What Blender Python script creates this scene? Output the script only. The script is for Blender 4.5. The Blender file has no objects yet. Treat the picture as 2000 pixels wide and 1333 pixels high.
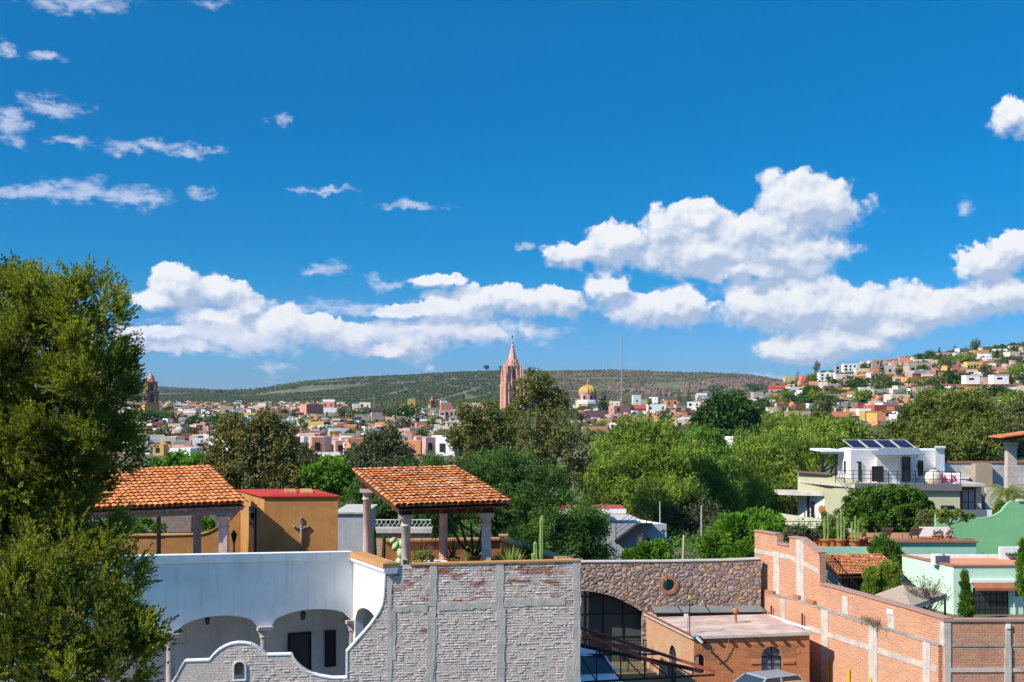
import bpy, math, random
import numpy as np
from mathutils import Vector, Matrix
# ---------------------------------------------------------------- camera, light, sky, exposure
SC = bpy.context.scene
COL = SC.collection
F = 2600.0            # focal length in photo pixels (2000 px wide)
CH = 11.5             # camera height above the lane
HY = 800.0            # horizon row
SUN_AZ, SUN_EL = math.radians(28), math.radians(41)      # sun on the left, a little in front of the picture plane
cam = bpy.data.cameras.new('camera'); camo = bpy.data.objects.new('camera', cam); COL.objects.link(camo)
camo.location = (0, 0, CH); camo.rotation_euler = (math.pi/2, 0, 0)
cam.sensor_width = 36; cam.lens = F/2000*36; cam.shift_y = (HY-666.5)/2000
cam.clip_start = .5; cam.clip_end = 60000
SC.camera = camo
sdir = Vector((-math.cos(SUN_EL)*math.cos(SUN_AZ), -math.cos(SUN_EL)*math.sin(SUN_AZ), math.sin(SUN_EL)))
sl = bpy.data.lights.new('sun', 'SUN'); sl.energy = 4.8; sl.angle = math.radians(.53); sl.color = (1, .91, .78)
so = bpy.data.objects.new('sun', sl); COL.objects.link(so)
so.rotation_euler = sdir.to_track_quat('Z', 'Y').to_euler(); so.location = (-40, 0, 60)
SC.view_settings.view_transform = 'Standard'; SC.view_settings.look = 'None'
SC.view_settings.exposure = 0.5; SC.view_settings.gamma = 1
SC.cycles.max_bounces = 6; SC.cycles.diffuse_bounces = 3; SC.cycles.glossy_bounces = 2
SC.cycles.transmission_bounces = 3; SC.cycles.transparent_max_bounces = 6
SC.cycles.sample_clamp_indirect = 4; SC.cycles.use_denoising = True

def nd(t, ty, **k):
    n = t.nodes.new(ty)
    for a, b in k.items():
        if a.startswith('i'):
            n.inputs[int(a[1:])].default_value = b
        else: setattr(n, a, b)
    return n
def math_(t, op, a, b=None, c=None, clamp=False):
    n = t.nodes.new('ShaderNodeMath'); n.operation = op; n.use_clamp = clamp
    for i, v in enumerate((a, b, c)):
        if v is None: continue
        if hasattr(v, 'links') or isinstance(v, bpy.types.NodeSocket): t.links.new(v, n.inputs[i])
        else: n.inputs[i].default_value = v
    return n.outputs[0]
def vmath(t, op, a, b=None, c=None):
    n = t.nodes.new('ShaderNodeVectorMath'); n.operation = op
    for i, v in enumerate((a, b, c)):
        if v is None: continue
        if isinstance(v, bpy.types.NodeSocket): t.links.new(v, n.inputs[i])
        else: n.inputs[i].default_value = v
    return n
def mixc(t, f, a, b, bt='MIX'):
    n = t.nodes.new('ShaderNodeMix'); n.data_type = 'RGBA'; n.blend_type = bt
    for i, v in ((0, f), (6, a), (7, b)):
        if isinstance(v, bpy.types.NodeSocket): t.links.new(v, n.inputs[i])
        else: n.inputs[i].default_value = (v if not isinstance(v, tuple) else (v+(1,))[:4])
    return n.outputs[2]
def mapr(t, v, a, b, c=0., d=1., smooth=True):
    n = t.nodes.new('ShaderNodeMapRange'); n.interpolation_type = 'SMOOTHSTEP' if smooth else 'LINEAR'
    t.links.new(v, n.inputs[0])
    for i, x in enumerate((a, b, c, d)): n.inputs[i+1].default_value = x
    return n.outputs[0]

def build_world():
    w = bpy.data.worlds.new('World'); SC.world = w; w.use_nodes = True
    t = w.node_tree; t.nodes.clear()
    out = t.nodes.new('ShaderNodeOutputWorld'); bg = t.nodes.new('ShaderNodeBackground')
    sky = t.nodes.new('ShaderNodeTexSky'); sky.sky_type = 'NISHITA'; sky.sun_disc = False
    sky.sun_elevation = SUN_EL; sky.sun_rotation = math.radians(270) - SUN_AZ + 0
    sky.altitude = 1900; sky.air_density = 1.0; sky.dust_density = .35; sky.ozone_density = 3.0
    hs = t.nodes.new('ShaderNodeHueSaturation'); hs.inputs['Saturation'].default_value = 1.26; hs.inputs['Value'].default_value = 1.0
    hs.inputs['Hue'].default_value = .488
    t.links.new(sky.outputs[0], hs.inputs['Color'])
    bg.inputs[1].default_value = .14
    # clouds: in azimuth / elevation, as puffs that billow
    tc = t.nodes.new('ShaderNodeTexCoord'); sx = t.nodes.new('ShaderNodeSeparateXYZ'); t.links.new(tc.outputs['Generated'], sx.inputs[0])
    az = math_(t, 'ARCTAN2', sx.outputs[0], sx.outputs[1]); el = math_(t, 'ARCSINE', sx.outputs[2])
    cx = t.nodes.new('ShaderNodeCombineXYZ'); t.links.new(az, cx.inputs[0]); t.links.new(el, cx.inputs[1])
    # unit = 100 px = .03846 rad
    P0 = vmath(t, 'SCALE', cx.outputs[0]); P0.inputs[3].default_value = F/100; P0 = P0.outputs[0]
    def ae(px, py):
        x = (px-1000)/F; z = (HY-py)/F
        return math.atan2(x, 1)*F/100, math.atan2(z, math.hypot(1, x))*F/100
    def noise(p, sc, det, rough=.55, ty='FBM', dim=None):
        n = nd(t, 'ShaderNodeTexNoise'); t.links.new(p, n.inputs['Vector'])
        n.inputs['Scale'].default_value = sc; n.inputs['Detail'].default_value = det; n.inputs['Roughness'].default_value = rough
        return n
    wn = noise(P0, 1.1, 3)
    warp = vmath(t, 'MULTIPLY_ADD', wn.outputs['Color'], (1.0, .5, 0), (-.5, -.25, 0))
    wn2 = noise(P0, 4.5, 4, .6)
    warp2 = vmath(t, 'MULTIPLY_ADD', wn2.outputs['Color'], (.34, .26, 0), (-.17, -.13, 0))
    P = vmath(t, 'ADD', P0, warp.outputs[0]); P = vmath(t, 'ADD', P.outputs[0], warp2.outputs[0]).outputs[0]
    def field(p, ell, k=.25):
        cur = None
        for (a, b, rx, ry) in ell:
            u, v = ae(a, b); rx /= 100; ry /= 100
            q = vmath(t, 'MULTIPLY_ADD', p, (1/rx, 1/ry, 0), (-u/rx, -v/ry, 0)).outputs[0]
            d = vmath(t, 'LENGTH', q).outputs['Value']
            cur = d if cur is None else math_(t, 'SMOOTH_MIN', cur, d, k)
        return cur
    big = [(1130,490,66,26),(1205,462,68,40),(1300,448,75,52),(1370,425,50,45),(1380,490,160,44),(1460,455,110,52),(1560,400,92,66),(1625,395,56,50),(1510,495,125,36),(1450,528,100,20),
      (1290,602,96,34),(1345,588,50,28),(1475,592,72,45),(1560,590,110,54),(1670,600,115,50),(1800,600,130,42),(1930,578,95,34),(1560,682,78,24),(1650,662,90,28),(1740,640,90,26),
      (1915,508,62,34),(1985,485,60,38),(1990,225,52,38),
      (860,545,66,15),(800,605,80,16),(880,600,60,32),(930,590,42,38),(1000,582,66,30),(1090,582,70,32),(1180,560,48,22),(860,645,160,20),(805,670,56,32),(760,687,48,15),
      (345,558,58,44),(305,582,66,20),(430,568,58,32),(478,600,34,26),(420,622,70,20),(310,652,90,16),(450,652,95,27),(548,632,66,38),(620,642,76,32),(690,652,66,24),(340,682,88,12),
      ]
    thin = [(60,378,125,16),(175,372,70,24),(270,385,55,20),(95,207,72,15),(20,245,34,26),(135,268,52,10),(285,290,80,12),(370,300,50,9),(90,115,28,9),(150,5,95,20),(410,5,38,12),(5,90,25,14),
      (800,400,75,8),(548,235,18,12),(630,374,60,6),(1882,408,20,15),(397,380,28,12),(1025,487,18,7),(1665,487,22,7),(1000,648,110,14),(650,522,34,15),(430,662,250,34),(830,652,260,30),(700,600,200,14),(612,528,22,8),(535,722,34,17),(1500,735,34,10),(838,718,14,8),(748,552,38,13),(1590,525,40,8),(520,582,18,8)]
    D = field(P, big)
    Psh = vmath(t, 'ADD', P, (-.12, .26, 0)).outputs[0]
    D2 = field(Psh, big)
    vo = nd(t, 'ShaderNodeTexVoronoi'); t.links.new(P0, vo.inputs['Vector']); vo.inputs['Scale'].default_value = 4.2
    try: vo.inputs['Detail'].default_value = 3; vo.inputs['Roughness'].default_value = .6; vo.normalize = True
    except Exception: pass
    n1 = noise(P0, 2.2, 8, .58)
    n2 = noise(vmath(t, 'ADD', P0, (-.06, .11, 0)).outputs[0], 2.2, 5, .5)
    v1 = math_(t, 'MULTIPLY', vo.outputs['Distance'], .62)
    rag = math_(t, 'ADD', math_(t, 'MULTIPLY_ADD', n1.outputs[0], 1.25, -.62), math_(t, 'ADD', v1, -.16))
    n0 = noise(P0, 1.25, 3, .5)
    rag = math_(t, 'ADD', rag, math_(t, 'MULTIPLY_ADD', n0.outputs[0], 1.4, -.68))
    dens = math_(t, 'ADD', D, rag)
    # ragged edge: crisp on top, soft below
    sh1 = math_(t, 'SUBTRACT', D2, D)                                   # >0 on the sunlit upper side
    nsh = math_(t, 'SUBTRACT', n2.outputs[0], n1.outputs[0])
    lit = math_(t, 'ADD', math_(t, 'MULTIPLY_ADD', sh1, 1.05, .42), math_(t, 'MULTIPLY', nsh, 2.0))
    lit = math_(t, 'ADD', lit, math_(t, 'MULTIPLY_ADD', vo.outputs['Distance'], -.75, .22))
    lit = mapr(t, lit, 0.05, .95, 0, 1, False)
    soft = math_(t, 'MULTIPLY_ADD', math_(t, 'SUBTRACT', 1, lit, clamp=True), .42, .22)
    a = math_(t, 'DIVIDE', math_(t, 'SUBTRACT', dens, .82), soft)
    a = mapr(t, a, 0, 1, 1, 0)
    cr = t.nodes.new('ShaderNodeValToRGB'); t.links.new(lit, cr.inputs[0])
    cr.color_ramp.elements[0].color = (2.3, 2.85, 3.8, 1); cr.color_ramp.elements[1].color = (4.85, 4.9, 5.0, 1)
    e = cr.color_ramp.elements.new(.5); e.color = (3.65, 3.95, 4.55, 1)
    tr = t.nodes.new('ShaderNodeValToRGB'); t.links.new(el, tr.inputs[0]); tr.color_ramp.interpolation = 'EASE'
    VS = .55      # dims the low, visible sky; the unseen sky above stays brighter to light the scene
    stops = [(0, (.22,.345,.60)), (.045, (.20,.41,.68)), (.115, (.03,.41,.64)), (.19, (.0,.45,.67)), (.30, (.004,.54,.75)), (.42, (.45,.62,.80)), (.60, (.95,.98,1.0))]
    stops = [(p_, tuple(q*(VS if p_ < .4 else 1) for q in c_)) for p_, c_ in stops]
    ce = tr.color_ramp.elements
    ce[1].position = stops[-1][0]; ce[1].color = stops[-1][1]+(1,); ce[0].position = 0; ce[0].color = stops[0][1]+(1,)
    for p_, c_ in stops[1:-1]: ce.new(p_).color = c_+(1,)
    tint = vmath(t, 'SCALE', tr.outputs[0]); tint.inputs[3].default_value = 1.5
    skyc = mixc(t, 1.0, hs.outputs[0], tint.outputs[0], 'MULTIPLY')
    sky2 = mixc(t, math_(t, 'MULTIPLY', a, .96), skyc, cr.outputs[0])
    DT = field(P, thin, .2)
    nt = noise(vmath(t, 'MULTIPLY', P0, (.7, 1.6, 1)).outputs[0], 3.2, 7, .65)
    dT = math_(t, 'ADD', DT, math_(t, 'MULTIPLY_ADD', nt.outputs[0], 3.2, -1.5))
    aT = mapr(t, dT, .05, 1.3, .68, 0)
    sky3 = mixc(t, aT, sky2, (3.6, 3.9, 4.8))
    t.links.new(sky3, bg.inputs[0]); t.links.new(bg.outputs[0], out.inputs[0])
    w.cycles.sampling_method = 'MANUAL'; w.cycles.sample_map_resolution = 512
build_world()
# ---------------------------------------------------------------- helpers
R = random.Random(7); NR = np.random.default_rng(11)
def X(px, Y): return (px-1000)/F*Y
def Z(py, Y): return CH-(py-HY)/F*Y
def W3(px, py, Y): return Vector((X(px, Y), Y, Z(py, Y)))
def tag(o, label=None, cat=None, group=None, kind=None):
    if label: o['label'] = label
    if cat: o['category'] = cat
    if group: o['group'] = group
    if kind: o['kind'] = kind
    return o
def empty(name, loc, rz=0, label=None, cat=None, group=None):
    o = bpy.data.objects.new(name, None); COL.objects.link(o); o.location = loc; o.rotation_euler = (0, 0, rz)
    o.empty_display_size = .3
    return tag(o, label, cat, group)
def link(name, me, parent=None):
    o = bpy.data.objects.new(name, me); COL.objects.link(o)
    if parent is not None: o.parent = parent
    return o
def copy_tree(o, parent=None):
    c = o.copy(); COL.objects.link(c); c.parent = parent
    for ch in list(o.children): copy_tree(ch, c)
    return c
class MB:
    def __init__(s, T=None): s.v = []; s.f = []; s.m = []; s.T = T; s.sm = []
    def add(s, vs, fs, m=0, smooth=False):
        b = len(s.v); s.v += [tuple(s.T(*p)) if s.T else tuple(p) for p in vs]
        s.f += [tuple(b+i for i in f) for f in fs]; s.m += [m]*len(fs); s.sm += [smooth]*len(fs)
    def box(s, x0, y0, z0, x1, y1, z1, m=0):
        if x1 < x0: x0, x1 = x1, x0
        if y1 < y0: y0, y1 = y1, y0
        if z1 < z0: z0, z1 = z1, z0
        s.add([(x0,y0,z0),(x1,y0,z0),(x1,y1,z0),(x0,y1,z0),(x0,y0,z1),(x1,y0,z1),(x1,y1,z1),(x0,y1,z1)],
              [(0,3,2,1),(4,5,6,7),(0,1,5,4),(1,2,6,5),(2,3,7,6),(3,0,4,7)], m)
    def hexa(s, a, b, m=0):      # two 4-point rings, lower and upper
        s.add(list(a)+list(b), [(0,3,2,1),(4,5,6,7),(0,1,5,4),(1,2,6,5),(2,3,7,6),(3,0,4,7)], m)
    def prism(s, pts, y0, y1, m=0):   # outline in x,z pushed through y
        n = len(pts)
        s.add([(x, y0, z) for x, z in pts]+[(x, y1, z) for x, z in pts],
              [tuple(range(n)), tuple(range(2*n-1, n-1, -1))]+[(i, i+n, (i+1) % n+n, (i+1) % n) for i in range(n)], m)
    def slab(s, pts, z0, z1, m=0):    # outline in x,y pushed through z
        n = len(pts)
        s.add([(x, y, z0) for x, y in pts]+[(x, y, z1) for x, y in pts],
              [tuple(range(n-1, -1, -1)), tuple(range(n, 2*n))]+[(i, (i+1) % n, (i+1) % n+n, i+n) for i in range(n)], m)
    def tube(s, path, r, n=6, m=0, cap=True, smooth=True):
        path = [Vector(p) for p in path]; k = len(path)
        if not hasattr(r, '__len__'): r = [r]*k
        vs = []; up = Vector((.13, .29, .95))
        for i, p in enumerate(path):
            d = (path[min(i+1, k-1)]-path[max(i-1, 0)])
            if d.length < 1e-6: d = Vector((0, 0, 1))
            d.normalize(); a = d.cross(up if abs(d.dot(up)) < .95 else Vector((1, 0, 0))).normalized(); b = d.cross(a)
            vs += [p+(a*math.cos(2*math.pi*j/n)+b*math.sin(2*math.pi*j/n))*r[i] for j in range(n)]
        fs = [(i*n+j, i*n+(j+1) % n, (i+1)*n+(j+1) % n, (i+1)*n+j) for i in range(k-1) for j in range(n)]
        s.add(vs, fs, m, smooth)
        if cap: s.add([vs[j] for j in range(n)]+vs[-n:], [tuple(range(n-1, -1, -1)), tuple(range(n, 2*n))], m)
    def bar(s, a, b, w, h=None, m=0):     # square bar
        a = Vector(a); b = Vector(b); h = h or w; d = (b-a).normalized()
        sd = d.cross(Vector((0, 0, 1)));
        if sd.length < 1e-3: sd = Vector((1, 0, 0))
        sd.normalize(); u = sd.cross(d)
        r = lambda p: [p-sd*w/2-u*h/2, p+sd*w/2-u*h/2, p+sd*w/2+u*h/2, p-sd*w/2+u*h/2]
        s.add(r(a)+r(b), [(0,1,2,3),(7,6,5,4),(0,4,5,1),(1,5,6,2),(2,6,7,3),(3,7,4,0)], m)
    def lathe(s, prof, cx=0, cy=0, n=16, m=0, ph=0, smooth=True, sq=1):
        vs = []
        for r, z in prof:
            vs += [(cx+r*math.cos(2*math.pi*(j+ph)/n), cy+sq*r*math.sin(2*math.pi*(j+ph)/n), z) for j in range(n)]
        fs = [(i*n+j, i*n+(j+1) % n, (i+1)*n+(j+1) % n, (i+1)*n+j) for i in range(len(prof)-1) for j in range(n)]
        s.add(vs, fs, m, smooth)
        if prof[0][0] > 1e-4: s.add(vs[:n], [tuple(range(n-1, -1, -1))], m)
        if prof[-1][0] > 1e-4: s.add(vs[-n:], [tuple(range(n))], m)
    def strip(s, xs, lo, hi, y0, y1, holes=(), m=0, sx=()):
        # a wall between y0 and y1 standing over xs, from lo(x) to hi(x); holes = (xa, xb, flo(x), fhi(x)); sx = x where hi jumps
        st = set(xs)
        for h in holes:
            st |= {h[0], h[1]} | {h[0]+(h[1]-h[0])*i/10 for i in range(1, 10)}
        st = sorted(st)
        def seg(x, xm):
            iv = [(lo(x) if callable(lo) else lo, (hi if not callable(hi) else hi(x) if not sx else hi(x, xm)))]
            for xa, xb, a, b in holes:
                if xa < xm < xb:
                    new = []
                    for p, q in iv:
                        u, w = max(p, min(q, a(x))), max(p, min(q, b(x)))
                        if a(xm) <= (lo(xm) if callable(lo) else lo)+1e-6: new.append((w, q))
                        else: new += [(p, u), (w, q)]
                    iv = new
            return iv
        prev = None
        for xa, xb in zip(st[:-1], st[1:]):
            if xb-xa < 1e-5: continue
            xm = (xa+xb)/2; A = seg(xa, xm); B = seg(xb, xm)
            for (p, q), (u, w) in zip(A, B):
                s.add([(xa,y0,p),(xb,y0,u),(xb,y0,w),(xa,y0,q),(xa,y1,p),(xb,y1,u),(xb,y1,w),(xa,y1,q)],
                      [(0,1,2,3),(7,6,5,4),(0,4,5,1),(3,2,6,7)], m)
            if prev is None or len(prev) != len(A) or any(abs(a[0]-b[0])+abs(a[1]-b[1]) > 1e-4 for a, b in zip(prev, A)):
                for iv in ((prev or []), A):
                    for p, q in iv:
                        if q-p > 1e-4: s.add([(xa,y0,p),(xa,y1,p),(xa,y1,q),(xa,y0,q)], [(0,1,2,3)], m)
            prev = B
        for p, q in prev: s.add([(xb,y0,p),(xb,y1,p),(xb,y1,q),(xb,y0,q)], [(0,1,2,3)], m)
    def build(s, name, mats, parent=None, bevel=0):
        me = bpy.data.meshes.new(name); me.from_pydata(s.v, [], s.f)
        if not isinstance(mats, (list, tuple)): mats = [mats]
        for q in mats: me.materials.append(q)
        me.polygons.foreach_set('material_index', s.m); me.polygons.foreach_set('use_smooth', s.sm)
        me.update()
        o = link(name, me, parent)
        if bevel:
            b = o.modifiers.new('bevel', 'BEVEL'); b.width = bevel; b.segments = 1; b.limit_method = 'ANGLE'; b.angle_limit = .7
        return o
def npmesh(name, V, Q, mats, parent=None, smooth=False, mi=None):
    me = bpy.data.meshes.new(name); k = Q.shape[1]; n = len(Q)
    me.vertices.add(len(V)); me.vertices.foreach_set('co', np.ascontiguousarray(V, dtype=np.float32).ravel())
    me.loops.add(n*k); me.loops.foreach_set('vertex_index', np.ascontiguousarray(Q, dtype=np.int32).ravel())
    me.polygons.add(n); me.polygons.foreach_set('loop_start', np.arange(0, n*k, k, dtype=np.int32))
    for q in (mats if isinstance(mats, (list, tuple)) else [mats]): me.materials.append(q)
    if mi is not None: me.polygons.foreach_set('material_index', np.asarray(mi, dtype=np.int32))
    me.polygons.foreach_set('use_smooth', np.full(n, bool(smooth)))
    me.update(calc_edges=True)
    return link(name, me, parent)
class Fr:      # an upright frame: origin, turned by th; find where a photo pixel meets its plane
    def __init__(s, x, y, th): s.x, s.y, s.th = x, y, th; s.c, s.s = math.cos(th), math.sin(th)
    def u(s, px, v=0):
        k = (px-1000)/F; ox, oy = s.x-v*s.s, s.y+v*s.c
        return (k*oy-ox)/(s.c-k*s.s)
    def Y(s, u, v=0): return s.y+u*s.s+v*s.c
    def uz(s, px, py, v=0):
        u = s.u(px, v); return u, Z(py, s.Y(u, v))
    def w(s, u, v, z=0): return Vector((s.x+u*s.c-v*s.s, s.y+u*s.s+v*s.c, z))
# ---------------------------------------------------------------- materials
MATS = {}
def mat(name, col, col2=None, rough=.85, scale=1.5, mix=.5, bump=.12, bs=18, bd=.02, spec=.25, metal=0, streak=0, alpha=1, trans=0):
    if name in MATS: return MATS[name]
    m = bpy.data.materials.new(name); MATS[name] = m; m.use_nodes = True; t = m.node_tree
    b = t.nodes['Principled BSDF']; b.inputs['Roughness'].default_value = rough; b.inputs['Metallic'].default_value = metal
    b.inputs['Specular IOR Level'].default_value = spec
    if alpha < 1: b.inputs['Alpha'].default_value = alpha
    if trans: b.inputs['Transmission Weight'].default_value = trans
    tc = t.nodes.new('ShaderNodeTexCoord'); co = tc.outputs['Object']
    if col2 is None: col2 = tuple(c*.72 for c in col)
    n = nd(t, 'ShaderNodeTexNoise'); t.links.new(co, n.inputs[0]); n.inputs['Scale'].default_value = scale; n.inputs['Detail'].default_value = 6; n.inputs['Roughness'].default_value = .65
    f = mapr(t, n.outputs[0], .38, .68, 0, mix)
    c = mixc(t, f, col, col2)
    if streak:
        mp = vmath(t, 'MULTIPLY', co, (3.2, 3.2, .35)); n3 = nd(t, 'ShaderNodeTexNoise'); t.links.new(mp.outputs[0], n3.inputs[0]); n3.inputs['Scale'].default_value = 1.6; n3.inputs['Detail'].default_value = 5
        c = mixc(t, mapr(t, n3.outputs[0], .5, .75, 0, streak), c, tuple(q*.45 for q in col))
    t.links.new(c, b.inputs['Base Color'])
    if bump:
        n2 = nd(t, 'ShaderNodeTexNoise'); t.links.new(co, n2.inputs[0]); n2.inputs['Scale'].default_value = bs; n2.inputs['Detail'].default_value = 4
        bp = t.nodes.new('ShaderNodeBump'); bp.inputs['Strength'].default_value = bump*3 if bump < .3 else bump; bp.inputs['Distance'].default_value = bd
        t.links.new(n2.outputs[0], bp.inputs['Height']); t.links.new(bp.outputs[0], b.inputs['Normal'])
    return m
def brickmat(name, c1, c2, mortar, w=.24, h=.062, ms=.008, bump=.6, patch=None, dirt=None, rough=.92, lump=0, wear=.45, ax='xy', wob=.012):
    m = bpy.data.materials.new(name); MATS[name] = m; m.use_nodes = True; t = m.node_tree
    b = t.nodes['Principled BSDF']; b.inputs['Roughness'].default_value = rough; b.inputs['Specular IOR Level'].default_value = .15
    tc = t.nodes.new('ShaderNodeTexCoord'); co = tc.outputs['Object']
    s = t.nodes.new('ShaderNodeSeparateXYZ'); t.links.new(co, s.inputs[0])
    cb = t.nodes.new('ShaderNodeCombineXYZ'); t.links.new(math_(t, 'ADD', s.outputs[0], s.outputs[1]), cb.inputs[0]); t.links.new(s.outputs[2], cb.inputs[1])
    wn = nd(t, 'ShaderNodeTexNoise'); t.links.new(co, wn.inputs[0]); wn.inputs['Scale'].default_value = 5; wn.inputs['Detail'].default_value = 3
    wv = vmath(t, 'MULTIPLY_ADD', wn.outputs['Color'], (wob*2, wob*2, 0), (-wob, -wob, 0))
    p = vmath(t, 'ADD', cb.outputs[0], wv.outputs[0]).outputs[0]
    br = t.nodes.new('ShaderNodeTexBrick'); t.links.new(p, br.inputs[0]); br.inputs['Scale'].default_value = 1
    br.inputs['Color1'].default_value = c1+(1,); br.inputs['Color2'].default_value = c2+(1,); br.inputs['Mortar'].default_value = mortar+(1,)
    br.inputs['Mortar Size'].default_value = ms; br.inputs['Mortar Smooth'].default_value = .3; br.inputs['Brick Width'].default_value = w; br.inputs['Row Height'].default_value = h
    c = br.outputs[0]
    n = nd(t, 'ShaderNodeTexNoise'); t.links.new(co, n.inputs[0]); n.inputs['Scale'].default_value = .9; n.inputs['Detail'].default_value = 8; n.inputs['Roughness'].default_value = .7
    n4 = nd(t, 'ShaderNodeTexNoise'); t.links.new(co, n4.inputs[0]); n4.inputs['Scale'].default_value = 14; n4.inputs['Detail'].default_value = 3
    c = mixc(t, mapr(t, n4.outputs[0], .35, .7, 0, wear), c, tuple(q*.55 for q in mortar))
    if dirt: c = mixc(t, mapr(t, n.outputs[0], .45, .72, 0, .75), c, dirt)
    if patch:
        n5 = nd(t, 'ShaderNodeTexNoise'); t.links.new(vmath(t, 'MULTIPLY', co, (.8, .8, 2.0)).outputs[0], n5.inputs[0]); n5.inputs['Scale'].default_value = 1.5; n5.inputs['Detail'].default_value = 9; n5.inputs['Roughness'].default_value = .72
        pc, plo, phi, zlo, zhi = patch
        zz = mapr(t, s.outputs[2], zlo, zhi, -.06, .13, False)
        c = mixc(t, mapr(t, math_(t, 'ADD', n5.outputs[0], zz), plo, phi, 0, .85), c, pc)
    t.links.new(c, b.inputs['Base Color'])
    hgt = math_(t, 'MULTIPLY', br.outputs['Fac'], -1)
    if lump:
        n6 = nd(t, 'ShaderNodeTexNoise'); t.links.new(co, n6.inputs[0]); n6.inputs['Scale'].default_value = 16; n6.inputs['Detail'].default_value = 5; n6.inputs['Roughness'].default_value = .6
        hgt = math_(t, 'MULTIPLY_ADD', n6.outputs[0], lump, hgt)
    else: hgt = math_(t, 'MULTIPLY_ADD', n4.outputs[0], .8, hgt)
    bp = t.nodes.new('ShaderNodeBump'); bp.inputs['Strength'].default_value = bump; bp.inputs['Distance'].default_value = .02
    t.links.new(hgt, bp.inputs['Height']); t.links.new(bp.outputs[0], b.inputs['Normal'])
    return m
def stonemat(name):
    m = bpy.data.materials.new(name); m.use_nodes = True; t = m.node_tree
    b = t.nodes['Principled BSDF']; b.inputs['Roughness'].default_value = .9; b.inputs['Specular IOR Level'].default_value = .2
    tc = t.nodes.new('ShaderNodeTexCoord'); co = tc.outputs['Object']
    wn = nd(t, 'ShaderNodeTexNoise'); t.links.new(co, wn.inputs[0]); wn.inputs['Scale'].default_value = 4; wn.inputs['Detail'].default_value = 3
    p = vmath(t, 'ADD', co, vmath(t, 'MULTIPLY_ADD', wn.outputs['Color'], (.16, .16, .16), (-.08, -.08, -.08)).outputs[0])
    p = vmath(t, 'MULTIPLY', p.outputs[0], (1, .02, 1.15)).outputs[0]
    v = nd(t, 'ShaderNodeTexVoronoi'); t.links.new(p, v.inputs[0]); v.inputs['Scale'].default_value = 4.1; v.inputs['Randomness'].default_value = .95
    v2 = nd(t, 'ShaderNodeTexVoronoi'); v2.feature = 'DISTANCE_TO_EDGE'; t.links.new(p, v2.inputs[0]); v2.inputs['Scale'].default_value = 4.1; v2.inputs['Randomness'].default_value = .95
    s = t.nodes.new('ShaderNodeSeparateColor'); t.links.new(v.outputs['Color'], s.inputs[0])
    cr = t.nodes.new('ShaderNodeValToRGB'); t.links.new(s.outputs[0], cr.inputs[0]); cr.color_ramp.interpolation = 'CONSTANT'
    cols = [(.31,.215,.175), (.38,.28,.225), (.34,.25,.215), (.44,.32,.225), (.27,.185,.16), (.39,.305,.255), (.46,.29,.165), (.35,.265,.25)]
    ce = cr.color_ramp.elements
    ce[0].color = cols[0]+(1,); ce[1].position = 1/8; ce[1].color = cols[1]+(1,)
    for i in range(2, 8): ce.new(i/8).color = cols[i]+(1,)
    n = nd(t, 'ShaderNodeTexNoise'); t.links.new(co, n.inputs[0]); n.inputs['Scale'].default_value = 9; n.inputs['Detail'].default_value = 6
    c = mixc(t, mapr(t, n.outputs[0], .4, .7, 0, .5), cr.outputs[0], (.17, .125, .11))
    e = mapr(t, v2.outputs['Distance'], .02, .07, 1, 0)
    c = mixc(t, math_(t, 'MULTIPLY', e, .8), c, (.25, .205, .18))
    t.links.new(c, b.inputs['Base Color'])
    h = math_(t, 'MULTIPLY_ADD', n.outputs[0], .35, mapr(t, v2.outputs['Distance'], 0, .22, 0, 1))
    bp = t.nodes.new('ShaderNodeBump'); bp.inputs['Strength'].default_value = .9; bp.inputs['Distance'].default_value = .06
    t.links.new(h, bp.inputs['Height']); t.links.new(bp.outputs[0], b.inputs['Normal'])
    return m
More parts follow.
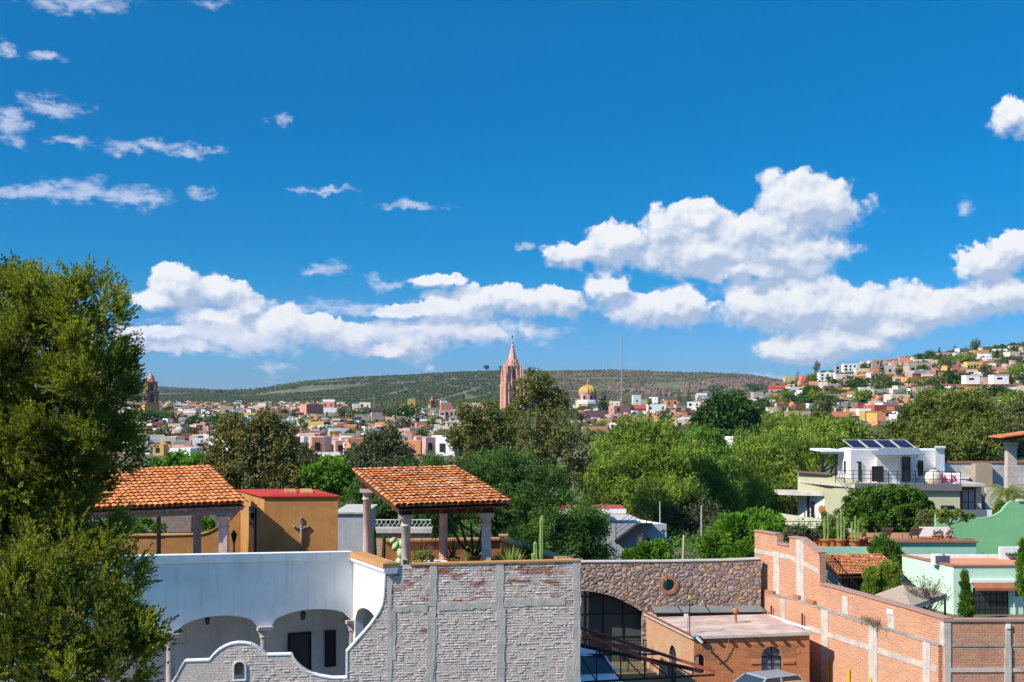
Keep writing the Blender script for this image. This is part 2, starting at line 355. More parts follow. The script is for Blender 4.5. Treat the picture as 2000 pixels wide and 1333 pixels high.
def islandmat(name, cols, rough=.85, spec=.2, scale=2, dark=.5, trans=0, bump=0, big=None):
    # colour drawn for every loose piece of the mesh (a tile, a leaf)
    m = bpy.data.materials.new(name); MATS[name] = m; m.use_nodes = True; t = m.node_tree
    b = t.nodes['Principled BSDF']; b.inputs['Roughness'].default_value = rough; b.inputs['Specular IOR Level'].default_value = spec
    g = t.nodes.new('ShaderNodeNewGeometry'); cr = t.nodes.new('ShaderNodeValToRGB'); t.links.new(g.outputs['Random Per Island'], cr.inputs[0])
    ce = cr.color_ramp.elements; k = len(cols)
    ce[0].color = cols[0]+(1,); ce[1].color = cols[-1]+(1,)
    for i in range(1, k-1): ce.new(i/(k-1)).color = cols[i]+(1,)
    tc = t.nodes.new('ShaderNodeTexCoord')
    n = nd(t, 'ShaderNodeTexNoise'); t.links.new(tc.outputs['Object'], n.inputs[0]); n.inputs['Scale'].default_value = scale; n.inputs['Detail'].default_value = 3
    c = mixc(t, mapr(t, n.outputs[0], .35, .68, 0, 1), cr.outputs[0], tuple(dark*q for q in cols[k//2]) if big is None else big)
    t.links.new(c, b.inputs['Base Color'])
    if trans:
        tb = t.nodes.new('ShaderNodeBsdfTranslucent'); mx = t.nodes.new('ShaderNodeMixShader'); mx.inputs[0].default_value = trans
        c2 = mixc(t, 1.0, c, (1.25, 1.3, .5), 'MULTIPLY'); t.links.new(c2, tb.inputs[0])
        t.links.new(b.outputs[0], mx.inputs[1]); t.links.new(tb.outputs[0], mx.inputs[2])
        t.links.new(mx.outputs[0], t.nodes['Material Output'].inputs[0])
    if bump:
        n2 = nd(t, 'ShaderNodeTexNoise'); t.links.new(tc.outputs['Object'], n2.inputs[0]); n2.inputs['Scale'].default_value = 30
        bp = t.nodes.new('ShaderNodeBump'); bp.inputs['Strength'].default_value = bump; bp.inputs['Distance'].default_value = .01
        t.links.new(n2.outputs[0], bp.inputs['Height']); t.links.new(bp.outputs[0], b.inputs['Normal'])
    return m
m_white = mat('white_plaster', (.82,.81,.79), (.66,.65,.63), scale=.8, mix=.6, bump=.06, streak=.28)
m_cream = mat('cream_plaster', (.72,.64,.50), streak=.2)
m_ochre = mat('ochre_plaster', (.44,.225,.075), (.33,.155,.05), scale=1.1, mix=.8, bump=.12, streak=.25)
m_ochre_l = mat('orange_coping', (.52,.27,.10), (.38,.19,.07), scale=2, bump=.1)
m_yellow_w = mat('yellow_plaster', (.66,.45,.15), streak=.2)
m_concrete = mat('raw_concrete', (.33,.31,.285), (.19,.175,.16), scale=2.5, mix=.8, bump=.2, streak=.5)
m_conc_l = mat('pale_concrete', (.56,.505,.45), (.38,.34,.30), scale=2, mix=.8, bump=.2, streak=.4)
m_cantera = mat('carved_stone', (.52,.44,.385), (.38,.30,.26), scale=4, mix=.7, bump=.15)
m_dark = mat('dark_paint', (.02,.02,.022), rough=.5, bump=0)
m_iron = mat('wrought_iron', (.025,.024,.024), rough=.5, bump=0, metal=.3)
m_glass = mat('window_glass', (.035,.045,.055), (.02,.025,.03), rough=.08, bump=0, spec=.7, scale=.6)
m_wood = mat('dark_timber', (.085,.033,.017), (.05,.02,.01), rough=.6, scale=6)
m_greywood = mat('weathered_timber', (.24,.185,.15), (.14,.10,.085), scale=5)
m_redsteel = mat('red_oxide_steel', (.36,.085,.05), (.10,.03,.022), rough=.6, scale=3, metal=.1, bump=.05)
m_brownsteel = mat('brown_steel', (.05,.02,.018), rough=.6, bump=0)
m_terra = mat('terracotta_floor', (.44,.19,.085), (.32,.13,.06), scale=2, bump=.1)
m_pot = mat('clay_pot', (.45,.17,.075), (.30,.10,.045), scale=5, bump=.1)
m_mint = mat('mint_plaster', (.52,.74,.56), (.44,.66,.49), scale=.7, mix=.5, bump=.05, streak=.08)
m_green = mat('green_plaster', (.22,.50,.245), (.185,.43,.205), scale=.6, mix=.7, bump=.06, streak=.12)
m_teal = mat('sea_green_plaster', (.33,.57,.42), (.28,.50,.37), scale=.7, bump=.05, streak=.12)
m_olive = mat('sage_plaster', (.43,.425,.29), (.37,.365,.245), scale=.7, mix=.5, bump=.05, streak=.06)
m_grey = mat('grey_plaster', (.56,.53,.50), (.36,.34,.32), scale=1, mix=.9, bump=.1, streak=.45)
m_tan = mat('tan_plaster', (.42,.32,.22), scale=1, bump=.06)
m_redpaint = mat('red_roof_paint', (.50,.045,.03), (.36,.03,.022), scale=1.5, bump=.05)
m_tile = islandmat('clay_tiles', [(.74,.27,.085), (.62,.205,.065), (.82,.32,.10), (.68,.235,.075), (.78,.35,.15), (.56,.18,.065)], scale=2.4, dark=.66, bump=.25)
m_tile2 = islandmat('old_clay_tiles', [(.66,.24,.075), (.52,.16,.055), (.78,.33,.12), (.58,.20,.065), (.76,.44,.24), (.44,.14,.055)], scale=2.2, dark=.6, bump=.25)
m_bark = mat('bark', (.13,.095,.065), (.06,.045,.032), scale=8, bump=.25)
m_stone = stonemat('rubble_stone')
m_wbrick = brickmat('whitewashed_brick', (.84,.70,.62), (.68,.56,.49), (.58,.485,.43), w=.27, h=.088, ms=.013, bump=.55, dirt=(.50,.42,.375), patch=((.30,.10,.055), .60, .68, 2.2, 6.6), lump=1.3, wear=.55, wob=.02)
m_brick = brickmat('orange_brick', (.62,.25,.12), (.45,.16,.08), (.68,.50,.37), w=.28, h=.085, ms=.013, bump=.7, dirt=(.42,.22,.14), wear=.35)
m_brick2 = brickmat('orange_block', (.66,.25,.10), (.54,.19,.075), (.42,.22,.13), w=.30, h=.11, ms=.007, bump=.5, dirt=(.44,.19,.09), wear=.3)
# foliage
L = {}
def leafset(k, cols, scale, dark, trans=.36): L[k] = islandmat('foliage_'+k, cols, rough=.75, spec=.15, scale=scale, dark=dark, trans=trans)
leafset('juniper', [(0.177,0.212,0.032), (0.284,0.312,0.038), (0.130,0.171,0.032), (0.402,0.373,0.052)], 1.1, .5)
leafset('juniper_tips', [(.24,.27,.035), (.30,.33,.045), (.19,.22,.03)], 1.4, .7, .4)
leafset('casuarina', [(0.195,0.175,0.051), (0.137,0.135,0.040), (0.264,0.229,0.069), (0.108,0.109,0.036)], .5, .6, .22)
leafset('greydark', [(0.104,0.122,0.053), (0.075,0.094,0.043), (0.160,0.172,0.075), (0.060,0.076,0.033)], .5, .6, .2)
leafset('grevillea', [(0.185,0.199,0.050), (0.112,0.139,0.036), (0.248,0.245,0.064), (0.149,0.163,0.043)], .5, .62, .24)
leafset('mesquite', [(0.097,0.204,0.043), (0.152,0.276,0.055), (0.077,0.164,0.039), (0.207,0.312,0.057)], .45, .6)
leafset('pepper', [(0.241,0.345,0.048), (0.331,0.425,0.054), (0.177,0.275,0.044), (0.381,0.447,0.064)], .35, .62)
leafset('pepperb', [(0.188,0.328,0.053), (0.258,0.404,0.059), (0.138,0.261,0.048), (0.297,0.425,0.070)], .35, .6)
leafset('pepperc', [(0.277,0.373,0.053), (0.381,0.459,0.059), (0.204,0.297,0.048), (0.438,0.483,0.070)], .3, .62)
leafset('pepper2', [(0.218,0.259,0.053), (0.275,0.325,0.059), (0.161,0.202,0.045), (0.265,0.246,0.066)], .3, .6)
leafset('bright', [(0.135,0.284,0.024), (0.203,0.365,0.027), (0.101,0.230,0.024), (0.243,0.405,0.041)], .9, .65, .34)
leafset('hedge', [(0.088,0.190,0.021), (0.146,0.267,0.030), (0.058,0.138,0.018), (0.195,0.310,0.038)], 1.2, .6)
leafset('ficus', [(0.043,0.124,0.021), (0.069,0.164,0.027), (0.035,0.095,0.018), (0.098,0.199,0.033)], .3, .62, .2)
leafset('far', [(0.073,0.132,0.035), (0.106,0.167,0.045), (0.058,0.106,0.032), (0.144,0.185,0.051)], .12, .65, .2)
leafset('faro', [(0.134,0.158,0.048), (0.106,0.132,0.043), (0.173,0.185,0.058), (0.086,0.109,0.038)], .12, .65, .2)
leafset('cypress', [(0.025,0.063,0.020), (0.039,0.084,0.025), (0.020,0.050,0.017)], .5, .6, .15)
leafset('agave', [(0.255,0.330,0.068), (0.360,0.435,0.090), (0.180,0.255,0.060)], 2, .7, .1)
leafset('darkagave', [(0.063,0.105,0.042), (0.098,0.140,0.049), (0.049,0.077,0.035)], 2, .7, .1)
leafset('cactus', [(0.291,0.437,0.118), (0.218,0.346,0.092), (0.364,0.510,0.134)], 2, .7, .0)
leafset('dry', [(0.240,0.170,0.100), (0.170,0.130,0.080), (0.300,0.220,0.140)], 2, .7, .2)
leafset('palm', [(0.182,0.224,0.049), (0.252,0.294,0.070), (0.126,0.168,0.042)], 1, .7, .2)
leafset('red', [(0.320,0.050,0.030), (0.420,0.100,0.050), (0.200,0.100,0.030)], 2, .7, .2)
# ---------------------------------------------------------------- leaves
def rnd_dir(n): d = NR.normal(size=(n, 3)); return d/np.linalg.norm(d, axis=1)[:, None]
def leafquads(P, A, Ln, Wd):
    n = len(P); A = A/np.linalg.norm(A, axis=1)[:, None]
    B = np.cross(A, rnd_dir(n)); B /= (np.linalg.norm(B, axis=1)[:, None]+1e-9)
    Ln = np.asarray(Ln)*NR.uniform(.7, 1.3, n); Wd = np.asarray(Wd)*NR.uniform(.7, 1.3, n)
    a = A*Ln[:, None]/2; b = B*Wd[:, None]/2
    V = np.stack([P-a, P+b, P+a, P-b], 1).reshape(-1, 3)
    return V
def crown_points(blobs, nsub, nleaf, rs, shell=.55, flat=1.0):
    # blobs: (x,y,z,rx,ry,rz). sub clumps fill the outer part of every blob, leaves fill the clumps
    bl = np.array(blobs, float); vol = (bl[:, 3]*bl[:, 4]*bl[:, 5])**(2/3); pr = vol/vol.sum()
    i = NR.choice(len(bl), nsub, p=pr); d = rnd_dir(nsub); r = NR.uniform(shell**3, 1, nsub)**(1/3)
    C = bl[i, :3]+d*bl[i, 3:]*r[:, None]
    j = np.repeat(np.arange(nsub), nleaf); sz = NR.uniform(.55, 1.25, nsub)*rs
    g = rnd_dir(nsub*nleaf)*(NR.uniform(.15, 1, nsub*nleaf)**.5)[:, None]
    g[:, 2] *= flat
    P = C[j]+g*sz[j][:, None]
    O = P-bl[i, :3][j]; O /= np.linalg.norm(O, axis=1)[:, None]+1e-9
    return P, O, C
def foliage(name, blobs, nsub, nleaf, rs, ll, lw, m, parent, mode='rand', shell=.55, flat=1.0, origin=(0, 0, 0)):
    P, O, C = crown_points(blobs, nsub, nleaf, rs, shell, flat); n = len(P)
    if mode == 'rand': A = rnd_dir(n)+O*.3
    elif mode == 'up': A = rnd_dir(n)*.45+O*.5+np.array([0, 0, .75])
    elif mode == 'droop': A = rnd_dir(n)*.8+np.array([0, 0, -.75])+O*.2
    elif mode == 'out': A = rnd_dir(n)*.5+O
    V = leafquads(P-np.array(origin), A, ll, lw)
    o = npmesh(name, V, np.arange(len(V)).reshape(-1, 4), m, parent)
    return o, C
def limbs(mb, base, top, r0, targets, forks=.35, n=7, origin=(0, 0, 0)):
    base = Vector(base); top = Vector(top); og = Vector(origin)
    k = 7; path = []
    for i in range(k):
        t = i/(k-1); p = base.lerp(top, t)+Vector((R.uniform(-1, 1), R.uniform(-1, 1), 0))*r0*1.1*(0 < i < k-1); path.append(p-og)
    mb.tube(path, [r0*(1-.75*i/(k-1)) for i in range(k)], n)
    for tg in targets:
        tg = Vector(tg)-og; s = R.uniform(forks, .9); q = int(s*(k-1)); p0 = path[q]; rr = r0*(1-.75*s)*.55
        mid = p0.lerp(tg, .5)+Vector((R.uniform(-.1, .1), R.uniform(-.1, .1), -.06))*(tg-p0).length
        mb.tube([p0, p0.lerp(mid, .5), mid, tg], [rr, rr*.8, rr*.6, rr*.2], 5)
def tree(name, label, cat, group, base, top, r0, blobs, nsub, nleaf, rs, ll, lw, m, mode='rand', shell=.55, flat=1.0, nl=14, forks=.3, barkm=None):
    e = empty(name, base, 0, label, cat, group); og = tuple(base)
    o, C = foliage('crown', blobs, nsub, nleaf, rs, ll, lw, m, e, mode, shell, flat, og)
    mb = MB(); idx = NR.choice(len(C), min(nl, len(C)), replace=False)
    limbs(mb, base, top, r0, [C[i] for i in idx], forks, origin=og)
    mb.build('trunk', barkm or m_bark, e)
    return e
def PB(px, py, rx, ry, Y, rd=None):     # blob from photo pixels at distance Y
    x, y, z = W3(px, py, Y); k = Y/F
    return (x, y, z, rx*k, (rd if rd else (rx+ry)/2*k), ry*k)
# ---------------------------------------------------------------- terrain
KY = np.array([0,90,200,350,500,650,800,1000,1300,1900,2700,3000,3600,5500,8500,16000.])
ST = {-2600: [.4,.4,0,1,3,6,8,10,13,20,45,60,60,60,90,90], 300: [.4,.4,0,1,3,6,8,10,14,22,34,38,48,88,150,100], 480: [.4,.4,0,1,3,6,8,10,14,20,36,42,55,78,116,80],
  540: [.4,.4,0,1,3,6,8,10,14,20,42,54,76,76,90,60], 600: [.4,.4,0,1,3,6,8,10,14,20,46,60,87.6,85,80,60], 720: [.4,.4,0,1,3,6,8,10,14,20,52,68,100,98,90,60],
  850: [.4,.4,0,1,3,6,8,10,14,22,56,75,109,105,95,60], 1000: [.4,.4,0,1,3,6,8,10,14,24,58,80,114,110,98,60], 1200: [.4,.4,0,1,3,6,8,10,14,24,44,76,113,110,98,60],
  1300: [.4,.4,0,1.5,4,7,9,11,14,24,40,76,112,109,98,60], 1430: [.4,.4,0,2,5,9,12,14,18,26,39,74,105,102,95,60], 1500: [.4,.4,0,3,7,14,20,24,26,30,40,70,93,90,85,60],
  1600: [.4,.4,1,6.5,11.5,20,31.5,35,35,35,48,69,81,80,75,60], 1700: [.4,.4,3,8,14,25.5,37,40,40,40,50,60,60,60,60,60], 1800: [.4,.4,5,9.5,18,31.5,42.5,46,46,46,50,60,60,60,60,60],
  1900: [.4,.4,6,10.5,19.5,34,46,49,49,49,50,60,60,60,60,60], 2000: [.4,.4,6.5,11.5,21,36,49.5,53,54,54,54,60,60,60,60,60], 2300: [.4,.4,8,15,28,46,62,67,67,67,67,67,60,60,60,60], 3400: [.4,.4,8,15,28,46,62,67,67,67,67,67,60,60,60,60]}
SP = np.array(sorted(ST)); SZ = np.array([ST[k] for k in SP], float)
def hash_noise(x, y, s, seed=0):
    x = x/s+seed*17.3; y = y/s+seed*7.7; xi = np.floor(x); yi = np.floor(y); fx = x-xi; fy = y-yi
    fx = fx*fx*(3-2*fx); fy = fy*fy*(3-2*fy)
    h = lambda a, b: np.modf(np.abs(np.sin(a*127.1+b*311.7)*43758.5453))[0]
    return (h(xi, yi)*(1-fx)+h(xi+1, yi)*fx)*(1-fy)+(h(xi, yi+1)*(1-fx)+h(xi+1, yi+1)*fx)*fy-.5
def tz(x, y):
    x = np.asarray(x, float); y = np.asarray(y, float); r = np.hypot(x, y)
    yy = np.maximum(y, r*.2); px = np.clip(1000+F*x/yy, SP[0], SP[-1]); d = np.clip(np.where(y > 0, np.maximum(y, .2*r), r), 0, 15999)
    i = np.clip(np.searchsorted(SP, px)-1, 0, len(SP)-2); a = (px-SP[i])/(SP[i+1]-SP[i])
    j = np.clip(np.searchsorted(KY, d, side='right')-1, 0, len(KY)-2); b = (d-KY[j])/(KY[j+1]-KY[j])
    z = (SZ[i, j]*(1-a)+SZ[i+1, j]*a)*(1-b)+(SZ[i, j+1]*(1-a)+SZ[i+1, j+1]*a)*b
    k = np.clip((r-150)/300, 0, 1)*np.clip(y/(r+1)*4, 0, 1)
    z = z*np.where(y > 0, 1, .1)
    amp = np.clip((r-1700)/1200, 0, 1)
    z = z+k*(hash_noise(x, y, 90, 1)*1.0)+amp*(hash_noise(x, y, 420, 2)*9+hash_noise(x, y, 170, 3)*7+hash_noise(x, y, 60, 4)*3.0)*np.where(px < 1500, 1, .4)
    return z
def gz(x, y): return float(tz(x, y))
def hit(px, py, y0=130, y1=4200):     # where the view through a photo pixel first meets the ground
    ys = np.geomspace(y0, y1, 500); zz = tz((px-1000)/F*ys, ys); rows = HY-(zz-CH)/ys*F
    k = np.nonzero(rows <= py)[0]
    return float(ys[k[0]]) if len(k) else None
def terrainmat():
    m = bpy.data.materials.new('hill_ground'); m.use_nodes = True; t = m.node_tree
    b = t.nodes['Principled BSDF']; b.inputs['Roughness'].default_value = .95; b.inputs['Specular IOR Level'].default_value = .05
    tc = t.nodes.new('ShaderNodeTexCoord'); co = tc.outputs['Object']
    def nz(s, d, r=.6):
        n = nd(t, 'ShaderNodeTexNoise'); t.links.new(co, n.inputs[0]); n.inputs['Scale'].default_value = s; n.inputs['Detail'].default_value = d; n.inputs['Roughness'].default_value = r; return n.outputs[0]
    c = mixc(t, mapr(t, nz(.012, 8, .7), .42, .60, 0, 1), (.085, .105, .045), (.19, .16, .095))
    c = mixc(t, mapr(t, nz(.004, 6), .56, .62, 0, .8), c, (.25, .20, .13))
    c = mixc(t, mapr(t, nz(.0016, 3), .45, .62, 0, .5), c, (.16, .125, .085))
    g = t.nodes.new('ShaderNodeNewGeometry'); s = t.nodes.new('ShaderNodeSeparateXYZ'); t.links.new(g.outputs['True Normal'], s.inputs[0])
    t.links.new(c, b.inputs['Base Color'])
    return m
def build_terrain():
    az = np.concatenate([np.linspace(-math.pi, -.62, 60)[:-1], np.linspace(-.62, .62, 620), np.linspace(.62, math.pi, 60)[1:]])
    rr = np.concatenate([[.5, 20, 45, 70, 90], np.geomspace(110, 1500, 120), np.linspace(1520, 4200, 150), np.geomspace(4300, 15500, 36)])
    A, Rr = np.meshgrid(az, rr, indexing='ij'); x = np.sin(A)*Rr; y = np.cos(A)*Rr; z = tz(x, y)
    na, nr = A.shape; V = np.stack([x, y, z], -1).reshape(-1, 3)
    i, j = np.meshgrid(np.arange(na-1), np.arange(nr-1), indexing='ij'); q = (i*nr+j).ravel()
    Q = np.stack([q, q+1, q+nr+1, q+nr], 1)
    o = npmesh('terrain', V, Q[:, ::-1] if False else Q, terrainmat(), None, True); tag(o, kind='structure')
build_terrain()
def lumps(name, P, S, m, squash=.8, kind='stuff', sub=1):
    # many small ragged bushes / rocks in one mesh
    base = np.array([(0,0,1),(.94,0,.35),(.29,.9,.35),(-.76,.55,.35),(-.76,-.55,.35),(.29,-.9,.35),(.76,.55,-.35),(-.29,.9,-.35),(-.94,0,-.35),(-.29,-.9,-.35),(.76,-.55,-.35)], float)
    T = np.array([(0,1,2),(0,2,3),(0,3,4),(0,4,5),(0,5,1),(1,6,2),(2,7,3),(3,8,4),(4,9,5),(5,10,1),(2,6,7),(3,7,8),(4,8,9),(5,9,10),(1,10,6)])
    n = len(P); V = base[None]*NR.uniform(.6, 1.3, (n, 11, 1)); a = NR.uniform(0, 6.28, n); c, s = np.cos(a), np.sin(a)
    V = np.stack([V[..., 0]*c[:, None]-V[..., 1]*s[:, None], V[..., 0]*s[:, None]+V[..., 1]*c[:, None], V[..., 2]*squash], -1)
    V = V*np.asarray(S)[:, None, None]+P[:, None, :]
    Q = (T[None]+np.arange(n)[:, None, None]*11).reshape(-1, 3)
    o = npmesh(name, V.reshape(-1, 3), Q, m, None, False)
    return tag(o, kind=kind)
def build_scrub():
    n = 54000; px = NR.uniform(-60, 1620, n); Y = NR.uniform(1750, 3800, n)**1.0
    x = (px-1000)/F*Y; keep = hash_noise(x, Y, 160, 5)+hash_noise(x, Y, 50, 6)*.7 > -.16
    right = (px > 1120)
    keep &= ~(right & (NR.uniform(size=n) < .35)); keep &= ~((px > 1235) & (Y > 2790) & (Y < 2900) & (NR.uniform(size=n) < .6))
    # bare tracks and clearings on the slope
    for (a, b, c, d, w) in ((795,800,940,758,5),(880,788,960,768,4),(905,775,925,778,9),(1000,770,1240,760,4),(640,800,800,760,3)):
        pyy = HY-(tz(x, Y)-CH)/Y*F; tt = (px-a)/(c-a); on = (tt > 0) & (tt < 1) & (np.abs(pyy-(b+(d-b)*tt)) < w*.6); keep &= ~on
    x, Y = x[keep], Y[keep]; S = NR.uniform(1.3, 3.9, len(x))
    P = np.stack([x, Y, tz(x, Y)+S*.2], 1)
    m = islandmat('scrub', [(.028,.052,.02), (.045,.07,.026), (.06,.075,.032), (.036,.06,.022), (.075,.08,.04)], rough=.95, spec=.03, scale=.004, dark=.8)
    rt = (x/Y*F+1000) > 1075+60*hash_noise(x, Y, 200, 31)
    md = islandmat('dry_scrub', [(.07,.07,.035), (.10,.09,.05), (.13,.105,.065), (.055,.06,.03), (.16,.125,.08)], rough=.95, spec=.03, scale=.006, dark=.75)
    tag(lumps('dry_scrub_bushes', P[rt], S[rt]*.85, md), 'grey brown dry scrub on the right half of the flat-topped hill', 'bushes'); P, S = P[~rt], S[~rt]
    tag(lumps('scrub_bushes', P, S, m), 'dark green scrub covering the long flat-topped hill behind the town', 'bushes')
    # far ridges
    n = 11000; px = NR.uniform(-60, 700, n); Y = NR.uniform(4200, 8600, n); x = (px-1000)/F*Y; S = NR.uniform(5, 12, n)
    tag(lumps('distant_scrub', np.stack([x, Y, tz(x, Y)+S*.2], 1), S, m), 'woods on the blue ridges farthest away at the left', 'bushes')
    # cliff rocks
    n = 6500; px = NR.uniform(1190, 1540, n); Y = NR.uniform(2690, 3010, n); x = (px-1000)/F*Y; S = NR.uniform(1.5, 6.0, n)
    mr = islandmat('cliff_rock', [(.17,.12,.09), (.12,.085,.07), (.24,.17,.125), (.07,.05,.042)], rough=.95, spec=.05, scale=.01, dark=.7)
    yc = 2850+hash_noise(x, Y*0, 120, 21)*260+hash_noise(x, Y*0, 35, 22)*120; sel = (hash_noise(x, Y*.25, 26, 9) > -.12) & (np.abs(Y-yc) < 85+hash_noise(x, Y*0, 60, 23)*90) & (hash_noise(x, Y*0, 210, 25) > -.33); x, Y, S = x[sel], Y[sel], S[sel]
    tag(lumps('cliff_rocks', np.stack([x, Y, tz(x, Y)], 1), S, mr, squash=1.7), 'brown rocky cliff along the right half of the flat-topped hill', 'rocks')
    # scrub on the near hillside (right), between the houses
    n = 15000; px = NR.uniform(1440, 2350, n); Y = NR.uniform(260, 1000, n); x = (px-1000)/F*Y; S = NR.uniform(.9, 2.6, n)
    keep = hash_noise(x, Y, 40, 12)+hash_noise(x, Y, 12, 13)*.5 > -.15; x, Y, S = x[keep], Y[keep], S[keep]
    m2 = islandmat('hillside_scrub', [(.038,.07,.02), (.06,.095,.028), (.08,.10,.035), (.048,.08,.024), (.10,.105,.05)], rough=.95, spec=.03, scale=.02, dark=.7)
    tag(lumps('hillside_bushes', np.stack([x, Y, tz(x, Y)+S*.3], 1), S, m2), 'green garden bushes filling the gaps between the hillside houses', 'bushes')
    n = 11000; px = NR.uniform(-60, 1520, n); Y = NR.uniform(400, 1900, n); x = (px-1000)/F*Y; S = NR.uniform(.8, 3.2, n)
    tag(lumps('town_bushes', np.stack([x, Y, tz(x, Y)+S*.3], 1), S, m2), 'low greenery between the houses of the town', 'bushes')
build_scrub()

# ---------------------------------------------------------------- thin haze over the whole valley
def haze():
    mb = MB(); mb.box(-5200, -300, -8, 5200, 16500, 260); m = bpy.data.materials.new('haze'); m.use_nodes = True; t = m.node_tree; t.nodes.clear()
    v = t.nodes.new('ShaderNodeVolumePrincipled'); o = t.nodes.new('ShaderNodeOutputMaterial'); v.inputs['Color'].default_value = (.72, .84, 1, 1); v.inputs['Density'].default_value = 3.6e-5; v.inputs['Anisotropy'].default_value = .3
    t.links.new(v.outputs[0], o.inputs['Volume']); tag(mb.build('haze', m), kind='stuff')
haze()
# ================================================================ WHITE HOUSE WITH THE ROOF TERRACE
FA = Fr(X(690, 46.8), 46.8, math.radians(26.5))      # shaded front with the arches; u=0 at its right corner
ZT, ZF = 6.5, 5.5                                    # parapet top, terrace floor
def local(fr, parent):   # mesh coordinates = frame coordinates
    return None
def ell_arch(ua, ub, zs, za):    # opening from the ground up to an elliptical arch
    c, r = (ua+ub)/2, (ub-ua)/2
    return (ua, ub, lambda x: -99, lambda x: zs+(za-zs)*math.sqrt(max(0, 1-((x-c)/r)**2)))
def build_white_house():
    H = empty('white_house', FA.w(0, 0, 0), FA.th, 'white plastered house with shaded arcade of wide arches and a roof terrace above', 'house')
    u0 = -11.2
    A2 = (FA.u(530), FA.u(686)); A1 = (FA.u(346), FA.u(503)); A0 = (A1[0]-(A1[1]-A1[0])-.42, A1[0]-.42)
    zs = Z(1219, FA.Y(-2)); za = Z(1190, FA.Y(-1.4))
    mb = MB(); xs = [u0+i*.4 for i in range(int(-u0/.4)+1)]+[0]
    tops = lambda x: Z(1078+(690-(1000+F*FA.w(x,0).x/FA.w(x,0).y))*.0189, FA.Y(x))
    mb.strip(xs, lambda x: .4 if x < A0[0]-.1 else (zs-.01), lambda x: tops(x)-.03, 0, .32, [ell_arch(A2[0], A2[1], zs, za), ell_arch(A1[0], A1[1], zs, za), ell_arch(A0[0], A0[1], zs, za)])
    # strip() keeps thin piers to the ground: the stone columns stand in front of them
    mb.build('wall', m_white, H)
    mb = MB()
    for x0, x1 in zip(xs[:-1], xs[1:]):
        a, b = tops(x0), tops(x1); x1 = min(x1, -.02)
        mb.hexa([(x0,-.05,a-.28),(x1,-.05,b-.28),(x1,.40,b-.28),(x0,.40,a-.28)], [(x0,-.05,a),(x1,-.05,b),(x1,.40,b),(x0,.40,a)])
    mb.build('cornice', m_white, H)
    # porch
    mb = MB(); mb.box(u0, 2.3, .4, 3.0, 2.5, ZF-.2); mb.build('porch_wall', m_white, H)
    mb = MB(); mb.box(u0, .33, ZF-.22, 2.9, 2.29, ZF-.02); mb.build('porch_ceiling', m_white, H)
    mb = MB(); mb.box(u0, .33, .3, 3.0, 2.29, .95); mb.build('porch_floor', m_terra, H)
    def door(px0, px1, py0, py1, name, mull=()):
        a, zt = FA.uz(px0, py0, 2.3); b, _ = FA.uz(px1, py0, 2.3); zb = .95 if py1 is None else Z(py1, FA.Y(a, 2.3))
        mb = MB(); w = .07
        mb.box(a, 2.22, zb, a+w, 2.30, zt); mb.box(b-w, 2.22, zb, b, 2.30, zt); mb.box(a+w, 2.22, zt-w, b-w, 2.30, zt)
        if py1: mb.box(a+w, 2.22, zb, b-w, 2.30, zb+w)
        for q in mull: z = zb+(zt-zb)*q; mb.box(a+w, 2.23, z-.025, b-w, 2.29, z+.025)
        d = mb.build(name, m_dark, H); mb = MB(); mb.box(a+w, 2.255, zb+.01, b-w, 2.297, zt-w); mb.build('pane' if py1 else 'leaf', m_glass if py1 else mat('door_leaf', (.07,.065,.06), bump=0), d)
    door(562, 607, 1237, None, 'door'); door(634, 655, 1232, 1303, 'window', (.5,))
    # columns
    def column(u, v, zt, r=.17, parent=H):
        mb = MB(); z0 = .95
        mb.box(u-.26, v-.26, z0, u+.26, v+.26, z0+.16); mb.box(u-.27, v-.27, zt-.12, u+.27, v+.27, zt)
        mb.lathe([(.23, z0+.16), (.24, z0+.22), (.19, z0+.27), (r, z0+.32), (r*.88, zt-.42), (r*.92, zt-.40), (r*1.15, zt-.37), (r*1.0, zt-.33), (r*1.35, zt-.2), (r*1.5, zt-.12)], u, v, 18)
        mb.build('column', m_cantera, parent)
    for a, b in ((A1[1], A2[0]), (A0[1], A1[0])): column((a+b)/2, .10, zs+.0)
    column(-.02, .12, zs, .17)
    # lit return wall on the right
    p0 = Vector((X(757, 43.3), 43.3)); p1 = Vector((FA.x, FA.y)); d = p0-p1; th = math.atan2(d.y, d.x); ln = d.length
    RW = Fr(p1.x, p1.y, th)
    Rt = empty('return', (0, 0, 0)); COL.objects.unlink(Rt); bpy.data.objects.remove(Rt)
    T = lambda x, y, z: (( (RW.w(x, y, z)-FA.w(0, 0, 0)).x*FA.c+(RW.w(x, y, z)-FA.w(0, 0, 0)).y*FA.s), (-(RW.w(x, y, z)-FA.w(0, 0, 0)).x*FA.s+(RW.w(x, y, z)-FA.w(0, 0, 0)).y*FA.c), z)
    mb = MB(T); ua, ub = RW.u(702), RW.u(733); zs2 = Z(1214, RW.Y(ua)); za2 = Z(1193, RW.Y((ua+ub)/2))
    mb.strip([0, .5, 1, 1.5, 2, 2.5, 3, ln-.38], .4, ZT-.30, 0, .3, [ell_arch(.22, ub+.35, zs2, za2+.05)])
    mb.build('return_wall', m_white, H)
    mb = MB(T); mb.box(.0, -.10, ZT-.30, ln-.05, .38, ZT-.17); mb.box(.0, -.05, ZT-.36, ln-.05, .34, ZT-.30); mb.build('moulding', m_white, H)
    mb = MB(T); mb.box(.0, -.14, ZT-.17, ln-.05, .42, ZT-.02); mb.build('coping', m_ochre_l, H)
    mb = MB(T); mb.box(.3, 2.4, .4, ln-1.4, 2.6, 5.2); mb.box(1.4, 2.30, .95, 2.3, 2.39, 3.0, 1); mb.build('inner_wall', [m_white, m_dark], H)
    # terrace floor
    mb = MB(); pts = []
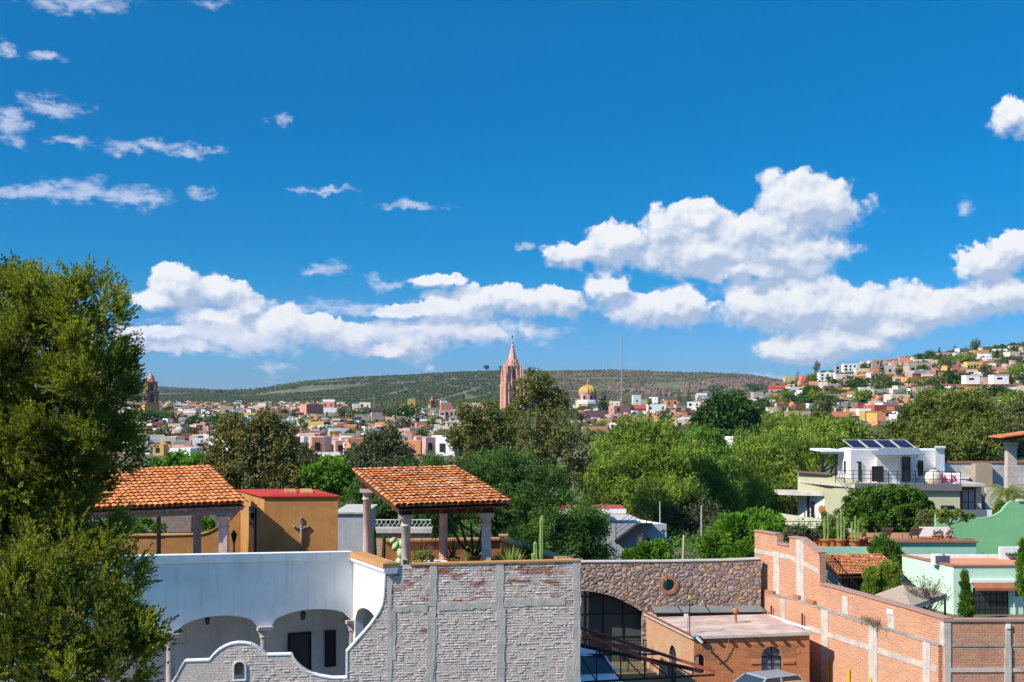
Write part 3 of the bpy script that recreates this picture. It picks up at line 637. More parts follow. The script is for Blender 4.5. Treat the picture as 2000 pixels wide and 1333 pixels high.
    for q in (FA.w(u0, .42, 0), FA.w(.3, .42, 0), RW.w(ln-.1, .4, 0), Vector((X(1128, 44.6), 44.9, 0)), Vector((X(983, 52.4), 52.4, 0)), Vector((X(745, 51.9), 54.5, 0)), FA.w(u0, 12, 0)):
        e = q-FA.w(0, 0, 0); pts.append((e.x*FA.c+e.y*FA.s, -e.x*FA.s+e.y*FA.c))
    mb.slab(pts, ZF-.18, ZF); mb.build('terrace_floor', m_terra, H)
    return RW, ln
RW, RLN = build_white_house()
def hanging_lantern(px, pyt, pyb, v, label, fr=FA):
    u, zt = fr.uz(px, pyt, v); zb = Z(pyb, fr.Y(u, v)); h = zt-zb; r = h*.26
    e = empty('lantern', fr.w(u, v, zt), fr.th, label, 'lantern', 'porch lanterns')
    mb = MB(); z = -h
    mb.lathe([(.01, z), (r*.5, z+.04*h), (r*.62, z+.12*h), (r*.65, z+.15*h)], n=6); mb.lathe([(r*1.12, z+.66*h), (r*.55, z+.84*h), (r*.2, z+.92*h), (.012, z+h+.12)], n=6)
    for i in range(6): a = i*math.pi/3; mb.bar((r*.62*math.cos(a), r*.62*math.sin(a), z+.12*h), (r*math.cos(a), r*math.sin(a), z+.68*h), .018)
    mb.build('frame', m_iron, e)
    mb = MB(); mb.lathe([(r*.55, z+.14*h), (r*.9, z+.67*h)], n=6); mb.build('glass', mat('lantern_glass', (.12,.11,.09), rough=.2, bump=0, spec=.5), e)
    return e
hanging_lantern(405, 1202, 1221, .16, 'black iron lantern hanging in the left porch arch, half behind the green tree')
hanging_lantern(592, 1191, 1212, .16, 'black iron lantern hanging in the porch arch with the dark door')
# ---------------------------------------------------------------- whitewashed brick wall in front
FB = Fr(X(757, 43.5), 43.5, math.radians(8.2))
def build_front_wall():
    H = empty('brick_wall', FB.w(0, 0, 0), FB.th, 'tall rough whitewashed brick wall with grey cement posts and a curling stepped left end', 'wall')
    prof = [(325,1350),(338,1333),(345,1322),(352,1308),(361,1293),(409,1291.5),(418,1280),(428,1271),(440,1264),(452,1259.5),(465,1257.5),(478,1258),(490,1260),(500,1265),(510,1272),(520,1281),(569,1280),(571,1286),(577,1295),(586,1304),(597,1312),(610,1318),(625,1322.5),(650,1326.5),(678.5,1326)]
    prof2 = [(679,1273),(690,1261),(700,1249),(712,1236),(724,1222),(734,1208),(742,1195),(748,1182),(751,1165),(752.5,1140),(754,1110),(757,1106)]
    a = [FB.uz(*p) for p in prof]; b = [FB.uz(*p) for p in prof2]; uE = FB.u(1134); zE = Z(1097, FB.Y(uE)); z0 = b[-1][1]
    xs = [p[0] for p in a]+[p[0] for p in b]+[i*.5 for i in range(1, int(uE/.5)+1)]+[uE]
    ax, az_ = zip(*a); bx, bz = zip(*b)
    us = (ax[-1]+bx[0])/2
    def hi(x, xm):
        if xm < us: return float(np.interp(x, ax, az_))
        if xm < bx[-1]: return float(np.interp(x, bx, bz))
        return z0+(zE-z0)*(x/uE)
    xs = sorted(set(round(x, 4) for x in xs if not (ax[-1] < x < bx[0]))|{us})
    xs = [x for x in xs]
    n0, n1 = FB.u(456), FB.u(479.5); zt = Z(1292, FB.Y(n0)); zb = Z(1329, FB.Y(n0)); rr = (n1-n0)/2
    niche = (n0, n1, lambda x: zb, lambda x: zt-rr*.9+rr*.9*math.sqrt(max(0, 1-((x-(n0+n1)/2)/rr)**2)))
    mb = MB(); mb.strip(xs, .3, hi, 0, .28, [niche], sx=(1,)); w = mb.build('wall', m_wbrick, H)
    # white plaster edge along the curves
    def edge(pts, t=.04):
        mb = MB(); k = len(pts)
        for (x0, z0_), (x1, z1_) in zip(pts[:-1], pts[1:]):
            d = Vector((x1-x0, z1_-z0_)).normalized(); n = Vector((-d.y, d.x))*t
            mb.prism([(x0, z0_), (x1, z1_), (x1+n.x, z1_+n.y), (x0+n.x, z0_+n.y)], -.025, .33)
        return mb
    o = edge(list(a)).build('plaster_edge', m_white, H)
    mb = edge(list(b[:-1])); mb.box(us-.05, -.025, a[-1][1], us+.0, .33, b[0][1]+.02); mb.build('plaster_edge', m_white, H)
    mb = MB(); c = (n0+n1)/2
    pts = [(c+rr*math.cos(q)*1.0, zt-rr*.9+rr*.9*math.sin(q)) for q in [math.pi*i/10 for i in range(11)]]
    for (x0, q0), (x1, q1) in zip(pts[:-1], pts[1:]): mb.bar((x0, -.02, q0), (x1, -.02, q1), .045)
    mb.bar((n1, -.02, zb), (n1, -.02, zt-rr*.9), .045); mb.bar((n0, -.02, zb), (n1, -.02, zb), .05); mb.bar((n0, -.02, zb), (n0, -.02, zt-rr*.9), .03); mb.build('niche_frame', m_white, H)
    mb = MB(); mb.box(n0+.03, .12, Z(1320, FB.Y(n0)), c+.10, .16, zt-.05); mb.build('niche_shutter', mat('brown_shutter', (.16,.12,.09), bump=0), H)
    # cement posts and belts
    for (pa, pb, ya, yb) in ((757,766,1106,1345),(839,853,1100,1184),(834,850,1196,1345),(843,853,1184,1260),(968,983,1099,1190),(970,986,1190,1345),(1120,1134,1098,1345),(1104,1120,1290,1345),(757,772,1190,1290),(832,846,1290,1345)):
        u, v = FB.u(pa), FB.u(pb); zt_ = Z(ya, FB.Y(u)); zb_ = max(.3, Z(yb, FB.Y(u)))
        k = max(2, int((zt_-zb_)/.25)); mb = MB(); L0 = []; R0 = []
        for i in range(k+1):
            z = zb_+(zt_-zb_)*i/k; L0.append((u+R.uniform(-.025, .025), z)); R0.append((v+R.uniform(-.03, .03), z))
        mb.prism([*R0, *L0[::-1]], -R.uniform(.012, .03), .1, 0); mb.build('cement_post', m_conc_l, H)
    for (pa, pb, ya, h) in ((768,835,1184,12),(856,968,1178,13),(986,1104,1170,15)):
        u, v = FB.u(pa), FB.u(pb); z = Z(ya, FB.Y(u)); hh = h*FB.Y(u)/F; k = 14
        top = [(u+(v-u)*i/k, z+R.uniform(-.03, .03)) for i in range(k+1)]; bot = [(u+(v-u)*i/k, z-hh+R.uniform(-.06, .05)) for i in range(k+1)]
        mb = MB(); mb.prism([*bot, *top[::-1]], -R.uniform(.012, .02), .1); mb.build('cement_belt', m_conc_l, H)
    # protruding brick ends and mortar lumps, so that the low sun catches real relief
    n = 3400; Vs = []; U = NR.uniform(ax[8], uE-.1, n); Zz = NR.uniform(.6, zE-.05, n); keep = [z < hi(u, u)-.1 for u, z in zip(U, Zz)]; U, Zz = U[keep], Zz[keep]
    kp = ~((U > n0-.1) & (U < n1+.1) & (Zz > zb-.1) & (Zz < zt+.1)); U, Zz = U[kp], Zz[kp]
    Zz = np.round(Zz/.088)*.088+.044; n = len(U); w_ = NR.uniform(.04, .13, n); h_ = NR.uniform(.015, .036, n); d_ = NR.uniform(.004, .018, n)
    B = np.array([(-1,0,-1),(1,0,-1),(1,0,1),(-1,0,1),(-.8,-1,-.7),(.8,-1,-.7),(.8,-1,.7),(-.8,-1,.7)], float)
    V = B[None]*np.stack([w_, d_, h_], 1)[:, None, :]*NR.uniform(.75, 1.2, (n, 8, 3))+np.stack([U, np.zeros(n), Zz], 1)[:, None, :]
    Q = np.array([(4,5,6,7),(0,1,5,4),(1,2,6,5),(2,3,7,6),(3,0,4,7)]); Q = (Q[None]+np.arange(n)[:, None, None]*8).reshape(-1, 4)
    tag(npmesh('mortar_lumps', V.reshape(-1, 3), Q, m_wbrick, H), kind='stuff')
    # ochre coping over the flat top, from the broken brick end to the right corner
    u, v = FB.u(800), uE; mb = MB(); k = 12
    for i in range(k):
        x0, x1 = u+(v-u)*i/k, u+(v-u)*(i+1)/k; q0, q1 = hi(x0, x0+.01), hi(x1, x1-.01)
        mb.hexa([(x0,-.04,q0+.004),(x1,-.04,q1+.004),(x1,.34,q1+.004),(x0,.34,q0+.004)], [(x0,-.04,q0+.06),(x1,-.04,q1+.06),(x1,.34,q1+.06),(x0,.34,q0+.06)])
    mb.build('coping', m_ochre_l, H)
    mb = MB(); mb.box(FB.u(754), -.03, z0-.02, FB.u(776), .36, z0+.10); mb.box(FB.u(748), -.06, z0-.12, FB.u(764), .40, z0-.03); mb.build('broken_end', brickmat('old_red_brick', (.22,.10,.07), (.15,.08,.06), (.20,.17,.15), w=.12, h=.06, bump=.8), H)
    # the wall's right end
    return uE, zE
UE, ZE = build_front_wall()
# ochre parapet round the rest of the terrace (right side and back)
def parapet():
    a = FB.w(UE-.2, .3, 0); b = Vector((X(983, 52.6), 52.6, 0)); c = Vector((X(743, 51.7), 51.7, 0)); o = Vector((a.x, a.y, 0))
    H = empty('terrace_parapet', o, 0, 'low ochre parapet closing the right and far sides of the terrace with the tiled pavilion', 'parapet')
    for nm, p, q in (('side_wall', a, b), ('back_wall', b, c)):
        d = (q-p); L_ = d.length; d.normalize(); n = Vector((-d.y, d.x, 0))
        T = lambda x, y, z: tuple(p-o+d*x+n*y+Vector((0, 0, z)))
        mb = MB(T); mb.box(0, -.02, ZF-.2, L_-.13, .14, 6.36); mb.build(nm, m_ochre if nm == 'back_wall' else m_ochre, H)
        mb = MB(T); mb.box(0, -.16, 6.362, L_-.14, .26, 6.44); mb.build('coping', m_ochre_l, H)
    mb = MB(); e = b-o; mb.box(e.x-.14, e.y-.14, ZF-.2, e.x+.14, e.y+.14, 6.5); mb.box(e.x-.19, e.y-.19, 6.5, e.x+.19, e.y+.19, 6.56); mb.build('post', m_ochre_l, H)
parapet()
# ---------------------------------------------------------------- tiled pavilions
def tile_field(O, U, V, nu, nv, lu, lv, r, name, m, parent, org):
    # rows of half-round clay tiles; O = low corner of the eave, U along the eave, V up the slope
    Un = U.normalized(); Vn = V.normalized(); N = Un.cross(Vn).normalized()
    if N.z < 0: N = -N
    du = U.length/nu; dv = V.length/nv; vs = []; fs = []
    seg = 7
    for i in range(nu+1):
        for j in range(nv):
            cvx = True
            b = O+Un*(du*(i))+Vn*(dv*j)-org
            jit = Un*R.uniform(-.012, .012)+N*R.uniform(-.006, .012)+Vn*R.uniform(-.02, .02)
            for e, (s, t, lift) in enumerate(((0., 1.0, .045), (dv*1.12, .80, .012))):
                for k in range(seg):
                    a = math.pi*k/(seg-1); rr = du*.62*t
                    vs.append(tuple(b+jit+Vn*(s-.03)+Un*(math.cos(a)*rr)+N*(math.sin(a)*rr*.72+lift)))
            k0 = len(vs)-2*seg
            fs += [(k0+k, k0+k+1, k0+seg+k+1, k0+seg+k) for k in range(seg-1)]
    n0 = len(fs)
    # channel tiles (turned up) between
    for i in range(nu):
        for j in range(nv):
            b = O+Un*(du*(i+.5))+Vn*(dv*j)-org
            for e, (s, t, lift) in enumerate(((-.0, .9, .012), (dv*1.1, .9, -.02))):
                for k in range(5):
                    a = math.pi*k/4; rr = du*.5*t
                    vs.append(tuple(b+Vn*s+Un*(math.cos(a)*rr)+N*(-math.sin(a)*rr*.5+lift+.03)))
            k0 = len(vs)-10
            fs += [(k0+k, k0+k+1, k0+5+k+1, k0+5+k) for k in range(4)]
    me = bpy.data.meshes.new(name); me.from_pydata(vs, [], fs); me.materials.append(m); me.polygons.foreach_set('use_smooth', [True]*len(fs)); me.update()
    o = link(name, me, parent); sd = o.modifiers.new('thick', 'SOLIDIFY'); sd.thickness = .014; sd.offset = -1
    return o
def P3(px, py, Y): return W3(px, py, Y)
def slabbox(mb, a, b, c, d, t):    # a flat plate under four corners
    n = (b-a).cross(d-a).normalized()
    if n.z < 0: n = -n
    mb.hexa([a-n*t, b-n*t, c-n*t, d-n*t], [a, b, c, d])
def stone_column(mb, p, zt, r=.165, sq=False, z0=None):
    x, y = p.x, p.y; z0 = ZF if z0 is None else z0
    mb.box(x-.22, y-.22, z0, x+.22, y+.22, z0+.14)
    if sq:
        w = r*.95; mb.box(x-w, y-w, z0+.14, x+w, y+w, zt-.42); mb.box(x-w-.03, y-w-.03, zt-.42, x+w+.03, y+w+.03, zt-.37); mb.box(x-w+.01, y-w+.01, zt-.37, x+w-.01, y+w-.01, zt-.24)
        mb.hexa([(x-w,y-w,zt-.24),(x+w,y-w,zt-.24),(x+w,y+w,zt-.24),(x-w,y+w,zt-.24)], [(x-.26,y-.26,zt-.1),(x+.26,y-.26,zt-.1),(x+.26,y+.26,zt-.1),(x-.26,y+.26,zt-.1)]); mb.box(x-.27, y-.27, zt-.1, x+.27, y+.27, zt)
    else:
        mb.lathe([(.21, z0+.14), (.22, z0+.2), (.17, z0+.25), (r, z0+.3), (r*.88, zt-.42), (r*1.12, zt-.40), (r*1.15, zt-.36), (r*.92, zt-.33), (r*.95, zt-.22), (r*1.35, zt-.13)], x, y, 20); mb.box(x-.25, y-.25, zt-.13, x+.25, y+.25, zt)
def pavilion_right():
    o = FB.w(.4, 1, ZF); org = Vector(o)
    H = empty('tiled_pavilion', o, 0, 'open terrace pavilion with weathered orange tile roof on four stone columns', 'pavilion')
    fl = P3(779, 990, 43.9); fr_ = P3(997, 982, 44.9); bl = P3(693, 918, 50.0); br = P3(890, 916, 50.6)
    fl0 = fl; U = fr_-fl; V = bl-fl
    tile_field(fl+Vector((0,0,-.02)), U, V, 20, 15, 0, 0, 0, 'roof_tiles', m_tile2, H, org)
    mb = MB(); dn = Vector((0, 0, -.10)); slabbox(mb, fl+dn-org, fr_+dn-org, fl+dn-org+U+V, bl+dn-org, .05); mb.build('roof_deck', m_wood, H)
    # verge tiles on the sloping left and right edges
    cols = []
    for px, Y, py in ((793, 44.5, 1005), (950, 45.3, 1001), (717, 49.5, 955), (866, 50.0, 985)):
        p = W3(px, py, Y); cols.append(p)
    zf = [Z(1005, 44.5), Z(1001, 45.3)]
    for i, p in enumerate(cols):
        zt = zf[i] if i < 2 else Z(955, 49.5); mb = MB(); q = p-org; stone_column(mb, Vector((q.x, q.y, 0)), zt-org.z, .165, i == 1, 0); mb.build('column', m_cantera, H)
    # beams: front, back, both sides, then rafters
    def bm(a, b, w, h, name='beam', m=m_wood):
        mb = MB(); mb.bar(a-org, b-org, w, h); return mb.build(name, m, H)
    f0 = Vector((cols[0].x, cols[0].y, zf[0]+.13)); f1 = Vector((cols[1].x, cols[1].y, zf[1]+.13)); b0 = Vector((cols[2].x, cols[2].y, Z(955, 49.5)+.13)); b1 = Vector((cols[3].x, cols[3].y, Z(955, 49.5)+.13))
    e = (f1-f0).normalized()*.42
    bm(f0-e*.4, f1+e*.75, .2, .26); bm(b0-e*.5, b1+e, .2, .26)
    for i in range(9):
        t = i/8; a = fl.lerp(fr_, t*.97+.012)+Vector((0, 0, -.20)); b = a+V*.985; bm(a, b, .08, .11, 'rafter')
pavilion_right()
def pavilion_left():
    fl = P3(60, 1002, 45.6); fr_ = P3(478, 984, 47.6); br = P3(406, 913, 53.3); bl = br-(fr_-fl)
    org = Vector((fr_.x, fr_.y, ZF)); H = empty('tiled_pavilion', org, 0, 'long pavilion with bright orange tile roof, partly hidden by the big green tree', 'pavilion')
    tile_field(fl, fr_-fl, br-fr_, 36, 13, 0, 0, 0, 'roof_tiles', m_tile, H, org)
    mb = MB(); dn = Vector((0, 0, -.10)); slabbox(mb, fl+dn-org, fr_+dn-org, br+dn-org, bl+dn-org, .05); mb.build('roof_deck', m_greywood, H)
    def bm(a, b, w, h, name, m=m_greywood):
        mb = MB(); mb.bar(a-org, b-org, w, h); return mb.build(name, m, H)
    zb = Z(1003, 47.6)
    a = Vector((X(120, 46.1), 46.1, zb+.0)); b = Vector((X(462, 47.7), 47.7, zb+.06)); bm(a, b, .2, .2, 'beam')
    bk0 = Vector((X(120, 51.5), 51.5, zb+.75)); bk1 = Vector((X(400, 52.9), 52.9, zb+.78)); bm(bk0, bk1, .18, .2, 'beam')
    for i in range(11):
        t = i/10; p = fl.lerp(fr_, .1+t*.885)+Vector((0, 0, -.17)); bm(p, p+(br-fr_)*.98, .10, .12, 'rafter')
    for px, Y, sq, w in ((437, 47.8, True, .16), (385, 51.9, False, .16), (310, 52.3, False, .09), (228, 51.8, False, .09), (140, 46.4, True, .16)):
        q = Vector((X(px, Y), Y, 0))-org; top = zb-.1 if Y < 49 else zb+.6; mb = MB()
        if w > .1: stone_column(mb, Vector((q.x, q.y, 0)), top-org.z, w, sq, 0); mb.build('column', m_cantera, H)
        else: mb.lathe([(w, 0), (w*.9, top-org.z)], q.x, q.y, 8); mb.build('post', m_greywood, H)
pavilion_left()
# ---------------------------------------------------------------- ochre rooftop room with the red roof
FO = Fr(X(516, 52.2), 52.2, math.radians(3.0))
def rooftop_room():
    H = empty('rooftop_room', FO.w(0, 0, ZF), FO.th, 'ochre rooftop room with a red painted flat roof and a narrow door in its side', 'room')
    w = FO.u(660); zt = Z(971, 52.2)-ZF; d = 4.2
    mb = MB(); sk = -.40*d
    q = [(0, 0), (w, 0), (w+sk*.8, d), (sk, d)]
    mb.hexa([(x, y, -.2) for x, y in q], [(x, y, zt) for x, y in q]); mb.build('wall', m_ochre, H)
    mb = MB(); e = .09
    qq = [(-e, -e), (w+e, -e), (w+sk*.8+e, d+e), (sk-e, d+e)]
    mb.hexa([(x, y, zt+.003) for x, y in qq], [(x, y, zt+.04) for x, y in qq]); mb.build('roof_edge', m_redpaint, H)
    mb = MB(); q2 = [(.2, .25), (w-.2, .25), (w+sk*.8-.2, d-.2), (sk+.2, d-.2)]
    mb.hexa([(x, y, zt+.042) for x, y in q2], [(x, y, zt+.07) for x, y in q2]); mb.build('roof', m_redpaint, H)
    for i, c in ((0, .30), (1, .53)):
        mb = MB(); mb.hexa([(w*c-.15,1.0,zt+.075),(w*c+.30,1.0,zt+.075),(w*c+.05,2.6,zt+.075),(w*c-.40,2.6,zt+.075)], [(w*c-.15,1.0,zt+.13),(w*c+.30,1.0,zt+.13),(w*c+.05,2.6,zt+.17),(w*c-.40,2.6,zt+.17)]); mb.build('skylight', m_ochre_l if i else m_terra, H)
    # dark door in the left side
    T = lambda x, y, z: (sk*x/d+y, x, z)
    mb = MB(T); mb.box(1.15, -.06, -.1, 2.1, .02, 2.05); dr = mb.build('door', m_dark, H)
    mb = MB(T); mb.box(1.3, -.075, .15, 1.95, -.062, 1.9); mb.build('pane', m_glass, dr)
    # side wing that swoops down on the left
    pts = [(-4.6, -.2), (-1.5, -.2), (-1.5, 2.0)]+[(-1.5-1.8*t, 2.0-1.25*(math.sin(t*math.pi/2)**.9)) for t in [i/8 for i in range(1, 9)]]+[(-4.6, .72)]
    mb = MB(); mb.prism(pts, d-.5, d-.25); mb.build('curved_wing', m_ochre, H)
    mb = MB()
    for (x0, z0), (x1, z1) in zip(pts[2:-1], pts[3:]): mb.hexa([(x1,d-.55,z1),(x0,d-.55,z0),(x0,d-.2,z0),(x1,d-.2,z1)], [(x1,d-.55,z1+.05),(x0,d-.55,z0+.05),(x0,d-.2,z0+.05),(x1,d-.2,z1+.05)])
    mb.build('wing_coping', m_ochre_l, H)
    mb = MB(); mb.box(-11, d-.48, -.2, -4.6, d-.27, .72); mb.build('low_wall', m_ochre, H); mb = MB(); mb.box(-11, d-.55, .722, -4.6, d-.2, .78); mb.build('wall_coping', m_ochre_l, H)
rooftop_room()
def crucifix():
    u = FO.u(589); e = empty('crucifix', FO.w(u, -.04, ZF+.55), FO.th, 'weathered grey metal crucifix fixed to the ochre wall of the rooftop room', 'crucifix')
    mb = MB(); mb.box(-.045, -.03, 0, .045, .03, 1.12); mb.box(-.24, -.03, .78, -.047, .03, .87); mb.box(.047, -.03, .78, .24, .03, .87)
    for x, z in ((0, 1.16), (-.27, .825), (.27, .825), (0, -.02)): mb.lathe([(.01, z-.06), (.055, z-.02), (.055, z+.03), (.01, z+.07)], x, 0, 8)
    mb.build('cross', mat('pewter', (.22,.20,.17), metal=.5, rough=.5), e)
    mb = MB(); mb.tube([(0,-.055,.25),(0,-.06,.55),(0,-.07,.78)], [.03,.05,.05], 6); mb.tube([(-.2,-.06,.86),(0,-.07,.76),(.2,-.06,.86)], [.018,.03,.018], 5); mb.lathe([(.01,.80),(.04,.84),(.035,.88),(.01,.91)], 0, -.07, 6); mb.build('figure', mat('pale_metal', (.45,.42,.37), metal=.4, rough=.5), e)
crucifix()
def wall_lamp(fr, u, v, z, out, label, s=.3):
    e = empty('wall_lamp', fr.w(u, v, z), fr.th, label, 'lamp')
    mb = MB(); mb.tube([(0, 0, 0), (out*.3, -.05, .10), (out, -.05, .05), (out, -.05, -.03)], .012, 5); mb.build('bracket', m_iron, e)
    mb = MB(); mb.lathe([(.02,-.30),(.05,-.27),(.085,-.08),(.10,-.07),(.02,-.01)], out, -.05, 6); mb.build('lamp', m_iron, e)
wall_lamp(FO, -.42, 1.0, ZF+1.9, -.18, 'small iron lamp beside the door of the ochre room')
def lamp_post():
    p = W3(457, 1085, 49.5); e = empty('lamp_post', (p.x, p.y, ZF), 0, 'short black garden lamp post standing on the left terrace by the ochre wing', 'lamp post')
    mb = MB(); mb.lathe([(.12,0),(.1,.06),(.04,.15),(.03,1.0),(.05,1.05)], n=10); mb.build('post', m_iron, e)
    mb = MB(); mb.lathe([(.05,1.06),(.11,1.32),(.14,1.34),(.05,1.46),(.01,1.52)], n=6); mb.build('lamp', m_iron, e)
lamp_post()
# ---------------------------------------------------------------- stone wall with the arch and the round window
FS = Fr(X(1125, 57.6), 57.6, math.radians(1.5))
def stone_wall():
    H = empty('stone_wall', FS.w(0, 0, 0), FS.th, 'rubble stone wall with a brick-ringed round window and a wide arched gateway', 'wall')
    uE = FS.u(1486); top = [(FS.uz(p, q)) for p, q in ((1125,1100),(1150,1099),(1300,1098),(1420,1096),(1486,1093))]; tx, tzz = zip(*top)
    c, cz = FS.uz(1306, 1143); r = .27
    a0, a1 = FS.u(1085), FS.u(1262); za = Z(1154, 57.6); zs = Z(1198, 57.8)
    ac = FS.u(1140)
    def arch(x):
        pts = [(1120,1154),(1150,1155),(1175,1159),(1200,1166),(1225,1178),(1245,1189),(1255,1196)]
        q = [FS.uz(*p) for p in pts]; xx, zz = zip(*q); return float(np.interp(x, xx, zz))
    holes = [(FS.u(1118), FS.u(1255), lambda x: -9, arch),
             (c-r, c+r, lambda x: cz-math.sqrt(max(0, r*r-(x-c)**2)), lambda x: cz+math.sqrt(max(0, r*r-(x-c)**2)))]
    mb = MB(); mb.strip([FS.u(1112)]+[i*.5 for i in range(0, int(uE/.5)+1)]+[uE], .3, lambda x: float(np.interp(x, tx, tzz)), 0, .45, holes)
    mb.build('wall', m_stone, H)
    mb = MB(); n = 22
    for i in range(n):
        a = 2*math.pi*(i+.08)/n; b = 2*math.pi*(i+.92)/n
        mb.prism([(c+(r-.01)*math.cos(a), cz+(r-.01)*math.sin(a)), (c+(r+.14)*math.cos(a), cz+(r+.14)*math.sin(a)), (c+(r+.14)*math.cos(b), cz+(r+.14)*math.sin(b)), (c+(r-.01)*math.cos(b), cz+(r-.01)*math.sin(b))], -.05, .2)
    mb.build('brick_ring', islandmat('ring_brick', [(.42,.17,.09),(.50,.24,.13),(.36,.15,.09)], scale=8, dark=.7), H)
    mb = MB(); xs = list(np.linspace(FS.u(1112), uE, 24))
    for x0, x1 in zip(xs[:-1], xs[1:]):
        q0, q1 = (float(np.interp(x, tx, tzz)) for x in (x0, x1)); mb.hexa([(x0,-.04,q0+.003),(x1,-.04,q1+.003),(x1,.5,q1+.003),(x0,.5,q0+.003)], [(x0,-.04,q0+.05),(x1,-.04,q1+.05),(x1,.5,q1+.05),(x0,.5,q0+.05)])
    mb.build('coping', m_conc_l, H)
stone_wall()
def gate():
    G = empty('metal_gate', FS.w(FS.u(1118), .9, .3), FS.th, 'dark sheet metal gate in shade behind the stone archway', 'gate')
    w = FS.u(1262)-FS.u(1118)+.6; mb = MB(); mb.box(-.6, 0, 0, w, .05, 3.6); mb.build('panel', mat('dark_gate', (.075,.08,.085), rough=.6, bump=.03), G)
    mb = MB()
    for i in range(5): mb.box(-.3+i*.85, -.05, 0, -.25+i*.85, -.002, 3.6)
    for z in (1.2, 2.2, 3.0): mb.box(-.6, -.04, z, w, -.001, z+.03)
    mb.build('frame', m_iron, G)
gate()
# ---------------------------------------------------------------- small brick house with flat roof
FG = Fr(X(1355, 51.4), 51.4, math.radians(3.5))
def garage():
    gz0 = .4; H = empty('brick_house', FG.w(0, 0, gz0), FG.th, 'low orange brick outbuilding with a flat roof, arched openings and a sunburst brick window', 'building')
    w = FG.u(1581); zt = Z(1243, 51.4)-gz0; zr = Z(1230, FG.Y(w))-gz0
    # back corners from the photo rows 1196 / 1190 at the stone wall
    D = 6.0; a0 = FG.u(1262, D); b0 = FG.u(1478, D)
    top = lambda x: zt-.12+(zr-zt)*max(0, x)/w*.5
    # front wall with a small arched window and the big arched one
    def arch(p0, p1, pt, pb):
        u0, u1 = FG.u(p0), FG.u(p1); z1 = Z(pt, FG.Y(u0))-gz0; z0 = Z(pb, FG.Y(u0))-gz0; r = (u1-u0)/2; c = (u0+u1)/2; k = min(1, (z1-z0)/r*.8)
        return (u0, u1, lambda x: z0, lambda x: z1-r*k+k*math.sqrt(max(0, r*r-(x-c)**2))), (u0, u1, c, r, z0, z1)
    h1, A = arch(1355, 1376, 1279, 1316); h2, B = arch(1487.5, 1527, 1264, 1318)
    mb = MB(); mb.strip([0, .8, 1.6, 2.4, 3.2, 4.0, w], 0, top, 0, .22, [h1, h2]); mb.build('front_wall', m_brick2, H)
    # left wall (lit) with an arched door: runs back from the corner
    ln = math.hypot(a0, D); T = lambda x, y, z: (a0*x/ln+y*D/ln, D*x/ln-y*a0/ln, z)
    # photo columns 1307..1321 on the left wall
    def lu(px):
        lo, hi_ = 0, ln
        for _ in range(40):
            m_ = (lo+hi_)/2; q = FG.w(a0*m_/ln, D*m_/ln); p = 1000+F*q.x/q.y
            if p > px: lo = m_
            else: hi_ = m_
        return lo
    d0, d1 = lu(1321), lu(1307); q = FG.w(a0*d0/ln, D*d0/ln); zd = Z(1265, q.y)-gz0; r = (d1-d0)/2; c = (d0+d1)/2
    mb = MB(T); mb.strip([0.0, .7, 1.5, 3, 4.5, ln], 0, lambda x: zt-.12, .0, .2, [(d0, d1, lambda x: -9, lambda x: zd-r*1.0+1.0*math.sqrt(max(0, r*r-(x-c)**2)))]); mb.build('side_wall', brickmat('sunny_brick', (.58,.27,.13), (.48,.22,.10), (.50,.38,.27), w=.27, h=.075, ms=.012, bump=.5, dirt=(.50,.36,.25)), H)
    mb = MB(T); mb.box(d0, .10, 0, d1, .16, zd); mb.build('arched_door', m_glass, H)
    mb = MB(); mb.box(w-.2, .23, 0, w, D, zt-.13); mb.box(a0+.4, D-.2, 0, w-.2, D, zt-.13); mb.build('rear_walls', m_brick2, H)
    # roof slab with cement edge and brick paving
    sl_ = [(-.10, -.10), (w+.08, -.10), (b0+.05, D), (a0-.12, D)]
    zz = lambda x, y: zt-.10+(zr-zt)*max(0, x)/w*.5
    mb = MB(); mb.hexa([(x, y, zz(x, y)) for x, y in sl_], [(x, y, zz(x, y)+.10) for x, y in sl_]); mb.build('roof_slab', m_conc_l, H)
    in_ = [(.0, -.05), (w-.02, -.05), (b0-.05, D-.1), (a0+.05, D-.1)]
    mb = MB(); mb.hexa([(x, y, zz(x, y)+.102) for x, y in in_], [(x, y, zz(x, y)+.115) for x, y in in_])
    pm = bpy.data.materials.new('roof_paving'); pm.use_nodes = True; t = pm.node_tree; tc = t.nodes.new('ShaderNodeTexCoord'); br = t.nodes.new('ShaderNodeTexBrick'); t.links.new(tc.outputs['Object'], br.inputs[0])
    br.inputs['Scale'].default_value = 1; br.inputs['Brick Width'].default_value = .28; br.inputs['Row Height'].default_value = .14; br.inputs['Mortar Size'].default_value = .008
    br.inputs['Color1'].default_value = (.52,.36,.29,1); br.inputs['Color2'].default_value = (.42,.28,.22,1); br.inputs['Mortar'].default_value = (.34,.25,.21,1)
    n = nd(t, 'ShaderNodeTexNoise'); t.links.new(tc.outputs['Object'], n.inputs[0]); n.inputs['Scale'].default_value = 1.2; n.inputs['Detail'].default_value = 7
    t.links.new(mixc(t, mapr(t, n.outputs[0], .42, .65, 0, .7), br.outputs[0], (.60, .50, .42)), t.nodes['Principled BSDF'].inputs['Base Color']); t.nodes['Principled BSDF'].inputs['Roughness'].default_value = .9
    mb.build('roof_paving', pm, H)
    mb = MB(); mb.bar((-.08, -.12, zt+.03), (a0-.1, D, zt+.03), .07, .06); mb.build('roof_rail', m_redsteel, H)
    mb = MB(); mb.bar((w+.02, -.1, zr+.02), (b0+.02, D-.1, zt+.02), .12, .06); mb.build('white_edge', m_white, H)
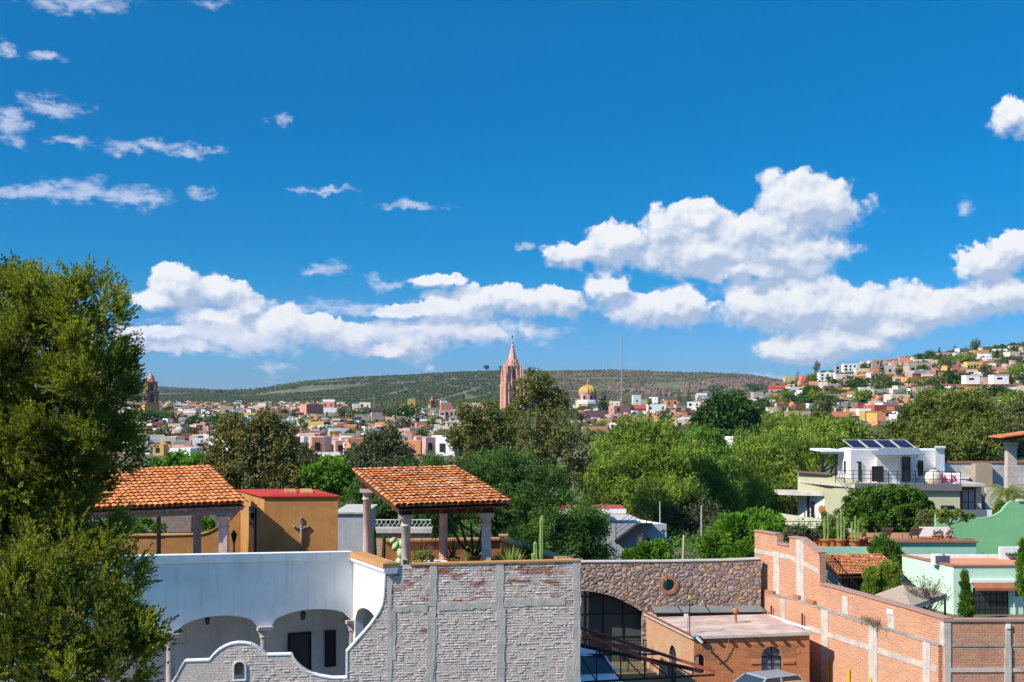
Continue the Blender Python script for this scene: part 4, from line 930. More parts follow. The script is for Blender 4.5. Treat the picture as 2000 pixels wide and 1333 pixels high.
    for i in range(8):
        x = .45+i*(w-.9)/7; mb = MB(); mb.box(x-.05, -.10, zt-.28, x+.05, .0-.002, zt-.19); mb.build('beam_end', m_wood, H)
    # fanlight grille of the big window, pane behind
    u0, u1, c, r, z0, z1 = B
    mb = MB(); mb.box(u0, .12, z0, u1, .15, z1-.0); g = mb.build('window', mat('dusty_glass', (.22,.22,.25), rough=.3, bump=0, spec=.5), H)
    mb = MB(); zc = z1-r
    for a in (0, 45, 90, 135, 180): mb.bar((c, .08, zc), (c+r*.98*math.cos(math.radians(a)), .08, zc+r*.98*math.sin(math.radians(a))), .025)
    for x in (u0+.02, c, u1-.02): mb.bar((x, .08, z0), (x, .08, zc), .03)
    mb.bar((u0, .085, zc), (u1, .085, zc), .05); mb.bar((u0, .09, z0+.4), (u1, .09, z0+.4), .02); mb.build('grille', m_iron, g)
    mb = MB(); mb.box(A[0], .14, A[4], A[1], .17, A[5]); mb.build('window', m_dark, H)
    # radiating bricks round both arches, framed by a raised panel
    for (u0, u1, c, r, z0, z1), rr, nn in ((B, 1.15, 26), (A, .75, 16)):
        mb = MB(); zc = z1-r
        for i in range(nn):
            a = math.pi*(i+.1)/nn; b = math.pi*(i+.85)/nn; L1 = rr*(.85+.15*(i % 2))
            pts = [(c+s*math.cos(q), min(zc+s*math.sin(q), zt-.35)) for s, q in ((r+.02, a), (L1, a), (L1, b), (r+.02, b))]
            pts = [(max(.02, x), z) for x, z in pts]
            mb.prism(pts, -.012, .05)
        mb.build('radiating_bricks', islandmat('fan_brick_%d' % nn, [(.46,.20,.10),(.56,.24,.11),(.38,.17,.09)], scale=8, dark=.7), H)
    mb = MB(); z = B[4]+.42; mb.box(B[0]-.42, -.04, z, B[0]-.02, .02, z+.10); mb.build('window_ledge', m_brick2, H); mb = MB(); mb.box(B[1]+.02, -.04, z, B[1]+.5, .02, z+.12); mb.build('window_ledge', m_brick2, H)
    mb = MB(); mb.tube([(1.35,-.12,zt-.1),(1.30,-.08,zt-.5),(1.15,-.06,zt-.85),(.9,-.05,zt-1.0)], .012, 5); mb.build('cable', mat('tan_cable', (.42,.28,.14), bump=0), H)
    # sheet of dull glass along the back
    mb = MB(); mb.hexa([(a0+.1,D-1.35,zt+.15),(b0+.1,D-1.35,zt+.15),(b0+.1,D-.25,zt+.28),(a0+.1,D-.25,zt+.28)], [(a0+.1,D-1.35,zt+.18),(b0+.1,D-1.35,zt+.18),(b0+.1,D-.25,zt+.31),(a0+.1,D-.25,zt+.31)]); k = mb.build('skylight', mat('grey_glass', (.20,.22,.21), rough=.25, bump=0, spec=.6), H)
    mb = MB()
    for i in range(5): x = a0+.1+(b0-a0)*i/4; mb.bar((x, D-1.36, zt+.19), (x, D-.25, zt+.325), .03)
    mb.bar((a0+.1, D-1.36, zt+.17), (b0+.1, D-1.36, zt+.17), .05); mb.build('skylight_frame', m_iron, k)
    # chimney pipe and small cowl
    p, z = FG.uz(1437, 1212, 2.6); mb = MB(); mb.lathe([(.05, zt+.1), (.05, zt+.45), (.11, zt+.47), (.10, zt+.66), (.03, zt+.7)], p, 2.6, 10); mb.build('vent_pipe', m_terra, H)
    mb = MB(); mb.box(FG.u(1350), -.28, zt+.02, FG.u(1362), -.05, zt+.12); mb.bar((FG.u(1358), -.3, zt+.0), (FG.u(1366), -.6, zt-.16), .07); mb.build('floodlight', mat('lamp_grey', (.5,.5,.5), bump=0), H)
    return zt+gz0
ZG = garage()
def antenna():
    u, z = FG.uz(1347, 1240, .5); e = empty('antenna_mast', FG.w(u, .5, ZG+.02), 0, 'thin antenna mast with a small yellow sensor on the outbuilding roof corner', 'antenna')
    h = Z(1168, FG.Y(u, .5))-ZG; mb = MB(); mb.lathe([(.02, 0), (.018, h)], n=6); mb.bar((-.08,0,0), (-.05,0,h*.6), .015); mb.build('mast', m_iron, e)
    mb = MB(); mb.box(-.03, -.03, h, .03, .03, h+.07); mb.lathe([(.02,h-.10),(.05,h-.07),(.05,h)], n=8); mb.build('sensor', mat('yellow_sensor', (.7,.6,.1), bump=0), e)
    mb = MB(); mb.box(-.22, -.04, h*.45, -.06, .04, h*.45+.12); mb.build('junction_box', m_white, e)
antenna()
# ---------------------------------------------------------------- long orange brick boundary wall on the right
FR = Fr(X(1478, 59), 59, math.atan2(45.3-59, X(1845, 45.3)-X(1478, 59)))
def long_wall():
    H = empty('boundary_wall', FR.w(0, 0, .3), FR.th, 'long orange brick boundary wall with grey concrete posts, stepped down from left to right', 'wall')
    L1 = math.hypot(45.3-59, X(1845, 45.3)-X(1478, 59)); z00 = .3
    # u along the wall towards the camera; local +y points away from the lane (to the right)
    def U(px): return FR.u(px)
    def zz(px, py, v=0): return Z(py, FR.Y(U(px)))-z00
    # upper wall: three heights
    up = [(1474,1038),(1517,1045),(1518,1063),(1541,1068),(1542,1050),(1562,1053),(1600,1082),(1602,1142),(1640,1152),(1700,1169),(1770,1188),(1845,1211)]
    q = [(U(a), zz(a, b)) for a, b in up]
    mb = MB(); base = 0
    pts = [(q[0][0], 0)]+[(q[-1][0], 0)]+q[::-1]
    # split in convex-ish strips so that the steps stay sharp
    for (x0, z0), (x1, z1) in zip(q[:-1], q[1:]):
        if x1-x0 > .02: mb.hexa([(x0,0,0),(x1,0,0),(x1,.28,0),(x0,.28,0)], [(x0,0,z0),(x1,0,z1),(x1,.28,z1),(x0,.28,z0)])
    mb.build('upper_wall', m_brick, H)
    # capping bricks
    mb = MB()
    for (x0, z0), (x1, z1) in zip(q[:-1], q[1:]):
        if x1-x0 > .1: mb.hexa([(x0,-.05,z0+.003),(x1,-.05,z1+.003),(x1,.33,z1+.003),(x0,.33,z0+.003)], [(x0,-.05,z0+.06),(x1,-.05,z1+.06),(x1,.33,z1+.06),(x0,.33,z0+.06)])
    mb.build('capping', mat('dusty_capping', (.40,.24,.18), (.28,.18,.14), scale=4), H)
    # lower skin, one brick proud, with a cement ledge on top
    lo = [(1476,1155),(1560,1170),(1640,1198),(1700,1217),(1770,1237),(1841,1260)]; q2 = [(U(a), zz(a, b)) for a, b in lo]
    mb = MB()
    for (x0, z0), (x1, z1) in zip(q2[:-1], q2[1:]): mb.hexa([(x0,-.16,0),(x1,-.16,0),(x1,-.001,0),(x0,-.001,0)], [(x0,-.16,z0-.04),(x1,-.16,z1-.04),(x1,-.001,z1-.04),(x0,-.001,z0-.04)])
    mb.build('lower_wall', brickmat('lower_brick', (.62,.26,.13), (.46,.17,.085), (.68,.50,.37), w=.28, h=.085, ms=.013, bump=.5, dirt=(.50,.28,.18), wear=.35), H)
    mb = MB()
    for (x0, z0), (x1, z1) in zip(q2[:-1], q2[1:]): mb.hexa([(x0,-.19,z0-.038),(x1,-.19,z1-.038),(x1,-.002,z1-.038),(x0,-.002,z0-.038)], [(x0,-.18,z0+R.uniform(0,.02)),(x1,-.18,z1),(x1,-.002,z1+.02),(x0,-.002,z0+.02)])
    mb.build('ledge', m_concrete, H)
    def post(px, pya, pyb, w, v0, m=m_conc_l):
        x = U(px); za = zz(px, pya); zb = max(0, zz(px, pyb)); mb = MB(); mb.box(x-w/2, v0, zb, x+w/2, v0+.14, za); mb.build('concrete_post', m, H)
    # perspective stretches the wall: widths are along the wall
    post(1517, 1078, 1160, .55, -.02); post(1563, 1053, 1172, .65, -.02); post(1651, 1165, 1200, .45, -.02); post(1741, 1192, 1232, .45, -.02)
    post(1536, 1170, 1212, .42, -.185); post(1618, 1192, 1345, .55, -.185); post(1713, 1222, 1345, .60, -.185); post(1818, 1255, 1345, .45, -.185); post(1841, 1215, 1262, .25, -.03)
    def belt(pts, h, v0, nm='concrete_belt'):
        q = [(U(a), zz(a, b)) for a, b in pts]; mb = MB()
        for (x0, z0), (x1, z1) in zip(q[:-1], q[1:]): mb.hexa([(x0,v0,z0-h),(x1,v0,z1-h),(x1,v0+.1,z1-h),(x0,v0+.1,z0-h)], [(x0,v0,z0),(x1,v0,z1),(x1,v0+.1,z1),(x0,v0+.1,z0)])
        mb.build(nm, m_conc_l, H)
    belt([(1474,1072),(1545,1085),(1600,1112)], .18, -.015); belt([(1584,1221),(1618,1232),(1713,1262),(1838,1302)], .2, -.175)
    # broken ends, loose bricks and pots on the ledge
    for px, w in ((1500,.4),(1512,.2),(1560,.25),(1588,.3)):
        x = U(px); z = float(np.interp(x, [a for a, _ in q2], [b for _, b in q2])); mb = MB(); mb.box(x-w, -.17, z+.02, x+w, -.02, z+.16); mb.build('loose_brick', m_pot, H)
    for px, py0, py1 in ((1518,1183,1205),(1579,1198,1228)):
        x = U(px); mb = MB(); mb.tube([(x,-.28,zz(px,py1)),(x,-.28,zz(px,py0))], .04, 6); mb.build('drain_pipe', m_wood, H)
    for px in (1625, 1667, 1710):
        x = U(px); mb = MB(); mb.box(x-.09, -.235, 0, x+.09, -.19, zz(px, 1290+ (px-1625)*.4)); mb.build('yellow_mark', mat('yellow_paint', (.70,.40,.03), bump=0), H)
    # part that faces the camera, to the right of the corner post
    th2 = math.radians(1.2)-FR.th; c2, s2 = math.cos(th2), math.sin(th2); o2 = FR.w(L1, 0); FC = Fr(o2.x, o2.y, math.radians(1.2))
    T = lambda x, y, z: (L1+x*c2-y*s2, x*s2+y*c2, z)
    u1 = FC.u(2350); Yc = 45.5; g = lambda py: Z(py, Yc)-z00
    mb = MB(T); mb.box(0, 0, 0, u1, .28, g(1213)); mb.build('front_wall', m_brick_sh, H)
    mb = MB(T); mb.box(-.05, -.05, g(1213)+.003, u1, .33, g(1208)); mb.build('front_capping', MATS['dusty_capping'], H)
    mb = MB(T); mb.box(.22, -.02, g(1262), u1, .02, g(1258)); mb.build('cement_line', m_concrete, H)
    mb = MB(T); mb.box(0, -.03, 0, .21, .05, g(1215)); mb.build('corner_post', m_conc_l, H)
    for pa, pb, ya in ((1964,1973,1218),(1962,1974,1262)):
        a, b = FC.u(pa), FC.u(pb); mb = MB(T); mb.box(a, -.05-(ya > 1250)*.02, 0, b, .02, g(ya)); mb.build('concrete_post', m_conc_l, H)
    mb = MB(T); mb.box(.21, -.035, g(1311), u1, .02, g(1303)); mb.build('concrete_belt', m_conc_l, H)
    for px in (1968, 1740):
        if px > 1845: mb = MB(T); a = FC.u(px); mb.box(a-.07, -.09, g(1226), a+.07, -.055, g(1217)); mb.build('switch_box', m_white, H)
        else: x = U(px); mb = MB(); mb.box(x-.2, -.06, zz(px, 1200), x+.2, -.025, zz(px, 1191)); mb.build('switch_box', m_white, H)
m_brick_sh = brickmat('front_orange_brick', (.66,.27,.14), (.46,.17,.095), (.60,.44,.33), w=.26, h=.085, ms=.012, bump=.8, dirt=(.36,.18,.11), wear=.5)
long_wall()
# ---------------------------------------------------------------- steel roof trusses over the yard
def trusses():
    for k, (dy, lab) in enumerate(((0, 'rust red triangular roof truss nearest the orange outbuilding, ending in a sharp tip'), (-1.9, 'dark brown triangular roof truss in front, lower edge along the bottom of the photo'))):
        Yt = 48.5+dy
        if k == 0:
            lt, tip = W3(1128, 1232, Yt+1), W3(1396, 1312, Yt); lb = W3(1128, 1262, Yt+1)
        else:
            lt, tip = W3(1128, 1222, Yt-1.0), W3(1292, 1298, Yt+.3); lb = None
        e = empty('steel_truss', (tip.x, tip.y, 0), 0, lab, 'truss', 'steel trusses over the yard'); o = Vector((tip.x, tip.y, 0))
        def br(a, b, w, m, nm): mb = MB(); mb.bar(a-o, b-o, w); mb.build(nm, m, e)
        if k == 0:
            # two upper chords (front and back), lower chord, verticals and diagonals
            a1 = W3(1128, 1233, Yt-1.5); b1 = W3(1290, 1300, Yt-.6); br(a1, b1, .10, m_redsteel, 'top_chord')
            a2 = W3(1120, 1222, Yt+1.6); br(a2, tip, .10, m_redsteel, 'top_chord')
            lo = W3(1120, 1334, Yt-.4); br(lo, tip+Vector((0, 0, -.12)), .07, m_brownsteel, 'bottom_chord')
            mid0 = W3(1120, 1258, Yt); br(mid0, tip+Vector((-.5, 0, .02)), .13, m_brownsteel, 'middle_chord')
            for px in (1165, 1212, 1259, 1306, 1353):
                t = (px-1120)/276; top = mid0.lerp(tip, t); bot = lo.lerp(tip+Vector((0, 0, -.12)), t); br(top, bot, .05, m_brownsteel, 'vertical_strut')
                t2 = max(0, (px-47-1120)/276); br(mid0.lerp(tip, t2), bot, .04, m_brownsteel, 'diagonal_strut')
        else:
            a1 = W3(1120, 1243, Yt+5); b1 = W3(1300, 1279, Yt+5); br(a1, b1, .09, m_redsteel, 'top_chord')
            a2 = W3(1120, 1254, Yt+5); b2 = W3(1295, 1278, Yt+5); br(a2+Vector((0, 0, -.5)), b2, .06, m_brownsteel, 'bottom_chord')
            for px in (1170, 1210, 1250):
                t = (px-1120)/178; br(a1.lerp(b1, t), (a2+Vector((0, 0, -.5))).lerp(b2, t), .04, m_brownsteel, 'vertical_strut')
                br(a1.lerp(b1, t), (a2+Vector((0, 0, -.5))).lerp(b2, min(1, t+.22)), .03, m_brownsteel, 'diagonal_strut')
trusses()
def mesh_fence():
    a = W3(1120, 1333, 56.2); e = empty('wire_fence', (a.x, a.y, .4), 0, 'dark green wire mesh fence on posts behind the steel trusses', 'fence')
    w = X(1262, 56.2)-a.x; h = Z(1250, 56.2)-.4
    mb = MB()
    for i in range(5): mb.box(w*i/4-.02, -.02, 0, w*i/4+.02, .02, h)
    mb.box(0, -.015, h-.03, w, .015, h); mb.build('posts', m_iron, e)
    mb = MB(); k = int(w/.12)
    for i in range(k): mb.box(w*i/k, -.004, 0, w*i/k+.01, .004, h)
    for j in range(int(h/.12)): mb.box(0, -.006, j*.12, w, -.0045, j*.12+.01)
    mb.build('mesh', m_iron, e)
mesh_fence()
# ================================================================ POTTED PLANTS AND TERRACE THINGS
def pot(mb, r=.18, h=.32):
    mb.lathe([(r*.62, 0), (r*.8, h*.45), (r*.95, h*.84), (r*1.1, h*.86), (r*1.12, h), (r*.95, h), (r*.9, h*.88), (.01, h*.88)], n=14)
def blade(mb, a, ln, w, el, bend=.25, th=.02, z0=0, r0=.03):
    # one thick tapering leaf that leaves the heart at azimuth a
    d = Vector((math.cos(a), math.sin(a), 0)); s = Vector((-d.y, d.x, 0)); k = 6; vs = []
    p = d*r0+Vector((0, 0, z0)); e = el
    for i in range(k+1):
        t = i/k; ww = w*(.75+.6*t-1.35*t**2.2)*.5+.002; n = (-d*math.sin(e)+Vector((0, 0, math.cos(e))))
        vs += [p-s*ww+n*th*.5, p-n*th*.5*(1-t), p+s*ww+n*th*.5]
        p = p+(d*math.cos(e)+Vector((0, 0, math.sin(e))))*ln/k; e -= bend/k
    fs = [(i*3+j, i*3+j+1, i*3+j+4, i*3+j+3) for i in range(k) for j in (0, 1)]+[(i*3+2, i*3, i*3+3, i*3+5) for i in range(k)]
    mb.add(vs, fs, 0, False)
def agave(x, y, z, n, ln, w, m, label, potr=.0, group=None, elr=(.15, 1.45), name='agave'):
    e = empty(name, (x, y, z), R.uniform(0, 6), label, 'agave', group); h = 0
    if potr: mb = MB(); pot(mb, potr, potr*1.6); mb.build('pot', m_pot, e); h = potr*1.5
    mb = MB(); g = 2.399
    for i in range(n):
        t = i/n; blade(mb, i*g, ln*R.uniform(.8, 1.05)*(.75+.25*t), w, elr[0]+(elr[1]-elr[0])*t, R.uniform(.1, .4), w*.22, h, .05)
    mb.build('leaves', m, e); return e
def cactus_col(x, y, z, stems, label, potr=.2, m=None, group=None, ribs=8):
    e = empty('column_cactus', (x, y, z), R.uniform(-.3, .3), label, 'cactus', group); h = 0
    if potr: mb = MB(); pot(mb, potr, potr*1.5); mb.build('pot', m_pot, e); h = potr*1.35
    for dx, hh, r, ln in stems:
        mb = MB(); k = 12; nn = ribs*2; vs = []
        for i in range(k+1):
            t = i/k; rr = r*(1-.08*math.sin(t*11))*(1 if t < .9 else math.sqrt(max(.02, 1-((t-.9)/.1)**2)))
            for j in range(nn):
                a = 2*math.pi*j/nn; q = rr*(1.0 if j % 2 else .74); vs.append((dx+q*math.cos(a)+ln*t, q*math.sin(a), h+hh*t))
        fs = [(i*nn+j, i*nn+(j+1) % nn, (i+1)*nn+(j+1) % nn, (i+1)*nn+j) for i in range(k) for j in range(nn)]+[tuple(range(k*nn, k*nn+nn))]
        mb.add(vs, fs); mb.build('stem', m or L['cactus'], e)
    return e
def leafy(x, y, z, rx, rz, n, m, label, potr=.18, cat='potted plant', name='potted_plant', ll=.10, lw=.05, mode='rand', group=None, stem=True):
    e = empty(name, (x, y, z), 0, label, cat, group); h = 0
    if potr: mb = MB(); pot(mb, potr, potr*1.6); mb.build('pot', m_pot, e); h = potr*1.5
    bl = [(x, y, z+h+rz, rx, rx, rz)]+[(x+R.uniform(-.5, .5)*rx, y+R.uniform(-.5, .5)*rx, z+h+rz*R.uniform(.5, 1.4), rx*.6, rx*.6, rz*.55) for _ in range(3)]
    foliage('foliage', bl, max(6, n//14), 14, min(rx, rz)*.32, ll, lw, m, e, mode, .2, 1, (x, y, z))
    if stem:
        mb = MB()
        for i in range(5): a = i*1.3; mb.tube([(0,0,max(0,h-.03)),(rx*.3*math.cos(a),rx*.3*math.sin(a),h+rz*.7),(rx*.6*math.cos(a),rx*.6*math.sin(a),h+rz*1.3)], [.014,.01,.005], 5)
        mb.build('stems', m_bark, e)
    return e
zc = 6.45       # top of the coping: small pots stand just behind it on a raised ledge
def ledge():
    a = FB.w(.6, .36, 0); e = empty('plant_ledge', (a.x, a.y, 5.5), FB.th, 'low ochre masonry ledge behind the brick wall that carries the small flower pots', 'ledge')
    mb = MB(); mb.box(0, 0, 0, UE-1.0, .42, .62); mb.build('body', m_ochre, e)
ledge()
def at(px, py, v):      # point on the ledge behind the front wall
    u = FB.u(px, v); q = FB.w(u, v, 0); return q.x, q.y
def terrace_things():
    zl = 6.12
    x, y = at(822, 1095, .58); leafy(x, y, zl, .30, .24, 420, L['palm'], 'bushy yellow green potted plant with pink tips, in front of the white table', .15, ll=.12, lw=.04)
    x, y = at(889, 1092, .58); leafy(x, y, zl, .20, .12, 200, L['palm'], 'low grey green plant in a wide clay pot on the wall ledge', .17, ll=.08, lw=.04)
    x, y = at(916, 1090, .58); leafy(x, y, zl, .12, .28, 190, L['pepper'], 'upright narrow plant in a round clay pot beside the low grey green one', .17, ll=.08, lw=.05)
    x, y = at(1000, 1098, .95); agave(x, y, 5.95, 64, .98, .085, L['agave'], 'big spiky yellow green agave right of the pavilion, behind the brick wall', elr=(.45, 1.5))
    x, y = at(1050, 1098, .8); cactus_col(x, y, 5.9, [(-.05, 1.15, .075, -.03), (.10, 2.02, .08, .05), (-.12, .75, .06, -.05)], 'tall bright green column cactus standing at the right of the spiky agave', 0)
    x, y = at(1072, 1098, .8); agave(x, y, 6.0, 26, .55, .07, L['palm'], 'low spreading green palm-like plant at the foot of the tall column cactus', elr=(.1, .9))
    p = W3(1030, 1065, 48.5); agave(p.x, p.y, 6.0, 46, 1.0, .07, L['darkagave'], 'dark spiky yucca in shade behind the bright agave', elr=(.2, 1.4))
    p = W3(740, 1083, 47.5); cactus_col(p.x, p.y, 5.5, [(-.14, 1.45, .07, -.05), (.16, 1.2, .065, .05)], 'pair of nearly black thin cacti in a pot behind the right pavilion pillar', .26, L['cypress'])
    # prickly pear
    p = W3(780, 1060, 46.5); e = empty('prickly_pear', (p.x, p.y, 5.5), 0, 'pale green prickly pear with flat oval pads beside the front left column', 'cactus')
    mb = MB(); pot(mb, .2, .4); mb.build('pot', m_pot, e)
    for dx, z, r, t in ((0, .6, .2, .1), (.06, .95, .17, -.3), (-.12, 1.22, .15, .5), (.10, 1.3, .15, -.1), (-.22, 1.42, .12, .9)):
        mb = MB(); n = 12; c = Vector((dx, 0, z)); ax = Vector((math.sin(t), 0, math.cos(t))); sx_ = Vector((math.cos(t), 0, -math.sin(t)))
        ring = [c+ax*r*1.25*math.sin(2*math.pi*i/n)+sx_*r*.85*math.cos(2*math.pi*i/n) for i in range(n)]
        mb.add([q for q in ring]+[c+Vector((0,-.045,0)), c+Vector((0,.045,0))], [(i, (i+1) % n, n) for i in range(n)]+[((i+1) % n, i, n+1) for i in range(n)], 0, True); mb.build('pad', mat('cactus_pad', (.35,.52,.26), bump=0), e)
    # frangipani-like bare branching shrub and back pots
    for px, Y, lab, mm in ((690, 50.5, 'leafy shrub in a clay pot against the far left wall of the pavilion terrace', 'greydark'), (905, 50.8, 'sword-leaved dark plant in a pot by the back right column', 'darkagave')):
        pass
    p = W3(883, 1085, 50.0); agave(p.x, p.y, 5.5, 18, .85, .06, L['darkagave'], 'sword-leaved dark plant in a big clay pot by the back right column', .28, elr=(.7, 1.5))
    p = W3(925, 1085, 50.3); e = empty('thick_stemmed_shrub', (p.x, p.y, 5.5), 0, 'candelabra shrub with thick dark curving stems in a pot at the back right', 'shrub')
    mb = MB(); pot(mb, .3, .5); mb.build('pot', m_pot, e)
    mb = MB()
    for a, ln in ((-.95, 1.7), (-.5, 1.5), (-.1, 1.3), (.35, 1.6), (.8, 1.3), (1.0, 1.0)):
        mb.tube([(0,0,.4), (ln*.35*math.sin(a), .05, .4+ln*.3), (ln*.62*math.sin(a), 0, .4+ln*.75*math.cos(a*.5)), (ln*.75*math.sin(a), 0, .4+ln*1.05*math.cos(a*.4))], [.05,.05,.045,.03], 7)
    mb.build('stems', L['cypress'], e)
    p = W3(826, 1080, 49.5); e = empty('bare_shrub', (p.x, p.y, 5.5), 0, 'bare dark twisted shrub behind the white table', 'shrub'); mb = MB(); pot(mb, .22, .4); mb.build('pot', m_pot, e); mb = MB()
    for i in range(9): a = i*.75; l_ = R.uniform(.5, .95); mb.tube([(0,0,.35),(l_*.3*math.cos(a),l_*.3*math.sin(a),.35+l_*.55),(l_*.75*math.cos(a),l_*.4*math.sin(a),.35+l_*.9),(l_*.7*math.cos(a+.4),l_*.4*math.sin(a),.35+l_*1.3)], [.025,.02,.014,.006], 5)
    mb.build('branches', m_bark, e)
    # table, chair, pot on it
    p = W3(846, 1084, 46.0); e = empty('garden_table', (p.x, p.y, ZF), .2, 'white round garden table under the right pavilion', 'table'); mb = MB(); mb.lathe([(.5,.72),(.5,.75)], n=24); mb.build('table_top', m_white, e)
    mb = MB(); mb.lathe([(.22,0),(.2,.03),(.04,.08),(.04,.71)], n=12); mb.build('pedestal', m_white, e)
    e2 = empty('flower_pot', (p.x-.05, p.y-.1, ZF+.752), 0, 'small black flower pot with a green sprig standing on the white table', 'flower pot'); mb = MB(); pot(mb, .11, .2); mb.build('pot', m_dark, e2)
    foliage('sprig', [(p.x-.15, p.y-.1, ZF+.752+.27, .14, .1, .10)], 10, 8, .05, .09, .03, L['bright'], e2, origin=(p.x-.05, p.y-.1, ZF+.752))
    p = W3(852, 1095, 45.3); e = empty('garden_chair', (p.x, p.y, ZF), 2.6, 'white curved plastic garden chair beside the round table', 'chair')
    mb = MB(); mb.box(-.22, -.22, .42, .22, .22, .45); mb.build('seat', m_white, e); mb = MB()
    for i in range(5): t = (i-2)/2; mb.hexa([(-.05+t*.19-.045,.2+.0*t,.46),(-.05+t*.19+.045,.2,.46),(-.05+t*.19+.045,.225,.46),(-.05+t*.19-.045,.225,.46)], [(-.05+t*.17-.04,.30,.86-.08*t*t),(-.05+t*.17+.04,.30,.86-.08*t*t),(-.05+t*.17+.04,.325,.86-.08*t*t),(-.05+t*.17-.04,.325,.86-.08*t*t)])
    mb.build('backrest', m_white, e)
    for sx_ in (-.19, .19):
        for sy in (-.19, .19): mb = MB(); mb.bar((sx_, sy, 0), (sx_*.9, sy*.9, .42), .035); mb.build('leg', m_white, e)
    # little lantern house on the broken brick end
    u = FB.u(791); q = FB.w(u, .15, Z(1105, FB.Y(u))); e = empty('stone_lantern', q, FB.th, 'tiny dark stone lantern on top of the whitewashed wall next to the column', 'lantern')
    mb = MB(); mb.box(-.09,-.09,0,.09,.09,.03); mb.box(-.07,-.07,.03,-.04,.07,.17); mb.box(.04,-.07,.03,.07,.07,.17); mb.box(-.04,.03,.03,.04,.07,.17); mb.hexa([(-.11,-.11,.171),(.11,-.11,.171),(.11,.11,.171),(-.11,.11,.171)], [(-.02,-.02,.25),(.02,-.02,.25),(.02,.02,.25),(-.02,.02,.25)]); mb.build('body', m_concrete, e)
    for px, lab in ((778, 'dark square clay planter by the front left column'),):
        p = W3(px, 1090, 44.9); e = empty('planter', (p.x, p.y, 5.5), .1, lab, 'planter'); mb = MB(); mb.hexa([(-.17,-.17,0),(.17,-.17,0),(.17,.17,0),(-.17,.17,0)], [(-.22,-.22,.7),(.22,-.22,.7),(.22,.22,.7),(-.22,.22,.7)]); mb.box(-.24,-.24,.702,.24,.24,.78); mb.build('body', MATS['old_red_brick'] if False else m_wood, e)
terrace_things()
# ================================================================ CARS
def car(name, loc, rz, body, label, cat, suv=True):
    e = empty(name, loc, rz, label, cat)      # nose towards -y
    W_, Ln, H = 1.8, 4.5, (1.62 if suv else 1.45)
    hood = .98 if suv else .86
    def ring(y, pts): return [(x, y, z) for x, z in pts]
    # lower body: cross sections along y
    secs = []
    for y, w, zb, zt in ((-2.25,.72,.42,.60),(-2.15,.84,.30,hood-.16),(-1.6,.90,.26,hood-.05),(-.85,.90,.26,hood+.02),(.2,.91,.26,hood+.06),(1.4,.90,.26,hood+.08),(2.1,.86,.30,hood+.06),(2.25,.76,.42,hood-.05)):
        r = .10; secs.append([(-w+.08,y,zb),(w-.08,y,zb),(w,y,zb+.12),(w,y,zt-.16),(w-.07,y,zt-.03),(w-.22,y,zt),(-w+.22,y,zt),(-w+.07,y,zt-.03),(-w,y,zt-.16),(-w,y,zb+.12)])
    mb = MB(); n = 10; vs = [p for s in secs for p in s]
    mb.add(vs, [(i*n+j, i*n+(j+1) % n, (i+1)*n+(j+1) % n, (i+1)*n+j) for i in range(len(secs)-1) for j in range(n)]+[tuple(range(n-1, -1, -1)), tuple(range((len(secs)-1)*n, len(secs)*n))], 0, True)
    o = mb.build('body', body, e)
    # cabin: pillars and roof skin, glass a little inside
    def cab(dw, dz, m, nm, y0=-1.0, y1=1.95 if suv else 1.65):
        b = [(-.80+dw,y0,hood),(.80-dw,y0,hood),(.80-dw,y1,hood+.05),(-.80+dw,y1,hood+.05)]; t = [(-.60+dw,y0+.72,H-.06-dz),(.60-dw,y0+.72,H-.06-dz),(.60-dw,y1-.42,H-.07-dz),(-.60+dw,y1-.42,H-.07-dz)]
        mb = MB(); mb.hexa(b, t); return mb.build(nm, m, e, .03)
    cab(.0, 0, m_glass, 'windows')
    y1 = 1.95 if suv else 1.65
    mb = MB(); mb.add([(-.62,-.30,H-.06),(.62,-.30,H-.06),(.62,y1-.40,H-.07),(-.62,y1-.40,H-.07),(-.56,-.2,H-.0),(.56,-.2,H-.0),(.56,y1-.5,H-.01),(-.56,y1-.5,H-.01)], [(0,3,2,1),(4,5,6,7),(0,1,5,4),(1,2,6,5),(2,3,7,6),(3,0,4,7)], 0, False); mb.build('roof', body, e, .03)
    for s in (-1, 1):
        mb = MB(); mb.bar((s*.805,-1.02,hood), (s*.61,-.28,H-.05), .07, .05); mb.build('pillar', body, e); mb = MB(); mb.bar((s*.815,.35,hood+.03), (s*.625,.4,H-.06), .06, .04); mb.build('pillar', body, e); mb = MB(); mb.bar((s*.815,y1,hood+.04), (s*.61,y1-.4,H-.06), .10, .07); mb.build('pillar', body, e)
        mb = MB(); mb.box(s*.93-.09, -.88, hood+.02, s*.93+.09, -.76, hood+.17); mb.build('mirror', body, e, .02)
        mb = MB(); mb.add([(s*.50,-2.235,.66),(s*.80,-2.16,.66),(s*.84,-1.98,.80),(s*.52,-2.15,.82)], [(0,1,2,3)]); mb.box(s*.5, -2.24, .62, s*.78, -2.17, .76); mb.build('headlight', mat('headlight', (.75,.77,.8), rough=.15, bump=0, spec=.8), e, .01)
        for y in (-1.42, 1.38):
            mb = MB(lambda a, b, c, s=s, y=y: (s*(.80+c), y+a, .33+b)); mb.lathe([(.02,-.02),(.20,.0),(.33,-.0),(.34,.04),(.34,.14),(.30,.16),(.02,.15)], n=20); mb.build('wheel', m_dark, e)
        if suv: mb = MB(); mb.bar((s*.55,-.1,H+.04), (s*.55,y1-.6,H+.03), .035); mb.build('roof_rail', m_grey, e)
    mb = MB(); mb.box(-.42, -2.26, .50, .42, -2.20, .64); mb.build('grille', m_dark, e)
    return e
paint_w = mat('white_paint', (.78,.79,.80), rough=.25, bump=0, spec=.6, mix=.1); paint_s = mat('silver_paint', (.42,.43,.45), rough=.3, bump=0, spec=.6, metal=.4, mix=.1)
